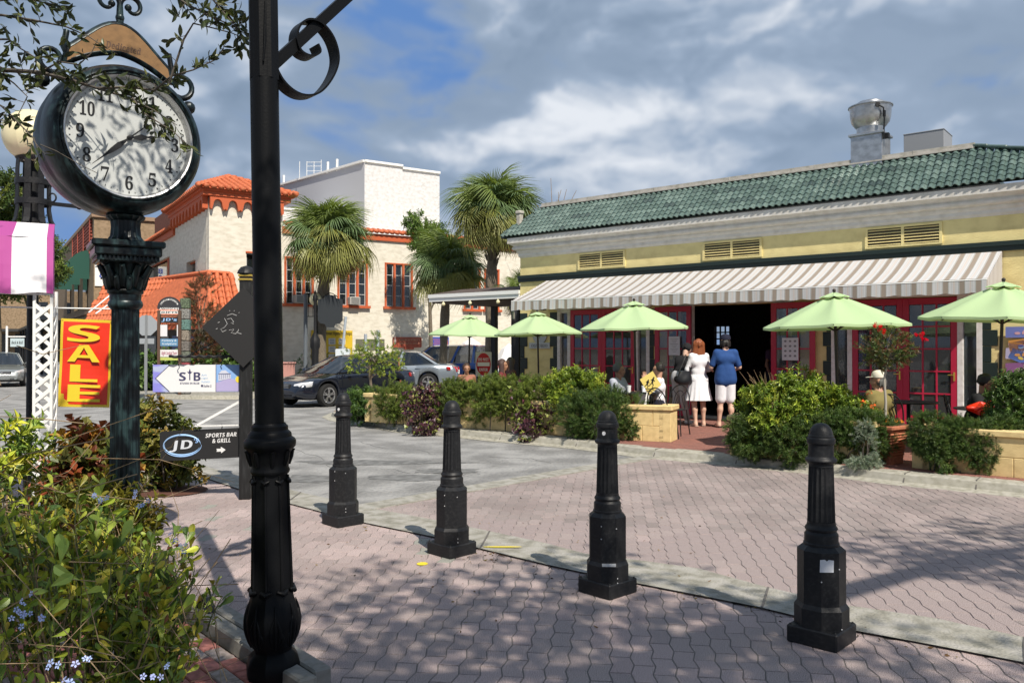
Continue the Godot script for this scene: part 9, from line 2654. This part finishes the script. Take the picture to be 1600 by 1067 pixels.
# o: joints override, colours and clothes. The figure faces +z; y = 0 is the ground
func person(called_label: String, p: Vector3, turn: float, o: Dictionary) -> Node3D:
	var t = thing("person", called_label, "person", p, turn)
	t.scale = Vector3(0.92, 1, 0.94) * o.get("s", 1.0)
	var sk = o.get("skin", M.skin)
	var wmn = o.get("woman", false)
	var seat = o.get("seat", false)
	var hy = 0.53 if seat else 0.93            # hip height
	var lean = o.get("lean", Vector3.ZERO)     # how far the shoulders move
	var J = func(y, x, z): return Vector3(x, hy + y, z) + lean * clampf(y / 0.5, 0, 1.3)
	var sw = 0.16 if wmn else 0.178; var hwid = 0.085
	var pel = [J.call(0.02, -hwid, 0), J.call(0.02, hwid, 0)]
	var wst = [J.call(0.18, -0.06, 0.0), J.call(0.18, 0.06, 0.0)]
	var chs = [J.call(0.38, -0.09, 0.0), J.call(0.38, 0.09, 0.0)]
	var shd = [J.call(0.49, -sw, -0.01), J.call(0.49, sw, -0.01)]
	var nk = J.call(0.56, 0, 0.0); var hd = J.call(0.70, 0, 0.02) + o.get("head", Vector3.ZERO)
	var kn = o.get("kn", [Vector3(-0.11, 0.5, 0.40), Vector3(0.11, 0.5, 0.40)] if seat else [Vector3(-0.10, 0.49, 0.02), Vector3(0.10, 0.49, 0.02)])
	var an = o.get("an", [Vector3(-0.12, 0.08, 0.36), Vector3(0.12, 0.08, 0.36)] if seat else [Vector3(-0.11, 0.08, -0.02), Vector3(0.11, 0.08, -0.02)])
	var el = o.get("el", [shd[0] + Vector3(-0.07, -0.28, 0.0), shd[1] + Vector3(0.07, -0.28, 0.0)])
	var wr = o.get("wr", [el[0] + Vector3(0.02, -0.22, 0.10), el[1] + Vector3(-0.02, -0.22, 0.10)])
	var w = 0.92 if wmn else 1.0
	var body = [[pel[0], pel[1], 0.115, 0.115], [wst[0], wst[1], 0.10 * w, 0.10 * w], [chs[0], chs[1], 0.115 * w, 0.115 * w], [shd[0], shd[1], 0.058 * w, 0.058 * w], [(pel[0] + pel[1]) / 2, (chs[0] + chs[1]) / 2, 0.11 * w, 0.11 * w], [J.call(0.48, 0, -0.01), nk, 0.062, 0.052 * w], [nk, hd + Vector3(0, -0.08, 0), 0.052 * w, 0.05 * w]]
	if o.get("belly", 0.0) > 0: body.append([J.call(0.12, 0, 0.05), J.call(0.22, 0, 0.05), 0.13, 0.12])
	var legs = []
	for i in 2:
		legs.append([pel[i], kn[i], 0.095 * w, 0.058]); legs.append([kn[i], kn[i].lerp(an[i], 0.35) + Vector3(0, 0, -0.015), 0.056, 0.055]); legs.append([kn[i].lerp(an[i], 0.35) + Vector3(0, 0, -0.015), an[i], 0.055, 0.036])
	var arms = []
	for i in 2:
		arms.append([shd[i], el[i], 0.052 * w, 0.040 * w]); arms.append([el[i], wr[i], 0.040 * w, 0.026 * w])
	var feet = []
	for i in 2:
		var dirf = o.get("toe", [Vector3(-0.04, 0, 0.15), Vector3(0.04, 0, 0.15)])[i]
		feet.append([an[i] + Vector3(0, -0.04, -0.03), an[i] + dirf + Vector3(0, -0.052, 0), 0.036, 0.027]); feet.append([an[i], an[i] + Vector3(0, -0.04, 0), 0.037, 0.037])
	var b = mb()
	skinned(b, body + legs + arms + feet, 0.02, 0.035)
	# head on its own finer grid
	var R = Basis(Vector3.UP, o.get("look", 0.0)) * Basis(Vector3.RIGHT, o.get("nod", 0.0))
	var H = func(x, y, z): return hd + R * Vector3(x, y, z)
	skinned(b, [[H.call(0, 0.035, -0.015), H.call(0, 0.03, 0.0), 0.088, 0.085], [H.call(0, -0.04, 0.035), H.call(0, -0.085, 0.05), 0.058, 0.032], [H.call(0, 0.015, 0.088), H.call(0, -0.022, 0.103), 0.010, 0.015], [H.call(-0.018, -0.052, 0.088), H.call(0.018, -0.052, 0.088), 0.010, 0.010], [H.call(-0.082, 0.0, -0.01), H.call(-0.084, -0.025, -0.005), 0.018, 0.012], [H.call(0.082, 0.0, -0.01), H.call(0.084, -0.025, -0.005), 0.018, 0.012], [H.call(-0.035, 0.03, 0.075), H.call(0.035, 0.03, 0.075), 0.016, 0.016], [H.call(0, -0.04, -0.03), H.call(0, -0.12, -0.02), 0.06, 0.055]], 0.011, 0.02)
	for i in 2: add_hand(b, el[i], wr[i], [-1, 1][i])
	part("body", b, sk, t)
	b = mb()
	for s in [-1, 1]: b.ball(H.call(s * 0.032, 0.012, 0.079), 0.0105, 8)
	part("eyes", b, M.black, t)
	# hair or cap
	b = mb()
	if o.has("hair"):
		var hb = [[H.call(0, 0.06, -0.03), H.call(0, 0.045, -0.04), 0.094, 0.09], [H.call(-0.05, 0.03, -0.04), H.call(0.05, 0.03, -0.04), 0.06, 0.06]]
		if o.has("cap"): hb = [[H.call(0, 0.0, -0.03), H.call(0, -0.02, -0.04), 0.088, 0.084]]
		for k in 12:
			var a = rng.randf_range(1.2, 5.1); var c0 = H.call(sin(a) * 0.085, 0.05 + rng.randf() * 0.05 - (0.09 if o.has("cap") else 0.0), cos(a) * 0.085 - 0.03)
			hb.append([c0, c0 + R * Vector3(sin(a) * 0.012, -0.07, cos(a) * 0.012), 0.022, 0.010])
		if o.get("long", false):
			for k in 14:
				var x = rng.randf_range(-0.11, 0.11)
				hb.append([H.call(x * 0.8, 0.02, -0.07), hd + R * Vector3(x * 1.4, rng.randf_range(-0.24, -0.17), -0.08 + absf(x) * 0.4), 0.024, 0.008])
			for x in [-0.07, -0.03, 0.03, 0.07]: hb.append([H.call(x, 0.04, -0.04), hd + R * Vector3(x * 1.35, -0.17, -0.05 + absf(x) * 0.3), 0.06, 0.045])
			hb.append([H.call(0.08, 0.0, 0.0), H.call(0.12, -0.15, 0.02), 0.035, 0.02]); hb.append([H.call(-0.08, 0.0, 0.0), H.call(-0.10, -0.16, 0.02), 0.035, 0.02])
		skinned(b, hb, 0.012, 0.02)
		part("hair", b, o.hair, t)
	if o.has("cap"):
		b = mb()
		b.lathe([[0.104, 0.045], [0.106, 0.07], [0.098, 0.11], [0.07, 0.14], [0.03, 0.152], [0.0, 0.154]], 22, Transform3D(R, hd + R * Vector3(0, 0.0, -0.015)))
		var cp = part("cap", b, o.cap, t)
		b = mb()
		var pg = PackedVector2Array()
		for i in 11: pg.append(Vector2(cos(PI * i / 10) * 0.085, sin(PI * i / 10) * 0.10))
		b.extrude(pg, 0.006, Transform3D(R * Basis(Vector3.RIGHT, PI / 2 + 0.12) * Basis(Vector3.UP, PI), hd + R * Vector3(0, 0.058, 0.075)) * Transform3D(Basis(Vector3.UP, PI), Vector3.ZERO))
		part("peak", b, o.cap, cp)
	if o.get("glasses", false):
		b = mb()
		for s in [-1, 1]:
			b.ball(H.call(s * 0.036, 0.012, 0.092), 0.026, 10, Vector3(1.0, 0.8, 0.35)); b.bar([H.call(s * 0.06, 0.018, 0.085), H.call(s * 0.09, 0.015, -0.01)], R * Vector3(0, 1, 0), 0.008, 0.004)
		part("sunglasses", b, M.black, t)
	# clothes over the same bones, a little fuller
	var inf = func(q, g): return [q[0], q[1], q[2] + g, q[3] + g]
	b = mb()
	var sh = []
	for i in 5: sh.append(inf.call(body[i], 0.016))
	if o.get("belly", 0.0) > 0: sh.append([J.call(0.12, 0, 0.05), J.call(0.22, 0, 0.05), 0.145, 0.135])
	if o.get("untucked", false): sh.append([pel[0] + Vector3(0, -0.04, 0), pel[1] + Vector3(0, -0.05, 0), 0.142, 0.142]); sh.append([wst[0], wst[1], 0.122, 0.122]); sh.append([J.call(0.09, -0.075, 0), J.call(0.09, 0.075, 0), 0.14, 0.14])
	for i in 2:
		var cut = o.get("sleeve", 0.6)
		if cut <= 1.0: sh.append([shd[i], shd[i].lerp(el[i], cut), 0.066 * w, 0.066 * w])
		else:
			sh.append([shd[i], el[i], 0.072 * w, 0.056 * w]); sh.append([el[i], el[i].lerp(wr[i], cut - 1.0), 0.056 * w, 0.044 * w])
	skinned(b, sh, 0.02, 0.03)
	part("shirt", b, o.shirt, t)
	if o.has("skirt"):
		b = mb()
		var pr = []
		var rows = []
		for i in 8:
			var u = i / 7.0
			var row = []
			for k in 60:
				var a = TAU * k / 60
				var r = lerpf(0.155, 0.255, u) * (1 + 0.07 * u * sin(a * 15)) + 0.01
				row.append(Vector3(sin(a) * r * 1.1, hy + 0.10 - 0.50 * u, cos(a) * r * 0.82))
			rows.append(row)
		rows.reverse()
		b.loft(rows, true, false); part("skirt", b, o.skirt, t)
	elif o.has("pants"):
		b = mb()
		var pt = [[pel[0], pel[1], 0.132, 0.132], [pel[0] + Vector3(0, 0.05, 0), pel[1] + Vector3(0, 0.05, 0), 0.12, 0.12]]
		var cut = o.get("cut", 0.9)
		for i in 2:
			pt.append([pel[i], pel[i].lerp(kn[i], minf(cut, 1.0)), 0.118, 0.105 if cut < 1 else 0.08])
			if cut > 1: pt.append([kn[i], kn[i].lerp(an[i], cut - 1.0), 0.08, 0.068])
		skinned(b, pt, 0.02, 0.02)
		part("shorts" if cut < 1 else "trousers", b, o.pants, t)
	for i in 2:
		b = mb()
		if o.get("sandals", false):
			var dirf = o.get("toe", [Vector3(-0.04, 0, 0.15), Vector3(0.04, 0, 0.15)])[i]
			var m = an[i] + dirf * 0.45
			b.cbox(Vector3(m.x, 0.013, m.z), Vector3(0.085, 0.024, 0.27), 0.01, Basis.looking_at(-dirf * Vector3(1, 0, 1), Vector3.UP))
			for f in [0.2, 0.75]: b.bar([an[i] + dirf * f + Vector3(-0.046, -0.06, 0), an[i] + dirf * f + Vector3(0, -0.005 - 0.012 * f, 0), an[i] + dirf * f + Vector3(0.046, -0.06, 0)], Vector3(0, 0, 1), 0.03, 0.008)
			part("sandal", b, o.get("shoe", M.polewood), t)
		else:
			skinned(b, [inf.call(feet[i * 2], 0.012), inf.call(feet[i * 2 + 1], 0.010)], 0.013, 0.02)
			part("shoe", b, o.get("shoe", M.polewood), t)
	return t

func make_people() -> void:
	make_hand()
	var whitecloth = mat(L(0.74, 0.74, 0.78), 0.85, 0, {"nrm": M.fold_n, "tri": Vector3(2.2, 1.0, 2.2), "ns": 0.25})
	var blue = mat(L(0.013, 0.06, 0.215), 0.85, 0, {"nrm": M.fold_n, "tri": Vector3(2.2, 1.0, 2.2), "ns": 0.25})
	var navy = mat(L(0.008, 0.01, 0.028), 0.9)
	var blackc = mat(L(0.008, 0.008, 0.01), 0.9)
	var ging = mat(L(0.26, 0.075, 0.025), 0.55); var greyh = mat(L(0.11, 0.11, 0.105), 0.8); var darkh = mat(L(0.012, 0.010, 0.009), 0.6)
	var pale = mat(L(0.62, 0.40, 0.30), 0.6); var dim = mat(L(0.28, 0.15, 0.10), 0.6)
	var F = func(px, py): return gnd(px, py, 0.127)
	# the pair at the entrance, backs to the road
	var wp = F.call(1092, 666)
	var w = person("woman in white top and pleated skirt seen from behind, red hair, black shoulder bag", wp, PI + 0.12, {"woman": true, "s": 0.97, "hair": ging, "long": true, "shirt": whitecloth, "sleeve": 1.35, "skirt": whitecloth, "skin": pale, "sandals": true, "shoe": mat(L(0.4, 0.3, 0.24), 0.6), "an": [Vector3(-0.12, 0.08, 0.03), Vector3(0.09, 0.08, -0.05)], "el": [Vector3(-0.26, 1.16, 0.06), Vector3(0.26, 1.15, 0.02)], "wr": [Vector3(-0.16, 1.08, 0.24), Vector3(0.2, 1.10, 0.22)], "look": -0.15})
	# her bag hangs on the left of the picture: her own left arm
	var hb = thing("shoulder_bag", "slouchy black leather shoulder bag hanging at the red-haired woman's side", "bag", wp + Vector3(-0.30, 0.94, 0.10), 0.2)
	var b = mb()
	var rows = []
	for i in 9:
		var u = i / 8.0; var row = []
		for k in 20:
			var a = TAU * k / 20
			var r = (0.62 + 0.38 * sin(PI * pow(u, 0.7))) * (1 + 0.05 * sin(a * 4 + u * 6))
			row.append(Vector3(cos(a) * 0.17 * r, -0.12 + 0.27 * u, sin(a) * 0.07 * r * (1.1 - 0.6 * u)))
		row.reverse()
		rows.append(row)
	b.loft(rows); part("pouch", b, mat(L(0.009, 0.009, 0.011), 0.3), hb)
	b = mb(); b.tube([Vector3(-0.12, 0.13, 0.0), Vector3(-0.02, 0.33, -0.02), Vector3(0.06, 0.47, -0.08), Vector3(0.10, 0.33, -0.05), Vector3(0.13, 0.13, 0.0)], 0.012, 6); part("strap", b, M.black, hb)
	person("man in blue polo shirt and white shorts seen from behind, dark cap, sandals", F.call(1134, 668), PI - 0.1, {"s": 1.02, "hair": darkh, "cap": navy, "shirt": blue, "untucked": true, "sleeve": 0.8, "pants": whitecloth, "cut": 0.88, "skin": pale, "sandals": true, "shoe": M.polewood, "an": [Vector3(-0.13, 0.08, -0.04), Vector3(0.13, 0.08, 0.03)], "toe": [Vector3(-0.10, 0, 0.12), Vector3(0.07, 0, 0.14)], "el": [Vector3(-0.285, 1.15, 0.02), Vector3(0.285, 1.15, 0.02)], "wr": [Vector3(-0.25, 1.10, 0.24), Vector3(0.25, 1.10, 0.24)]})
	person("stooping person in a black top and pale grey trousers, left of the red-haired woman", F.call(1062, 662), 2.3, {"s": 0.98, "hair": blackc, "shirt": blackc, "sleeve": 1.9, "pants": mat(L(0.42, 0.42, 0.44), 0.9), "cut": 1.9, "skin": pale, "shoe": whitecloth, "lean": Vector3(0, -0.08, 0.20), "nod": 0.5, "an": [Vector3(-0.12, 0.08, 0.12), Vector3(0.12, 0.08, -0.12)]})
	# diners on the left
	person("seated grey-haired man in a white printed T-shirt looking to the right", at(962, 543, 15.5) * Vector3(1, 0, 1) + Vector3(0, 0.03, 0), 0.9, {"seat": true, "hair": greyh, "shirt": mat(L(0.40, 0.42, 0.50), 0.85), "sleeve": 0.8, "belly": 1.0, "pants": navy, "cut": 1.8, "skin": M.skin_tan, "look": 0.4, "lean": Vector3(0, -0.01, 0.06), "el": [Vector3(-0.28, 0.80, 0.16), Vector3(0.28, 0.80, 0.16)], "wr": [Vector3(-0.1, 0.77, 0.36), Vector3(0.12, 0.77, 0.36)]})
	person("seated diner in a white blouse with one arm raised, behind the crossing sign", at(1030, 543, 15.3) * Vector3(1, 0, 1) + Vector3(0, 0.03, 0), -1.9, {"seat": true, "woman": true, "hair": darkh, "shirt": whitecloth, "sleeve": 0.5, "pants": navy, "cut": 0.7, "skin": M.skin, "el": [Vector3(-0.26, 0.82, 0.16), Vector3(0.24, 0.85, 0.2)], "wr": [Vector3(-0.12, 0.80, 0.36), Vector3(0.12, 1.05, 0.25)]})
	person("seated person with dark auburn hair and red top behind the left hedge", at(785, 543, 18.2) * Vector3(1, 0, 1) + Vector3(0, 0.05, 0), 1.4, {"seat": true, "woman": true, "hair": mat(L(0.06, 0.03, 0.025), 0.6), "long": true, "shirt": mat(L(0.14, 0.02, 0.02), 0.8), "pants": navy, "cut": 1.8, "skin": M.skin_tan})
	person("second seated person with curly grey-brown hair beside the auburn-haired one", at(797, 543, 18.9) * Vector3(1, 0, 1) + Vector3(0, 0.08, 0), -1.2, {"seat": true, "hair": mat(L(0.09, 0.075, 0.065), 0.8), "long": true, "shirt": mat(L(0.12, 0.05, 0.04), 0.8), "pants": navy, "cut": 1.8, "skin": M.skin_tan})
	person("seated child-sized diner with brown hair under the farthest parasol", at(729, 543, 19.4) * Vector3(1, 0, 1) + Vector3(0, 0.0, 0), 0.2, {"seat": true, "s": 0.95, "hair": mat(L(0.05, 0.025, 0.015), 0.6), "shirt": mat(L(0.3, 0.12, 0.08), 0.8), "pants": navy, "cut": 1.8, "skin": M.skin_tan})
	# right of the entrance
	person("seated man seen from behind in olive shirt and pale cap, beside the rose tree", at(1373, 543, 11.9) * Vector3(1, 0, 1) + Vector3(0, -0.03, 0), PI + 0.35, {"seat": true, "s": 1.0, "hair": greyh, "cap": mat(L(0.70, 0.66, 0.58), 0.85), "shirt": mat(L(0.20, 0.165, 0.055), 0.85), "sleeve": 1.4, "pants": navy, "cut": 1.8, "skin": M.skin, "look": 0.9})
	person("dark-haired man in black and sunglasses leaning on the table at the right", at(1516, 543, 11.6) * Vector3(1, 0, 1) + Vector3(0, 0.0, 0), 0.75, {"seat": true, "hair": darkh, "shirt": blackc, "sleeve": 0.7, "pants": navy, "cut": 1.8, "skin": M.skin_tan, "glasses": true, "nod": 0.25, "look": 0.2, "lean": Vector3(0, -0.05, 0.16), "el": [Vector3(-0.30, 0.80, 0.26), Vector3(0.30, 0.80, 0.26)], "wr": [Vector3(-0.08, 0.79, 0.46), Vector3(0.10, 0.79, 0.48)]})
	# in the shade of the doorway
	person("woman in dark violet holding a phone to her ear inside the doorway", CA * Vector3(6.35, 0.14, -1.2), 0.3, {"woman": true, "hair": darkh, "shirt": mat(L(0.06, 0.03, 0.07), 0.85), "sleeve": 0.4, "pants": navy, "cut": 1.9, "skin": dim, "el": [Vector3(-0.26, 1.15, 0.05), Vector3(0.24, 1.2, 0.12)], "wr": [Vector3(-0.22, 0.92, 0.14), Vector3(0.14, 1.48, 0.10)]})
	person("fair-haired woman in the dark doorway behind the phone caller", CA * Vector3(7.0, 0.14, -2.2), 0.6, {"woman": true, "hair": mat(L(0.20, 0.15, 0.08), 0.6), "long": true, "shirt": mat(L(0.07, 0.06, 0.045), 0.85), "pants": navy, "cut": 1.9, "skin": dim})
	person("man in dark blue deep inside the doorway beside the bar", CA * Vector3(7.35, 0.14, -2.9), 0.4, {"hair": darkh, "shirt": mat(L(0.015, 0.02, 0.09), 0.85), "pants": navy, "cut": 1.9, "skin": dim})

func _ready() -> void:
	rng.seed = 7
	setup()
	make_materials()
	make_leaf_meshes()
	for q in [[590, 640], [556, 640], [530, 645], [517, 651], [528, 656], [542, 659], [585, 666], [632, 674], [680, 678], [725, 682], [781, 688], [837, 693], [900, 698.5], [971, 707], [1022, 714], [1085, 719.5], [1150, 726], [1225, 733], [1300, 741], [1355, 748], [1412, 755], [1470, 760.5], [1525, 766], [1600, 773], [1750, 790], [2000, 822], [2400, 880]]: KERB.append(gnd(q[0], q[1]))
	make_ground()
	make_kerbs()
	make_cafe()
	make_spanish()
	make_left_street()
	make_terrace()
	make_cars()
	make_far_signs()
	make_bollards()
	make_lamp_post()
	make_clock()
	make_globe_lamp()
	make_signs()
	rng.seed = 70
	make_terrace_plants()
	make_palms()
	make_foreground_plants()
	make_oak()
	make_people()
	print("built")
